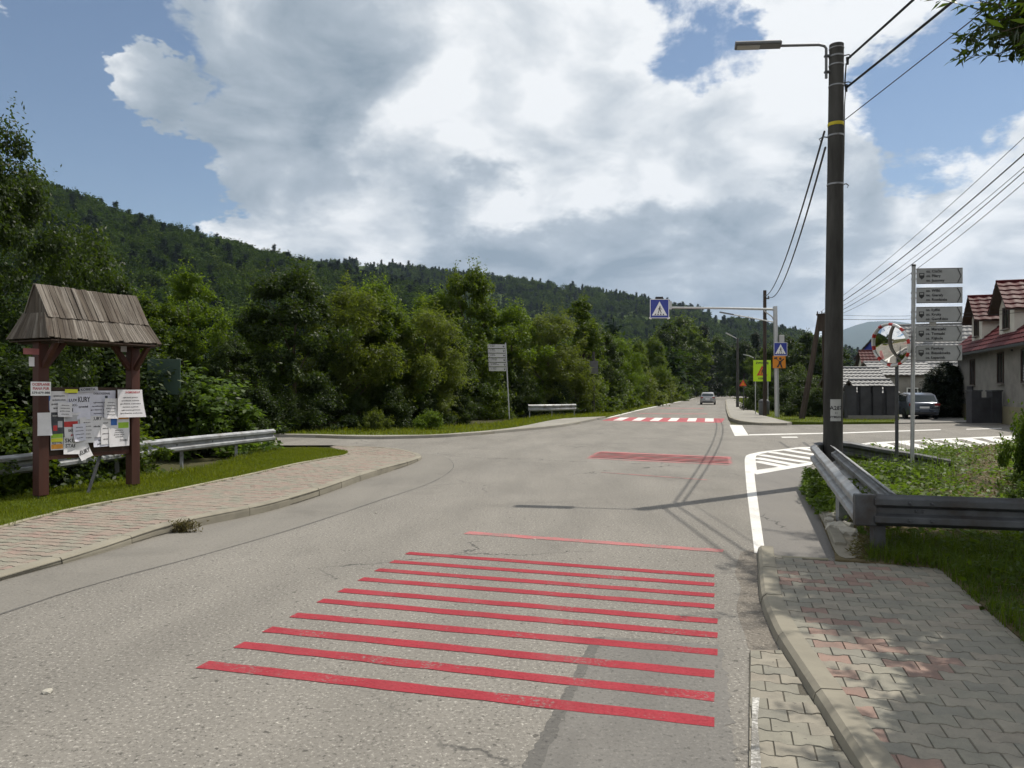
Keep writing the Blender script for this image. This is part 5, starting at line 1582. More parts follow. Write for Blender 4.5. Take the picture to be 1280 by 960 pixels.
notice('large pale notice sheet in the middle of the board', 112, 488, 147, 521, 'paper_lilac', lines_of(4, .45, .85, .07) + [('OGŁOSZENIE', .5, .12, .1, .6, 'ink')], blocks=((.62, .2, .1, .2, 'paper_dark'),))
notice('pale sheet with a red title wrapped over the right post', 146, 487, 177, 521, 'paper_white', lines_of(6, .28, .85, .06, .8) + [('KOMUNIKAT', .6, .1, .1, .6, 'ink_red')], curl=.05, y0=-0.10)
notice('white typed sheet in the upper left of the board', 64, 489, 88, 515, 'paper_white', lines_of(4, .22, .8, .11, .8))
notice('narrow blue sheet edge beside the left post', 60, 494, 65.5, 513, 'paper_blue')
notice('lilac poster with black blocks next to the word posters', 87, 492, 100, 516, 'paper_lilac', [('LUX', .5, .35, .2, .8, 'ink'), ('DISCO', .5, .6, .16, .9, 'ink')], blocks=((.12, .74, .36, .2, 'paper_dark'),))
notice('white poster reading KURY, upper middle of the board', 98, 489, 114, 524, 'paper_lilac', [('KURY', .55, .3, .26, .9, 'ink'), ('sprzedaż', .5, .55, .1, .7, 'ink')], curl=.03)
notice('dark photographic poster on the left of the board', 66, 516, 82.5, 542, 'paper_dark', [('KONCERT', .5, .15, .1, .8, 'sign_white')], blocks=((.15, .6, .3, .25, 'paper_red'), (.5, .4, .35, .3, 'paper_grey')))
notice('grey poster with a red band in the board centre', 82, 516, 113, 546, 'paper_white', [('SKUP AUT', .5, .72, .14, .7, 'ink'), ('gotówka', .5, .88, .1, .5, 'ink_red')], blocks=((.04, .1, .7, .25, 'paper_grey'), (.0, .35, .55, .22, 'paper_red'), (.58, .3, .4, .24, 'paper_grey')))
notice('green and orange striped leaflet low on the left', 65, 542, 81, 562, 'paper_white', [('FESTYN', .5, .6, .2, .8, 'ink')], blocks=((.04, .04, .92, .24, 'paper_green'), (.04, .3, .92, .22, 'paper_yellow'), (.04, .66, .92, .28, 'paper_orange')))
notice('torn poster with big black letters at the bottom', 81, 547, 101, 567, 'paper_white', [('SKUP', .5, .22, .3, .9, 'ink'), ('STARY', .55, .52, .3, .9, 'ink')], tilt=.06, curl=.03)
notice('tilted KURY poster hanging below the board edge', 98, 552, 114, 573, 'paper_white', [('KURY', .5, .6, .34, .85, 'ink')], tilt=-.35, curl=.04)
notice('KURY poster in the middle right of the board', 115, 520, 129, 546, 'paper_white', [('KURY', .5, .14, .22, .9, 'ink'), ('młode', .5, .5, .12, .6, 'ink')], curl=.03)
notice('low white notice right of the board centre', 118, 540, 148, 557, 'paper_lilac', lines_of(3, .3, .8, .14, .7))
notice('poster with a blue field and a green picture at the right', 137, 518, 163, 557, 'paper_white', lines_of(4, .5, .7, .05, .5) + [('ŻYWIEC', .72, .82, .08, .4, 'ink')], blocks=((.1, .04, .3, .3, 'paper_blue'), (.46, .02, .5, .14, 'paper_orange'), (.46, .26, .5, .18, 'paper_green')))
notice('plain white sheet low between the two KURY posters', 101, 522, 118, 553, 'paper_white', lines_of(5, .2, .8, .06, .7))
notice('narrow white sheet beside the blue and green poster', 127, 522, 139, 555, 'paper_white', lines_of(4, .2, .8, .07, .7))
notice('white leaflet under the typed sheet at the upper left', 73, 503, 91, 521, 'paper_white', lines_of(4, .2, .8, .09, .7), tilt=.05, curl=.03)
notice('white handbill over the red band poster', 92, 530, 108, 551, 'paper_lilac', lines_of(4, .2, .8, .08, .7), tilt=-.04, curl=.03)
notice('white sheet overlapping the large pale notice', 131, 498, 147, 523, 'paper_white', lines_of(5, .2, .8, .07, .7), tilt=.03, curl=.04)
notice('narrow yellow header strip above the notices', 82, 486.5, 98, 491, 'paper_yellow', curl=.003)
notice('torn strip with black letters on the top edge of the board', 100, 484, 123, 489.5, 'paper_grey', [('KOBIETA', .45, .5, .8, .8, 'ink')], tilt=-.05, curl=.01)
notice('blank white sheet taped to the left post', 46, 516, 63, 544, 'paper_white', curl=.02, y0=-0.10)
notice('white plate with red lettering screwed to the left post', 38, 477, 63.5, 494.5, 'sign_white', [('OCIEPLANIE', .5, .2, .27, .86, 'ink_red'), ('PIANĄ PUR', .5, .5, .27, .8, 'ink_red'), ('579-079-888', .5, .8, .22, .88, 'ink')], curl=.0, y0=-0.095, cat='sign')
notice('small pinkish plate high on the left post under the eaves', 29, 435, 49, 443.5, 'paper_pink', curl=0, y0=-0.09, cat='sign')
notice('little white tag below the pinkish plate', 36, 446, 43, 458, 'paper_white', curl=0.004, y0=-0.09)
notice('small pale tag high on the right post', 151, 430, 158.5, 440, 'paper_grey', curl=0.002, y0=-0.09)


# ------------------------------------------------------------------ crash barriers
W_PROF = [(0.0, .155), (.012, .155), (.02, .148), (.074, .122), (.082, .112), (.082, .062), (.074, .052), (.024, .030), (.018, .022), (.018, -.022), (.024, -.030), (.074, -.052), (.082, -.062), (.082, -.112), (.074, -.122), (.02, -.148), (.012, -.155), (0.0, -.155)]


def w_beam(mb, line, side=1.0, th=0.005, h=1.0):
    """W-shaped rail swept along a line of points (rail centre); side = which way it bulges"""
    n = len(W_PROF); rows = []
    for i, p in enumerate(line):
        d = (line[min(i + 1, len(line) - 1)] - line[max(i - 1, 0)]); d.z = 0; d.normalize(); nn = Vector((-d.y, d.x, 0)) * side
        rows.append([p + nn * a + Vector((0, 0, b * h)) for a, b in W_PROF] + [p + nn * (a - th) + Vector((0, 0, b * h)) for a, b in W_PROF[::-1]])
    m = 2 * n
    mb.add([v for r in rows for v in r], [(i * m + j, i * m + (j + 1) % m, (i + 1) * m + (j + 1) % m, (i + 1) * m + j) for i in range(len(line) - 1) for j in range(m)]
           + [tuple(range(m)), tuple(range((len(line) - 1) * m, len(line) * m))[::-1]])
    return mb


def barrier(name, label, line, posts, side, m='galvanised', seg=4.0, post_h=None, group=None, ground=0.0, h=1.0, boltm='dark_steel'):
    o = Vector((line[0].x, line[0].y, 0)); t = thing(name, label, 'crash barrier', o, 0, group)
    pts = smooth_line([p - o for p in line], 0.25) if len(line) > 2 else [line[0] - o, line[-1] - o]
    w_beam(MB(), pts, side, h=h).build('rail', M[m], t, smooth=True, angle=22)
    for p in posts:
        q = Vector((p[0], p[1], 0)) - o; top = p[2]
        mb = MB(); mb.box((q.x, q.y, (top + ground) / 2 - 0.05), (0.055, 0.10, top - ground + 0.1), p[3] if len(p) > 3 else 0.0)
        mb.build('post', M[m], t)
    L = 0
    for a, b in zip(pts, pts[1:]):
        d = b - a; L += d.length
        if L > 1.0:
            L = 0; n = Vector((-d.y, d.x, 0)).normalized() * side
            for dz in (.0, ): MB().box(a + n * 0.016 + Vector((0, 0, dz)), (.03, .03, .03)).build('bolt', M[boltm], t)
    return t


gl = [at(-260, 625, 9.0), at(0, 587, 11.6), at(150, 569, 14.4), at(250, 556, 16.9), at(343, 543.5, 19.8)]
for p in gl: p.z = 0.545
gl_s = smooth_line(gl, 0.5)
pl_ = []
for k in (3, 7, 11, 15, 19, 23):
    if k < len(gl_s): p = gl_s[k]; pl_.append((p.x - .06, p.y + .04, 0.60, 0.2))
barrier('crash_barrier', 'long grey steel guard rail running behind the notice board', gl, pl_, -1, 'galvanised', ground=-0.15)
gm = [at(660, 508.6, 45.0), at(690, 507.5, 45.6), at(720, 507.8, 47.5)]
for p in gm: p.z = 0.66
barrier('crash_barrier', 'short pale length of crash barrier beside the footpath trees', gm, [(gm[0].x + .1, gm[0].y + .08, .72), (gm[1].x, gm[1].y + .08, .72), (gm[2].x - .1, gm[2].y + .08, .72)], -1, 'galvanised', ground=0.0, h=1.25)

# the barrier that folds round the utility pole: long rail, corner, left rail, inner rail, rear rail
CN = at(1077, 637, 7.55); CN.z = 0.52
FL = at(1019, 566, 13.3); FL.z = 0.60
cb = thing('crash_barrier', 'folded crash barrier that wraps round the concrete utility pole', 'crash barrier', (CN.x, CN.y, 0))
o_ = Vector((CN.x, CN.y, 0)); dl = (FL - CN).normalized(); nl = Vector((-dl.y, dl.x, 0))
RE = gx(1330, 7.25, 0.50)
w_beam(MB(), [RE - o_, RE.lerp(CN, .33) - o_, RE.lerp(CN, .66) - o_, CN + (RE - CN).normalized() * .10 - o_], 1.0).build('front_rail', M['galvanised_dark'], cb, smooth=True, angle=22)  # darker steel colour stands in for shade on this rail
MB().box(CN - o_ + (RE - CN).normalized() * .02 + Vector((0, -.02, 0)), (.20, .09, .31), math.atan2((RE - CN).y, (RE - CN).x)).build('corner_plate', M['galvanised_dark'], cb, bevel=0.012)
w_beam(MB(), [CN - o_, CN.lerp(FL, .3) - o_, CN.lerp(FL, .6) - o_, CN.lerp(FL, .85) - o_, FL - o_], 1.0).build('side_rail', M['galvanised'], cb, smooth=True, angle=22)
ia, ib = CN + Vector((0.34, 0.12, 0.0)), FL + Vector((0.18, -0.2, 0.0))
w_beam(MB(), [ia - o_, ia.lerp(ib, .5) - o_, ib - o_], -1.0).build('inner_rail', M['galvanised'], cb, smooth=True, angle=22)
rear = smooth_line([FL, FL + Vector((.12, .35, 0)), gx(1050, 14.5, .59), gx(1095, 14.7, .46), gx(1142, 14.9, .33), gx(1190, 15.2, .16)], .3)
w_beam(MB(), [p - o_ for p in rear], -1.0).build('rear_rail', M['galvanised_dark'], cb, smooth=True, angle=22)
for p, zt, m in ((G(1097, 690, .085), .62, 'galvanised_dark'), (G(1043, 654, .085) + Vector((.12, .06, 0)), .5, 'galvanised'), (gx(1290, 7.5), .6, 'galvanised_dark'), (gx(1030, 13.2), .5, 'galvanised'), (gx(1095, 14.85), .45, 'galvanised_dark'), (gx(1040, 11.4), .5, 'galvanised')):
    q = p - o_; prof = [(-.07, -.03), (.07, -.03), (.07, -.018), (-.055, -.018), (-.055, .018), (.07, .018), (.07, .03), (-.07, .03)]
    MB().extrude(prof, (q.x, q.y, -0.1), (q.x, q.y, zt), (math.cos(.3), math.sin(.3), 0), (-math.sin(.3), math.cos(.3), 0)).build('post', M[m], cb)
d_ = (RE - CN).normalized(); n_ = Vector((-d_.y, d_.x, 0))
for s_, dz in ((.42, .085), (.62, .085), (.42, -.085), (.62, -.085), (.50, 0), (.56, 0)):
    q = CN - o_ + d_ * s_ - n_ * (.085 if dz else .02) + Vector((0, 0, dz))
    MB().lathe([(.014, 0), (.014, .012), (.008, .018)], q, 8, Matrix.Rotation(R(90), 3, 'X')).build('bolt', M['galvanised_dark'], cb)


# ------------------------------------------------------------------ street-name sign posts
NAMES = [('os. Ciaćki', 'os. Pilary', 'os. Jaszowy'), ('os. Wilki', 'os. Gierały', 'os. Rozdziele'), ('os. Łyżki', 'os. Kruky', 'os. Gwoździe'), ('os. Marszałki', 'os. Tomaski', 'os. Kąkole'), ('os. Pawlusy', 'os. Biesokówka', 'os. Łapaniek')]


def name_post(name, label, base, height, boards, bw, bh, pitch, top, rz, right=True, size=.05, polem='pole_steel', lean=(0, 0), z0=0.0, face='sign_back_grey'):
    t = thing(name, label, 'street sign', base, rz)
    MB().tube([(0, 0, z0 - .2), (lean[0], lean[1], height)], .035, 12).build('pole', M[polem], t, smooth=True)
    MB().lathe([(.038, 0), (.038, .03), (.02, .04)], (lean[0], lean[1], height), 12).build('pole_cap', M['black_plastic'], t)
    s = 1 if right else -1
    for i in range(len(boards)):
        z = top - i * pitch; lx = lean[0] * z / height
        x0 = lx + s * 0.045
        bd = MB().box((x0 + s * bw / 2, -.012, z), (bw, .02, bh)).build('name_board', M[face], t, bevel=.004)
        # frame line, crest and arrow head
        fr = MB()
        for zz in (bh / 2 - .008, -bh / 2 + .008): fr.box((x0 + s * bw / 2, -.0235, z + zz), (bw - .01, .002, .006))
        ex = x0 + s * (bw - .02); tip = x0 + s * (bw - .03); bk = x0 + s * (bw - .09)
        for sg in (1, -1): fr.beam((bk, -.0245, z + sg * (bh / 2 - .015)), (tip, -.0245, z), .006, .014, (0, 1, 0))
        fr.build('arrow', M['ink'], bd)
        cx_ = x0 + s * .085
        MB().add([(cx_ - .045, -.0245, z + .055), (cx_ + .045, -.0245, z + .055), (cx_ + .045, -.0245, z - .02), (cx_, -.0245, z - .065), (cx_ - .045, -.0245, z - .02)], [(0, 1, 2, 3, 4)]).build('crest', M['dark_steel'], bd)
        MB().add([(cx_ - .03, -.0255, z + .04), (cx_ + .03, -.0255, z + .04), (cx_ + .03, -.0255, z + .012), (cx_ - .03, -.0255, z + .012)], [(0, 1, 2, 3)]).build('crest_field', M['sign_back_grey'], bd)
        for j, tx in enumerate(boards[i]):
            lx0 = x0 + (s * .16 if right else -(bw - .12))
            lettering(tx, M['ink'], bd, frame(Vector((lx0, -.026, z + (1 - j) * bh * .29)), (1, 0, 0), (0, 0, 1)), size, None, 'LEFT', .02)
        for zz in (.05, -.05): MB().lathe([(.044, -.012), (.044, .012)], (lx, 0, z + zz), 12).build('clamp', M[polem], bd)
    return t


SP_Y = 13.8
SP_H = EYE + (CY - 333) * SP_Y / F - 0.085
name_post('street_sign_post', 'grey steel post carrying five dark arrow boards with street names', gx(1140, SP_Y, .085), SP_H, NAMES, .79, .285, (369.5 - 345.5) * SP_Y / F, EYE + (CY - 345.5) * SP_Y / F - .085, R(-6), True, .068, lean=(.03, 0), face='sign_back_grey')
LP = G(637, 523, .085)
name_post('street_sign_post', 'thin leaning post with a stack of small name boards beside the footpath', LP, 4.35, [(a, b) for a, b, c in NAMES] + [('os. Czarny', 'os. Dolina')], 1.0, .235, .262, 4.15, R(8), False, .075, lean=(-.24, 0), face='sign_face_pale')

# ------------------------------------------------------------------ traffic mirror
MY = 13.9
mr = thing('traffic_mirror', 'round convex traffic mirror with a red and white rim on a dark post', 'mirror', gx(1121, MY, .085))
mc = at(1113, 431, MY) - gx(1121, MY, .085)
MB().tube([(0, 0, -.3), (0, 0, mc.z + .25)], .03, 12).build('post', M['dark_steel'], mr, smooth=True)
fa = R(67); fd = Vector((-math.sin(fa), -math.cos(fa), -.20)).normalized()
Mm = fd.to_track_quat('Z', 'Y').to_matrix()
RM = .365
prof = [(RM, 0)] + [(RM * math.cos(R(a)) , .085 * math.sin(R(a))) for a in (20, 35, 50, 65, 80)] + [(0.0, .085)]
sph = [(RM * (1 - i / 10), .11 * (1 - (1 - i / 10) ** 2)) for i in range(11)]
MB().lathe(sph, mc, 48, Mm).build('mirror_face', M['mirror_glass'], mr, smooth=True, angle=80)
MB().lathe([(.02, -.10), (.20, -.085), (RM - .02, -.03), (RM + .03, -.01)], mc, 32, Mm).build('back_shell', M['black_plastic'], mr, smooth=True)
n = 30
for i in range(n):
    a0, a1 = 2 * math.pi * i / n, 2 * math.pi * (i + 1) / n; mb = MB(); ring = [(RM - .005, .012), (RM + .02, .03), (RM + .042, .012), (RM + .038, -.02), (RM, -.02)]
    for a in np.linspace(a0, a1, 4):
        mb.v += [tuple(mc + Mm @ Vector((r * math.cos(a), r * math.sin(a), z))) for r, z in ring]
    q = 5; mb.f += [(k * q + j, k * q + (j + 1) % q, (k + 1) * q + (j + 1) % q, (k + 1) * q + j) for k in range(3) for j in range(q)]
    mb.build('rim_segment', M['sign_red' if i % 3 == 0 else 'sign_white'], mr, smooth=True)
MB().beam(mc - fd * .09, Vector((0, 0, mc.z)), .06, .06).build('bracket', M['dark_steel'], mr)

# ------------------------------------------------------------------ poles, lamps, wires
PY = 13.8
PB_ = gx(1040.5, PY, 0.085); PTOP = EYE + (CY - 56) * PY / F


def concrete_pole(label, base, h, lean=0.0, r0=.175, r1=.125, group=None):
    t = thing('utility_pole', label, 'utility pole', base, 0, group)
    pts = [(lean * k / 10, 0, -.3 + (h + .3) * k / 10) for k in range(11)]
    MB().tube(pts, [r0 + (r1 - r0) * k / 10 for k in range(11)], 24).build('shaft', M['concrete_pole'], t, smooth=True)
    return t


pole = concrete_pole('tall round concrete utility pole standing inside the folded crash barrier', PB_, PTOP - .085, lean=.075)
pz = lambda row: EYE + (CY - row) * PY / F - .085
pxl = lambda z: .075 * z / (PTOP - .085)
pr_ = lambda z: .175 - .05 * z / (PTOP - .085)
for row, m, hgt in ((156, 'band_yellow', .03), (71, 'galvanised', .015), (82, 'galvanised', .012), (108, 'galvanised', .012), (170, 'galvanised', .015), (231, 'galvanised', .015), (61, 'galvanised', .01)):
    z = pz(row); MB().lathe([(pr_(z) + .004, -hgt), (pr_(z) + .007, 0), (pr_(z) + .004, hgt)], (pxl(z), 0, z), 24).build('strap', M[m], pole, smooth=True)


def hook(row, dx, dy, L=.14):
    z = pz(row); x = pxl(z) + pr_(z) * (1 if dx > 0 else -1)
    return MB().tube([(x - .02 * dx, 0, z), (x + dx * L * .6, dy * .3, z + .02), (x + dx * L, dy, z - .01), (x + dx * L * .8, dy, z - .05)], .011, 6).build('hook', M['galvanised_dark'], pole)


hook(70, 1, -.04); hook(104, 1, -.04); hook(231, 1, 0, .10); hook(172, -1, .06)
for i, (row, x) in enumerate(((76, .19), (110, .17))):
    MB().tube([(x + pxl(pz(row)), -.03, pz(row) + .05), (x + pxl(pz(row)), -.03, pz(row) - .08)], [.03, .022], 8).build('insulator', M['black_plastic'], pole)
MB().tube([(.17 + pxl(7), -.03, pz(80)), (.155 + pxl(7), -.02, pz(100)), (.16 + pxl(7), 0, pz(108))], .012, 6).build('jumper', M['cable_black'], pole)
MB().tube([(.16 + pxl(7), -.03, pz(114)), (.145 + pxl(7), -.02, pz(132)), (.14 + pxl(7), -.01, pz(190)), (.15, -.02, pz(330)), (.17, -.03, pz(560))], .009, 6).build('jumper', M['cable_black'], pole)
zc_ = pz(513)
pn = thing('pole_plate', 'pale number sheet wrapped on the concrete utility pole', 'notice', PB_)
mb = MB(); rr_ = pr_(zc_) + .006
angs = [math.radians(a) for a in range(-128, -63, 8)]
ox = pxl(zc_); n = len(angs)
for z in (pz(526), pz(499)): mb.v += [(ox + math.cos(a) * rr_, math.sin(a) * rr_, z) for a in angs]
mb.f += [(i, i + 1, n + i + 1, n + i) for i in range(n - 1)]
mb.build('sheet', M['sign_face_pale'], pn)
for tx, z, s_ in (('A287', pz(510), .10), ('11', pz(516), .05), ('WYMIANA', pz(521), .055)):
    me = text_mesh(tx, s_, 'CENTER', .02)
    for v in me.vertices:
        a = R(-95) + v.co.x / rr_; v.co = Vector((ox + math.cos(a) * (rr_ + .003), math.sin(a) * (rr_ + .003), z + v.co.y))
    link('lettering', me, M['ink'], pn)

# luminaire on its arm
zl = pz(62); lamp = thing('street_lamp', 'flat grey street lamp on a bent arm at the top of the concrete pole', 'street lamp', PB_ + Vector((pxl(zl), 0, 0)))
ax = -pr_(7.6) - .06; A_ = lambda k: Vector((-1.54 * k, .32 * k, 0))
arm_end = A_(.62)
MB().tube([(ax, 0, pz(98)), (ax, 0, zl + .02), (ax - .03, .01, zl + .07), (ax - .12, .03, zl + .10), tuple(arm_end + Vector((0, 0, zl + .16)))], .024, 10).build('arm', M['lamp_grey'], lamp, smooth=True)
for row in (70, 90): MB().box((ax + .03, 0, pz(row)), (.12, .07, .03)).build('clamp', M['galvanised_dark'], lamp)
hd = MB(); dv = A_(1).normalized(); sv = Vector((-dv.y, dv.x, 0)); e0 = arm_end - dv * -.02 + Vector((0, 0, zl + .17)); Lh = .78
prof = [(-.13, -.01), (-.13, .03), (-.09, .06), (.09, .06), (.13, .03), (.13, -.01), (.10, -.025), (-.10, -.025)]
hd.extrude(prof, e0 - dv * .04, e0 + dv * Lh + Vector((0, 0, .05)), sv, (0, 0, 1)).build('housing', M['lamp_grey'], lamp, bevel=.012)
MB().extrude([(-.09, -.034), (.09, -.034), (.09, -.024), (-.09, -.024)], e0 + dv * .34 + Vector((0, 0, .022)), e0 + dv * (Lh - .04) + Vector((0, 0, .048)), sv, (0, 0, 1)).build('lens', M['sign_face_pale'], lamp)

# further poles
FP_Y = 47.5
fp_b = gx(956, FP_Y, .1); fp_h = EYE + (CY - 363) * FP_Y / F - .1
wp = thing('utility_pole', 'dark wooden pole rising behind the crossing sign post', 'utility pole', fp_b)
MB().tube([(0, 0, -.3), (0, 0, fp_h * .5), (0, 0, fp_h)], [.125, .11, .10], 14).build('shaft', M['wood_pole'], wp, smooth=True)
MB().box((0.1, 0, fp_h - .5), (.35, .08, .08)).build('cross_piece', M['dark_steel'], wp)
for x in (-.05, .22): MB().tube([(x, 0, fp_h - .46), (x, 0, fp_h - .34)], .035, 8).build('insulator', M['black_plastic'], wp)
AP_Y = 43.0
ap_t = at(1027, 394, AP_Y)
ap = thing('utility_pole', 'twin-legged dark wooden pole behind the bright lawn', 'utility pole', gx(1022, AP_Y, .08))
tz = ap_t.z - .08
MB().tube([(-.95, 0, -.3), (-.3, 0, tz * .55), (.12, 0, tz)], [.17, .15, .12], 12).build('leg', M['wood_pole'], ap, smooth=True)
MB().tube([(.62, .3, -.3), (.5, .2, tz * .55), (.36, 0, tz)], [.17, .15, .12], 12).build('leg', M['wood_pole'], ap, smooth=True)
MB().box((.24, 0, tz - .45), (.42, .3, .9)).build('head_block', M['wood_pole'], ap)
MB().beam((-.1, -.1, tz + .02), (.75, -.1, tz + .06), .1, .1).build('cross_arm', M['wood_pole'], ap)
for x in (-.05, .2, .45, .68): MB().tube([(x, -.1, tz + .06), (x, -.1, tz + .2)], .035, 8).build('insulator', M['black_plastic'], ap)

P3 = Vector((11.4, 14.2, 0.05))
concrete_pole('round concrete pole beyond the weedy island that carries the bundle of overhead wires', P3, 8.4)
P4 = Vector((5.2, -21.0, 0.05))
concrete_pole('round concrete pole further back along the block pavement', P4, 8.2)


def cable(label, a, b, sag, r, group=None, n=22):
    a, b = Vector(a), Vector(b); t = bpy.data.objects
    pts = [Vector((0, 0, 0)) + (b - a) * (k / n) - Vector((0, 0, 4 * sag * (k / n) * (1 - k / n))) for k in range(n + 1)]
    o = MB().tube(pts, r, 6).build('overhead_cable', M['cable_black'], None, smooth=True)
    o.location = a
    return tag(o, label, 'cable', group)


pw = lambda row, dx, dy=0: PB_ + Vector((pxl(pz(row)) + dx, dy, pz(row)))
cable('thick twisted cable leaving the pole top towards the near street', pw(74, .2, -.03), P4 + Vector((.15, 0, 7.7)), .55, .021, 'cables along the near street')
cable('thick twisted cable leaving the second hook of the pole towards the near street', pw(110, .18, -.03), P4 + Vector((.2, 0, 7.3)), .6, .021, 'cables along the near street')
cable('thin wire leaving the concrete pole above the yellow strap', pw(150, .16, -.03), P4 + Vector((.25, 0, 6.9)), .35, .008, 'cables along the near street')
cable('twisted cable sagging from the left side of the concrete pole to the wooden pole', pw(163, -.18, .06), fp_b + Vector((-.02, 0, fp_h - .35)), .75, .019, 'cables to the wooden pole')
cable('lower twisted cable sagging from the concrete pole to the wooden pole', pw(183, -.16, .06), fp_b + Vector((.22, 0, fp_h - .36)), .95, .019, 'cables to the wooden pole')
for i, (dz, dx, r) in enumerate(((.85, .1, .008), (.55, .2, .017), (.35, .3, .008), (.22, .2, .012), (-.1, .1, .009))):
    cable('one of the bundle of wires climbing to the right from the twin-legged pole', ap_t + Vector((-.2 + .22 * i, -.1, .12 - .05 * i)), P3 + Vector((dx, 0, 7.35 + dz)), .3 + .07 * i, r, 'wires from the twin-legged pole')
cable('nearly level thin wire running from the twin-legged pole towards the house', ap_t + Vector((.2, 0, .05)), at(1300, 383, 36), .25, .009, 'level wires in front of the house')
cable('nearly level wire just below the first, towards the house', ap_t + Vector((.1, 0, -.2)), at(1300, 388, 36), .2, .013, 'level wires in front of the house')

# ------------------------------------------------------------------ crossing sign gantry and its neighbours
GY = 45.5
gb = gx(971.5, GY, .1)
gan = thing('crossing_gantry', 'grey steel mast with a long arm holding a blue crossing sign over the road', 'sign gantry', gb)
gh = EYE + (CY - 383) * GY / F - .1
MB().tube([(0, 0, -.3), (-.12, 0, gh)], [.135, .12], 16).build('mast', M['pole_steel'], gan, smooth=True)
a0 = Vector((-.12, 0, gh - .18)); a1 = at(838, 384.5, GY + 1.2) - gb
MB().tube([a0, a0.lerp(a1, .5) + Vector((0, 0, .02)), a1], [.075, .065, .055], 12).build('arm', M['pole_steel'], gan, smooth=True)
MB().tube([(-.12, 0, gh - .95), (-.3, .05, gh - .6), (-.75, .12, gh - .25)], .04, 8).build('brace', M['pole_steel'], gan, smooth=True)
l0 = Vector((-.1, 0, EYE + (CY - 403) * GY / F - .1)); l1 = at(915, 393, GY + .6) - gb
MB().tube([l0, l1], .035, 8).build('lamp_arm', M['pole_steel'], gan, smooth=True)
ld = (l1 - l0).normalized(); MB().beam(l1 - ld * .1, l1 + ld * .75, .22, .07).build('lamp_head', M['lamp_grey'], gan)
ctl = at(977, 424, GY - .1) - gb
MB().box(ctl, (.28, .16, .5)).build('control_box', M['sign_face_pale'], gan, bevel=.015)


def walker(mb, o, s, y):
    """striding figure of the crossing sign, height s, at o in the XZ plane"""
    def P(a): return [(o.x + x * s, y, o.z + z * s) for x, z in a]
    for q in ([(-.05, .1), (.1, .1), (.12, .38), (-.02, .38)], [(.0, .12), (.1, .12), (.26, -.38), (.16, -.38)], [(-.05, .12), (.05, .12), (-.12, -.38), (-.22, -.38)],
              [(.08, .34), (.1, .26), (.26, .06), (.3, .1)], [(-.02, .36), (.02, .28), (-.18, .04), (-.22, .09)]):
        mb.add(P(q), [(0, 1, 2, 3)])
    mb.add(P([(.05 + .075 * math.cos(t), .47 + .075 * math.sin(t)) for t in (k * math.pi / 4 for k in range(8))]), [tuple(range(8))])


def crossing_sign(parent, c, s, name='crossing_sign'):
    b = MB().box(c, (s, .05, s)).build(name, M['sign_blue'], parent, bevel=.01)
    y = c.y - .030
    e = MB()
    for dx, dz, w, h in ((0, .485, 1, .03), (0, -.485, 1, .03), (.485, 0, .03, 1), (-.485, 0, .03, 1)): e.box((c.x + dx * s, y + .004, c.z + dz * s), (w * s, .006, h * s))
    e.build('border', M['sign_white'], b)
    MB().add([(c.x - .40 * s, y, c.z - .36 * s), (c.x + .40 * s, y, c.z - .36 * s), (c.x, y, c.z + .38 * s)], [(0, 1, 2)]).build('triangle', M['sign_white'], b)
    m = MB(); walker(m, Vector((c.x, 0, c.z - .08 * s)), .42 * s, y - .004); m.build('figure', M['ink'], b)
    st = MB()
    for k in range(4): st.add([(c.x + (-.27 + .15 * k) * s, y - .003, c.z - .34 * s), (c.x + (-.20 + .15 * k) * s, y - .003, c.z - .34 * s), (c.x + (-.17 + .13 * k) * s, y - .003, c.z - .27 * s), (c.x + (-.23 + .13 * k) * s, y - .003, c.z - .27 * s)], [(0, 1, 2, 3)])
    st.build('zebra', M['ink'], b)
    return b


c1 = at(824, 386, GY + 1.2) - gb
s1 = crossing_sign(gan, c1 + Vector((0, -.08, 0)), 1.17)
MB().box(c1, (.9, .1, .9)).build('sign_frame', M['black_plastic'], gan)
for sx in (-.5, .5): MB().tube([c1 + Vector((sx, -.05, -.62)), c1 + Vector((sx * 1.25, -.1, -.56))], .05, 8).build('beacon', M['sign_white'], gan)
MB().box(c1 + Vector((0, 0, .66)), (.45, .2, .14)).build('beacon_box', M['black_plastic'], gan)
MB().box(c1 + Vector((.68, -.02, .22)), (.16, .1, .5)).build('bracket', M['pole_steel'], gan)
c2 = at(975.5, 436.5, GY - .2) - gb
crossing_sign(gan, c2, .80)
c3 = at(974, 452.5, GY - .2) - gb
ob = MB().box(c3, (.76, .04, .74)).build('warning_plate', M['sign_orange'], gan, bevel=.01)
fg = MB(); y = c3.y - .026
for q in ([(-.02, .06), (.14, .10), (.12, -.12), (-.05, -.10)], [(.02, -.1), (.12, -.1), (.2, -.34), (.1, -.34)], [(-.04, -.1), (.05, -.1), (-.06, -.32), (-.16, -.30)], [(.1, .1), (.13, .02), (.30, .16), (.27, .22)], [(-.02, .08), (.02, .0), (-.20, .18), (-.22, .24)],
          [(-.32, .26), (-.12, .3), (-.12, .2), (-.30, .16)]):
    fg.add([(c3.x + a, y, c3.z + b) for a, b in q], [(0, 1, 2, 3)])
fg.add([(c3.x + .06 + .08 * math.cos(t), y, c3.z + .2 + .08 * math.sin(t)) for t in (k * math.pi / 4 for k in range(8))], [tuple(range(8))]); fg.build('figure', M['ink'], ob)

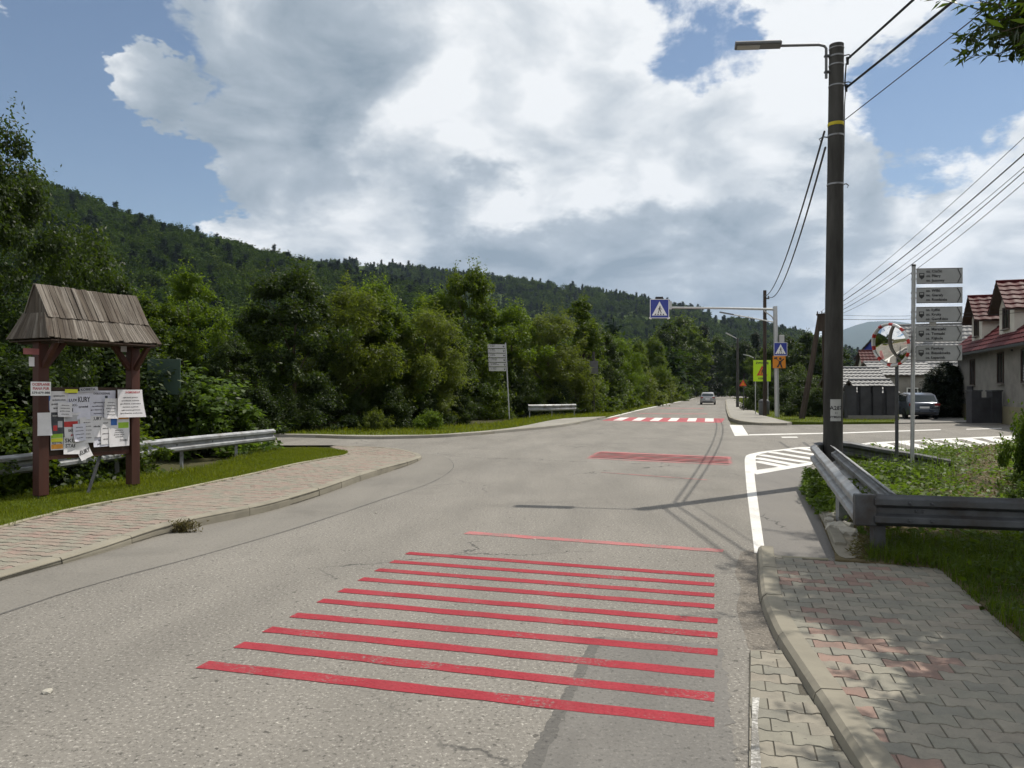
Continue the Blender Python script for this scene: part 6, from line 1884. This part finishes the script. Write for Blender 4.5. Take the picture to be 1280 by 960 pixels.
LY = 51.0
lb = gx(952.5, LY, .1)
ls = thing('warning_sign', 'lime green warning board with an orange triangle on two thin posts', 'road sign', lb)
lc = at(952.5, 463.5, LY) - lb
for x in (-.42, .42): MB().tube([(x, .06, -.3), (x, .06, lc.z + .6)], .032, 8).build('post', M['pole_steel'], ls, smooth=True)
lbd = MB().box(lc, (1.17, .04, 1.42)).build('board', M['sign_lime'], ls, bevel=.01)
y = lc.y - .027
MB().add([(lc.x - .36, y, lc.z - .32), (lc.x + .36, y, lc.z - .32), (lc.x, y, lc.z + .36)], [(0, 1, 2)]).build('triangle', M['sign_red'], lbd)
MB().add([(lc.x - .24, y - .003, lc.z - .25), (lc.x + .24, y - .003, lc.z - .25), (lc.x, y - .003, lc.z + .2)], [(0, 1, 2)]).build('triangle_field', M['sign_orange'], lbd)
m = MB(); walker(m, Vector((lc.x, 0, lc.z - .08)), .36, y - .006); m.build('figure', M['ink'], lbd)
lettering('ZWOLNIJ', M['ink'], lbd, frame(lc + Vector((0, -.03, .52)), (1, 0, 0), (0, 0, 1)), .2, .85, bold=.03)
lettering('DZIECI', M['ink'], lbd, frame(lc + Vector((0, -.03, -.52)), (1, 0, 0), (0, 0, 1)), .15, .5, bold=.03)

sl_b = gx(922, 72, .1)
sl = thing('street_lamp', 'distant thin street lamp on a concrete pole beside the far footpath', 'street lamp', sl_b)
MB().tube([(0, 0, -.3), (0, 0, EYE + (CY - 424) * 72 / F)], [.15, .1], 10).build('pole', M['concrete_pole'], sl, smooth=True)
q0 = Vector((0, 0, EYE + (CY - 425) * 72 / F)); q1 = at(914, 419.5, 72) - sl_b
MB().tube([q0, q1], .035, 8).build('arm', M['pole_steel'], sl); MB().beam(q1, q1 + (q1 - q0).normalized() * .55, .25, .08).build('lamp_head', M['sign_face_pale'], sl)
sl2_b = gx(943, 96, .1)
sl2 = thing('street_lamp', 'small street lamp showing above the lime warning board', 'street lamp', sl2_b)
MB().tube([(0, 0, -.3), (0, 0, EYE + (CY - 447) * 96 / F)], [.14, .1], 10).build('pole', M['concrete_pole'], sl2, smooth=True)
q0 = Vector((.1, 0, EYE + (CY - 449) * 96 / F)); q1 = at(945, 446, 96) - sl2_b
MB().tube([q0, Vector((-.7, 0, q0.z + .35))], .05, 8).build('arm', M['pole_steel'], sl2); MB().beam((-.7, 0, q0.z + .35), (-1.4, 0, q0.z + .5), .25, .09).build('lamp_head', M['sign_face_pale'], sl2)
ts_b = gx(929.5, 60, .1)
ts = thing('warning_sign', 'small red-edged triangular warning sign seen beyond the lime board', 'road sign', ts_b)
MB().tube([(0, 0, -.3), (0, 0, EYE + (CY - 474) * 60 / F)], .04, 8).build('post', M['dark_steel'], ts)
tc = at(928.5, 479, 60) - ts_b
k0 = .62
tri = lambda k, yy: [(tc.x - .46 * k * k0, yy, tc.z - .36 * k * k0), (tc.x + .46 * k * k0, yy, tc.z - .36 * k * k0), (tc.x, yy, tc.z + .44 * k * k0)]
tb = MB().add(tri(1, -.06) + tri(1, -.04), [(0, 1, 2), (5, 4, 3), (0, 3, 4, 1), (1, 4, 5, 2), (2, 5, 3, 0)]).build('plate', M['sign_red'], ts)
MB().add([(x, yy, z - .03) for x, yy, z in tri(.62, -.064)], [(0, 1, 2)]).build('field', M['sign_orange'], tb)
bn = thing('litter_bin', 'grey cylindrical bin standing on the lawn next to the lime board', 'bin', gx(955, 49, .1))
MB().lathe([(.30, 0), (.33, .1), (.34, .85), (.31, .95), (.2, 1.02), (0, 1.04)], n=18).build('body', M['bin_grey'], bn, smooth=True)
MB().lathe([(.345, .80), (.36, .83), (.345, .87)], n=18).build('rim', M['dark_steel'], bn)
dp = thing('transformer_post', 'narrow grey post hidden among the leaves behind the short crash barrier', 'post', gx(742, 53, 0))
MB().tube([(0, 0, -.2), (0, 0, 4.4)], .1, 10).build('shaft', M['concrete_pole'], dp); MB().box((0, -.05, 3.3), (.6, .25, .9)).build('cabinet', M['bin_grey'], dp)
gp_ = thing('green_panel', 'plain grey-green panel on posts behind the bush right of the notice board', 'panel', gx(205, 19.2, -.05))
pc_ = at(205, 471, 19.2) - gx(205, 19.2, -.05)
MB().box(pc_, (.80, .04, .9), .1).build('board', M['sign_green_back'], gp_, bevel=.006)
for x in (-.34, .34): MB().box((x, .06, pc_.z / 2 - .05), (.06, .06, pc_.z + .9)).build('post', M['dark_steel'], gp_)

# ------------------------------------------------------------------ cars
def car(name, label, loc, rz, paint, L=4.3, W=1.78, H=1.48, group=None):
    """hatchback; local +y is the front, so the rear faces -y"""
    t = thing(name, label, 'car', loc, rz, group)
    hw = W / 2
    # lower body: stations along the length, (y, half width, floor, belt height)
    st = [(-L / 2, hw * .80, .42, .86), (-L / 2 + .05, hw * .90, .30, .95), (-L / 2 + .30, hw * .97, .22, 1.00), (-.9, hw, .20, .98), (0.2, hw, .20, .95), (1.0, hw * .99, .20, .92), (L / 2 - .55, hw * .96, .22, .80), (L / 2 - .12, hw * .86, .28, .68), (L / 2, hw * .72, .38, .58)]
    mb = MB(); m = 12
    for y, w, z0, z1 in st:
        ring = [(-w * .80, z0), (-w * .94, z0 + .05), (-w, z0 + .28), (-w * .985, z0 + (z1 - z0) * .72), (-w * .93, z1 - .03), (-w * .80, z1), (w * .80, z1), (w * .93, z1 - .03), (w * .985, z0 + (z1 - z0) * .72), (w, z0 + .28), (w * .94, z0 + .05), (w * .80, z0)]
        mb.v += [(x, y, z) for x, z in ring]
    mb.f += [(i * m + j, i * m + (j + 1) % m, (i + 1) * m + (j + 1) % m, (i + 1) * m + j) for i in range(len(st) - 1) for j in range(m)] + [tuple(range(m)), tuple(range((len(st) - 1) * m, len(st) * m))[::-1]]
    mb.build('body', M[paint], t, smooth=True, angle=50)
    # cabin
    cs = [(-L / 2 + .16, hw * .80, .96, .99), (-L / 2 + .50, hw * .76, .98, H - .10), (-L / 2 + .85, hw * .72, .97, H - .01), (-.1, hw * .72, .95, H), (.45, hw * .73, .93, H - .06), (1.15, hw * .80, .90, .94)]
    mb = MB(); m = 8
    for y, w, z0, z1 in cs:
        k = (z1 - z0) / (H - .95); wb = hw * .93
        ring = [(-wb, z0 - .04), (-wb + (wb - w) * .5, z0 + (z1 - z0) * .5), (-w, z1 - .05 * k), (-w * .85, z1), (w * .85, z1), (w, z1 - .05 * k), (wb - (wb - w) * .5, z0 + (z1 - z0) * .5), (wb, z0 - .04)]
        mb.v += [(x, y, z) for x, z in ring]
    mb.f += [(i * m + j, i * m + (j + 1) % m, (i + 1) * m + (j + 1) % m, (i + 1) * m + j) for i in range(len(cs) - 1) for j in range(m)] + [tuple(range(m)), tuple(range((len(cs) - 1) * m, len(cs) * m))[::-1]]
    mb.build('cabin', M[paint], t, smooth=True, angle=35)
    e = .012
    def rear(z): return -L / 2 + .16 + (.34) * (z - .99) / (H - .10 - .99)
    z0, z1 = 1.02, H - .15
    MB().add([(-hw * .74, rear(z0) - e, z0), (hw * .74, rear(z0) - e, z0), (hw * .68, rear(z1) - e, z1), (-hw * .68, rear(z1) - e, z1)], [(0, 1, 2, 3)]).build('rear_window', M['car_glass'], t)
    MB().add([(-hw * .76, 1.14, .95), (hw * .76, 1.14, .95), (hw * .68, .50, H - .09), (-hw * .68, .50, H - .09)], [(0, 1, 2, 3)]).build('windscreen', M['car_glass'], t)
    for s in (-1, 1):
        x0, x1 = s * (hw * .93 + .004), s * (hw * .755 + .012)
        q = lambda y, z: (x0 + (x1 - x0) * (z - .93) / (H - .93), y, z)
        MB().add([q(-L / 2 + .62, 1.03), q(-.28, 1.0), q(-.28, H - .11), q(-L / 2 + .86, H - .13)], [(0, 1, 2, 3)]).build('side_window', M['car_glass'], t)
        MB().add([q(-.20, 1.0), q(.85, .98), q(.40, H - .14), q(-.20, H - .11)], [(0, 1, 2, 3)]).build('side_window', M['car_glass'], t)
        MB().box((s * (hw + .08), .72, 1.0), (.16, .08, .12)).build('wing_mirror', M[paint], t, bevel=.02)
        MB().box((s * hw * .74, -L / 2 - .002, .84), (hw * .32, .06, .16)).build('tail_light', M['tail_red'], t, bevel=.02)
        MB().box((s * hw * .68, -L / 2 + .0, .76), (hw * .2, .055, .05)).build('reverse_light', M['tail_clear'], t)
        MB().box((s * hw * .66, L / 2 - .06, .60), (hw * .3, .08, .12)).build('headlight', M['tail_clear'], t, bevel=.02)
        MB().box((s * hw * .985, -.25, .84), (.02, .18, .03)).build('door_handle', M[paint], t)
    MB().box((0, -L / 2 - .01, .47), (W * .80, .12, .24)).build('bumper', M[paint], t, bevel=.04)
    MB().box((0, -L / 2 - .03, .36), (W * .66, .12, .12)).build('lower_valance', M['black_plastic'], t, bevel=.02)
    MB().box((0, -L / 2 - .015, .68), (.50, .05, .11)).build('number_plate', M['sign_white'], t)
    MB().box((0, L / 2 - .05, .42), (W * .72, .14, .22)).build('front_bumper', M[paint], t, bevel=.04)
    for y in (-L / 2 + .82, L / 2 - .85):
        for s in (-1, 1):
            Mx = Matrix.Rotation(R(90), 3, 'Y')
            w = MB().lathe([(.20, -.10), (.30, -.10), (.32, -.06), (.32, .06), (.30, .10), (.20, .10)], (s * (hw - .10), y, .32), 22, Mx).build('wheel', M['tyre'], t, smooth=True)
            MB().lathe([(.0, s * .06), (.05, s * .085), (.17, s * .075), (.205, s * .095)], (s * (hw - .10), y, .32), 16, Mx).build('rim', M['rim_alloy'], w, smooth=True)
    return t


car('driving_car', 'pale silver hatchback driving away along the road', G(885, 505.6), -ROAD_A, 'car_grey')
car('parked_car', 'bluish grey car parked beside the dark thujas', G(1142, 522.6, .05), R(-13), 'car_silver', 4.3, 1.8, 1.52)
car('parked_car', 'white car partly hidden behind the twin-legged pole', gx(1022, 62, 0), R(-75), 'car_white', 4.4, 1.8, 1.7)

# ------------------------------------------------------------------ houses
def pane_window(parent, c, w, h, right, out, frame_m='frame_white', mull=1):
    """window: frame proud of the wall, glass set back, sill; c = centre on the wall, right/out = unit directions"""
    c, right, out = Vector(c), Vector(right), Vector(out); up = Vector((0, 0, 1)); f = MB()
    for s in (-1, 1):
        f.beam(c + right * s * (w / 2 - .03) - up * h / 2 + out * .02, c + right * s * (w / 2 - .03) + up * h / 2 + out * .02, .07, .06, out)
        f.beam(c - right * (w / 2 - .06) + up * s * (h / 2 - .03) + out * .02, c + right * (w / 2 - .06) + up * s * (h / 2 - .03) + out * .02, .07, .06, out)
    if mull: f.beam(c - up * (h / 2 - .06) + out * .018, c + up * (h / 2 - .06) + out * .018, .05, .05, out)
    o = f.build('window', M[frame_m], parent)
    p = [c + right * sx * (w / 2 - .05) + up * sz * (h / 2 - .05) + out * .008 for sx, sz in ((-1, -1), (1, -1), (1, 1), (-1, 1))]
    MB().add(p, [(0, 1, 2, 3)]).build('pane', M['window_glass'], o)
    MB().beam(c - right * (w / 2 + .05) - up * (h / 2 + .03) + out * .06, c + right * (w / 2 + .05) - up * (h / 2 + .03) + out * .06, .05, .16, out).build('sill', M['plaster_grey'], o)
    return o


def tile_rows(parent, name, o, along, down, L, H, m, rows, cols, lift=.045, part='tile_course'):
    """roof covering in stepped courses of wavy tiles: every course its own mesh"""
    o, along, down = Vector(o), Vector(along).normalized(), Vector(down).normalized(); nrm = along.cross(down)
    if nrm.z < 0: nrm = -nrm
    ch = H / rows; k = cols * 4
    for r in range(rows):
        v = []
        for j, (d, z) in enumerate(((r * ch - (.03 if r else 0), .0), (r * ch + ch * .5, lift * .55), ((r + 1) * ch, lift), ((r + 1) * ch, -.005))):
            for i in range(k + 1):
                a = i / k; wv = math.cos(a * cols * 2 * math.pi)
                v.append(o + along * (a * L) + down * d + nrm * (z + .022 * wv + .02))
        n = k + 1
        MB().add(v, [(j * n + i, j * n + i + 1, (j + 1) * n + i + 1, (j + 1) * n + i) for j in range(3) for i in range(k)]).build(part, M[m], parent, smooth=True, angle=50)


A0, B0 = gx(1197, 47.5, 0), gx(1290, 34.5, 0)
e1 = (B0 - A0).normalized(); HL = (B0 - A0).length + 4.0
hrz = math.atan2(e1.y, e1.x)
house = thing('red_roof_house', 'grey plastered house with glossy red tiled roof and two gabled dormers', 'house', (A0.x, A0.y, 0.0), hrz)
# local: x along the street wall (towards the camera), y into the house is +y (left of x), street side is y = 0
EZ, D_, RZ_ = 4.35, 9.0, 8.3
YS = 1.0   # inward direction sign in local y
w = MB()
w.add([(0, 0, -.3), (HL, 0, -.3), (HL, 0, EZ), (0, 0, EZ)], [(0, 1, 2, 3)])
w.add([(0, D_, -.3), (HL, D_, -.3), (HL, D_, EZ), (0, D_, EZ)], [(3, 2, 1, 0)])
for x in (0, HL): w.add([(x, 0, -.3), (x, D_, -.3), (x, D_, EZ), (x, D_ / 2, RZ_ - .1), (x, 0, EZ)], [(0, 1, 2, 3, 4)])
w.build('wall', M['plaster_grey'], house)
MB().box((HL / 2, -.03, .35), (HL + .04, .10, 1.1)).build('plinth', M['plaster_olive'], house)
slope = math.hypot(D_ / 2 + .55, (RZ_ - EZ) * (D_ / 2 + .55) / (D_ / 2))
dn = Vector((0, -(D_ / 2), -(RZ_ - EZ))).normalized(); dnb = Vector((0, D_ / 2, -(RZ_ - EZ))).normalized()
rf = MB()
th = .10
for d in (dn, dnb):
    a = Vector((-.5, D_ / 2, RZ_)); nn = Vector((0, -d.z, d.y)) if d.y < 0 else Vector((0, d.z, -d.y)); nn = Vector((0, d.z * (1 if d.y > 0 else -1), abs(d.y)))
    q = [a, a + Vector((HL + 1.0, 0, 0)), a + Vector((HL + 1.0, 0, 0)) + d * slope, a + d * slope]
    rf.add(q + [p - Vector((0, 0, th)) for p in q], [(0, 1, 2, 3), (7, 6, 5, 4), (0, 4, 5, 1), (1, 5, 6, 2), (2, 6, 7, 3), (3, 7, 4, 0)])
rfo = rf.build('roof', M['timber_dark'], house)
tile_rows(rfo, 'roof', (-.52, D_ / 2, RZ_), (1, 0, 0), dn, HL + 1.04, slope + .03, 'roof_red', 16, 44)
tile_rows(rfo, 'roof', (-.52, D_ / 2, RZ_), (1, 0, 0), dnb, HL + 1.04, slope + .03, 'roof_red', 8, 30)
MB().tube([(-.55, D_ / 2, RZ_ + .05), (HL + .55, D_ / 2, RZ_ + .05)], .10, 8).build('ridge_cap', M['roof_red'], rfo)
MB().beam((-.5, -.58, EZ - .56), (HL + .5, -.58, EZ - .56), .12, .12).build('gutter', M['dark_steel'], house)


def dormer(x, wd, z_sill, hw_, rise, y0):
    """gabled dormer whose window looks over the street"""
    dm = MB(); zt = z_sill + hw_; yb = D_ / 2
    dm.add([(x - wd / 2, y0, z_sill - .6), (x + wd / 2, y0, z_sill - .6), (x + wd / 2, y0, zt), (x, y0, zt + rise), (x - wd / 2, y0, zt)], [(0, 1, 2, 3, 4)])
    for s in (-1, 1): dm.add([(x + s * wd / 2, y0, z_sill - .6), (x + s * wd / 2, y0, zt), (x + s * wd / 2, yb, zt), (x + s * wd / 2, yb, z_sill - .6)], [(0, 1, 2, 3)])
    d = dm.build('dormer', M['plaster_cream'], house)
    pane_window(d, (x, y0 - .01, z_sill + hw_ * .5), wd * .42, hw_ * .86, (1, 0, 0), (0, -1, 0), 'timber_dark', 1)
    sl = math.hypot(wd / 2 + .3, rise * (wd / 2 + .3) / (wd / 2))
    for s in (-1, 1):
        dd = Vector((s * wd / 2, 0, -rise)).normalized()
        q = [Vector((x, y0 - .45, zt + rise)), Vector((x, yb, zt + rise)), Vector((x, yb, zt + rise)) + dd * sl, Vector((x, y0 - .45, zt + rise)) + dd * sl]
        MB().add(q + [p - Vector((0, 0, .09)) for p in q], [(0, 1, 2, 3), (7, 6, 5, 4), (0, 4, 5, 1), (1, 5, 6, 2), (2, 6, 7, 3), (3, 7, 4, 0)]).build('dormer_roof', M['timber_dark'], d)
        tile_rows(d, 'r', (x, y0 - .47, zt + rise), (0, 1, 0), dd, yb - y0 + .47, sl + .02, 'roof_red', 6, 9, part='tile_course')
    MB().tube([(x, y0 - .48, zt + rise + .04), (x, yb, zt + rise + .04)], .07, 8).build('ridge_cap', M['roof_red'], d)


dormer(3.4, 2.2, 4.75, 1.25, 1.15, .25)
dormer(9.0, 2.5, 4.75, 1.3, 1.2, .25)
for x, z, w_, h_ in ((3.6, 2.75, 1.0, 1.5), (9.0, 2.85, 1.05, 1.6), (12.8, 2.85, 1.05, 1.6)):
    pane_window(house, (x, -.01, z), w_, h_, (1, 0, 0), (0, -1, 0), 'timber_dark', 1)
dr = MB().box((3.2, -.06, 1.0), (1.1, .06, 1.9)).build('cellar_door', M['masonry_dark'], house)
MB().box((3.6, -.11, 1.0), (.04, .05, .14)).build('handle', M['galvanised'], dr)
pane_window(house, (HL + .01, 2.5, 2.8), 1.2, 1.4, (0, 1, 0), (1, 0, 0), 'frame_white'); pane_window(house, (HL + .01, 6.3, 2.8), 1.2, 1.4, (0, 1, 0), (1, 0, 0), 'frame_white')
MB().lathe([(.05, 0), (.05, .05), (.03, .10)], (11.2, -.12, 3.6), 10).build('wall_lamp', M['black_plastic'], house)

gpb = gx(1230, 38.5, .05)
gw = thing('gate_wall', 'dark masonry wall piece with two capped pillars in front of the red-roofed house', 'wall', gpb, R(4))
for x in (-.54, .54):
    p = MB().box((x, 0, .80), (.52, .42, 1.6)).build('pillar', M['masonry_dark'], gw); MB().box((x, 0, 1.63), (.60, .5, .07)).build('cap', M['galvanised_dark'], p, bevel=.01)
MB().box((0, 0, .62), (.56, .25, 1.24)).build('panel', M['masonry_dark'], gw); MB().box((0, 0, 1.265), (.56, .32, .05)).build('coping', M['galvanised_dark'], gw)
fn = thing('garden_wall', 'low dark wall running right from the capped pillars', 'wall', gx(1252, 38.3, .05), R(-14))
MB().box((3.2, 0, .42), (6.0, .22, .85)).build('wall', M['masonry_dark'], fn); MB().box((3.2, 0, .87), (6.1, .30, .05)).build('coping', M['galvanised_dark'], fn)

# dark corner wall with pillars left of the parked car
y0 = 42.5
cw = thing('corner_wall', 'dark garden wall with pillars at the corner beside the bluish parked car', 'wall', gx(1088, y0, .08))
for px, hh, wd in ((1063, 1.72, .5), (1080, 1.72, .55), (1095, 1.74, .5), (1112, 1.72, .5)):
    x = (px - 1088) * y0 / F; p = MB().box((x, 0, hh / 2 + .1), (wd, .4, hh)).build('pillar', M['masonry_dark'], cw); MB().box((x, 0, hh + .13), (wd + .08, .48, .06)).build('cap', M['masonry_dark'], cw)
MB().box((0, .05, .78), (2.4, .2, 1.35)).build('panel', M['masonry_dark'], cw)
MB().box((0, -.05, .08), (2.7, .55, .30)).build('footing', M['plaster_grey'], cw)
rw = thing('return_wall', 'dark wall leading back from the corner pillars to the sheds', 'wall', gx(1060, 43, .08), R(70))
MB().box((3.5, 0, .75), (7, .22, 1.5)).build('wall', M['masonry_dark'], rw); MB().box((3.5, 0, 1.53), (7.05, .3, .05)).build('coping', M['galvanised_dark'], rw)


def gable_house(name, label, loc, rz, L, D, ez, rz_, wallm, roofm, wins=(), rows=9, cols=16, over=.35, gable_wins=(), chimney=None, cat='house'):
    """plain gabled building: local x along the ridge, front wall at y = 0 facing -y"""
    t = thing(name, label, cat, loc, rz)
    w = MB()
    for y in (0, D): w.add([(0, y, -.3), (L, y, -.3), (L, y, ez), (0, y, ez)], [(0, 1, 2, 3)])
    for x in (0, L): w.add([(x, 0, -.3), (x, D, -.3), (x, D, ez), (x, D / 2, rz_ - .08), (x, 0, ez)], [(0, 1, 2, 3, 4)])
    w.build('wall', M[wallm], t)
    k = (D / 2 + over) / (D / 2); sl = math.hypot(D / 2, rz_ - ez) * k; r = MB()
    for s in (-1, 1):
        d = Vector((0, s * D / 2, -(rz_ - ez))).normalized(); a = Vector((-over, D / 2, rz_)); b = a + Vector((L + 2 * over, 0, 0))
        q = [a, b, b + d * sl, a + d * sl]
        r.add(q + [p - Vector((0, 0, .1)) for p in q], [(0, 1, 2, 3), (7, 6, 5, 4), (0, 4, 5, 1), (1, 5, 6, 2), (2, 6, 7, 3), (3, 7, 4, 0)])
    ro = r.build('roof', M['timber_dark'], t)
    for s in (-1, 1):
        d = Vector((0, s * D / 2, -(rz_ - ez))).normalized()
        tile_rows(ro, 'r', (-over - .02, D / 2, rz_), (1, 0, 0), d, L + 2 * over + .04, sl + .02, roofm, rows, cols, .06)
    MB().tube([(-over, D / 2, rz_ + .05), (L + over, D / 2, rz_ + .05)], .09, 8).build('ridge_cap', M[roofm], ro)
    for (x, z, ww, hh) in wins: pane_window(t, (x, -.01, z), ww, hh, (1, 0, 0), (0, -1, 0))
    for (y, z, ww, hh) in gable_wins: pane_window(t, (-.01, y, z), ww, hh, (0, -1, 0), (-1, 0, 0))
    if chimney: MB().box(chimney, (.5, .5, 1.3)).build('chimney', M['plaster_grey'], ro)
    return t


gable_house('shed', 'low shed with a pale grey ribbed roof behind the dark corner wall', gx(1054, 50, 0), R(-4), 2.7, 4.0, 1.9, 3.2, 'plaster_olive', 'roof_grey', rows=8, cols=12)
gable_house('shed', 'small lean outbuilding with grey tiles in front of the ribbed-roof shed', gx(1076, 46.5, 0), R(-3), 1.8, 1.9, 1.72, 2.32, 'masonry_dark', 'roof_grey', rows=4, cols=9)
gable_house('outbuilding', 'grey plastered garage block between the sheds and the thujas', gx(1095, 58, 0), R(-8), 4.3, 5, 2.9, 3.9, 'plaster_grey', 'roof_grey', ((2.6, 1.3, .8, 1.2), (3.6, 1.3, .8, 1.2)), rows=5, cols=12, over=.15)
gable_house('grey_roof_house', 'house with a light grey tiled roof behind the traffic mirror', gx(1118, 66, 0), R(-24), 7.5, 8.0, 3.0, 7.6, 'plaster_olive', 'roof_grey', ((2.0, 1.6, 1, 1.3), (5.0, 1.6, 1, 1.3)), rows=14, cols=22, chimney=(3.2, 3.2, 7.4))
gable_house('red_roof_cottage', 'small distant cottage with cream walls and a dark red roof', gx(1083, 92, 0), R(-12), 4.2, 5.0, 4.0, 6.6, 'plaster_cream', 'roof_maroon', ((.9, 3.2, .7, .9), (2.1, 3.2, .7, .9), (3.4, 3.2, .7, .9)), rows=8, cols=12)
bh = gable_house('blue_house', 'distant house with a blue gable peeking over the grey tiled roof', gx(1130, 104, 0), R(40), 6, 6.5, 6.6, 10.0, 'sign_blue', 'roof_grey', ((1.5, 5, .9, 1.2),), rows=8, cols=12)

# ------------------------------------------------------------------ air
hz = MB().box((0, 6500, 500), (31000, 13200, 1004)).build('haze', None)
tag(hz, kind='stuff'); tag(hz, 'thin summer haze filling the valley', 'haze')
hm = bpy.data.materials.new('haze_air'); hm.use_nodes = True; nt = hm.node_tree; nt.nodes.clear()
pv = nt.nodes.new('ShaderNodeVolumePrincipled'); pv.inputs['Color'].default_value = (0.60, 0.76, 1.0, 1); pv.inputs['Density'].default_value = HAZE; pv.inputs['Anisotropy'].default_value = 0.3
mo = nt.nodes.new('ShaderNodeOutputMaterial'); nt.links.new(pv.outputs[0], mo.inputs['Volume'])
hz.data.materials.clear(); hz.data.materials.append(hm)
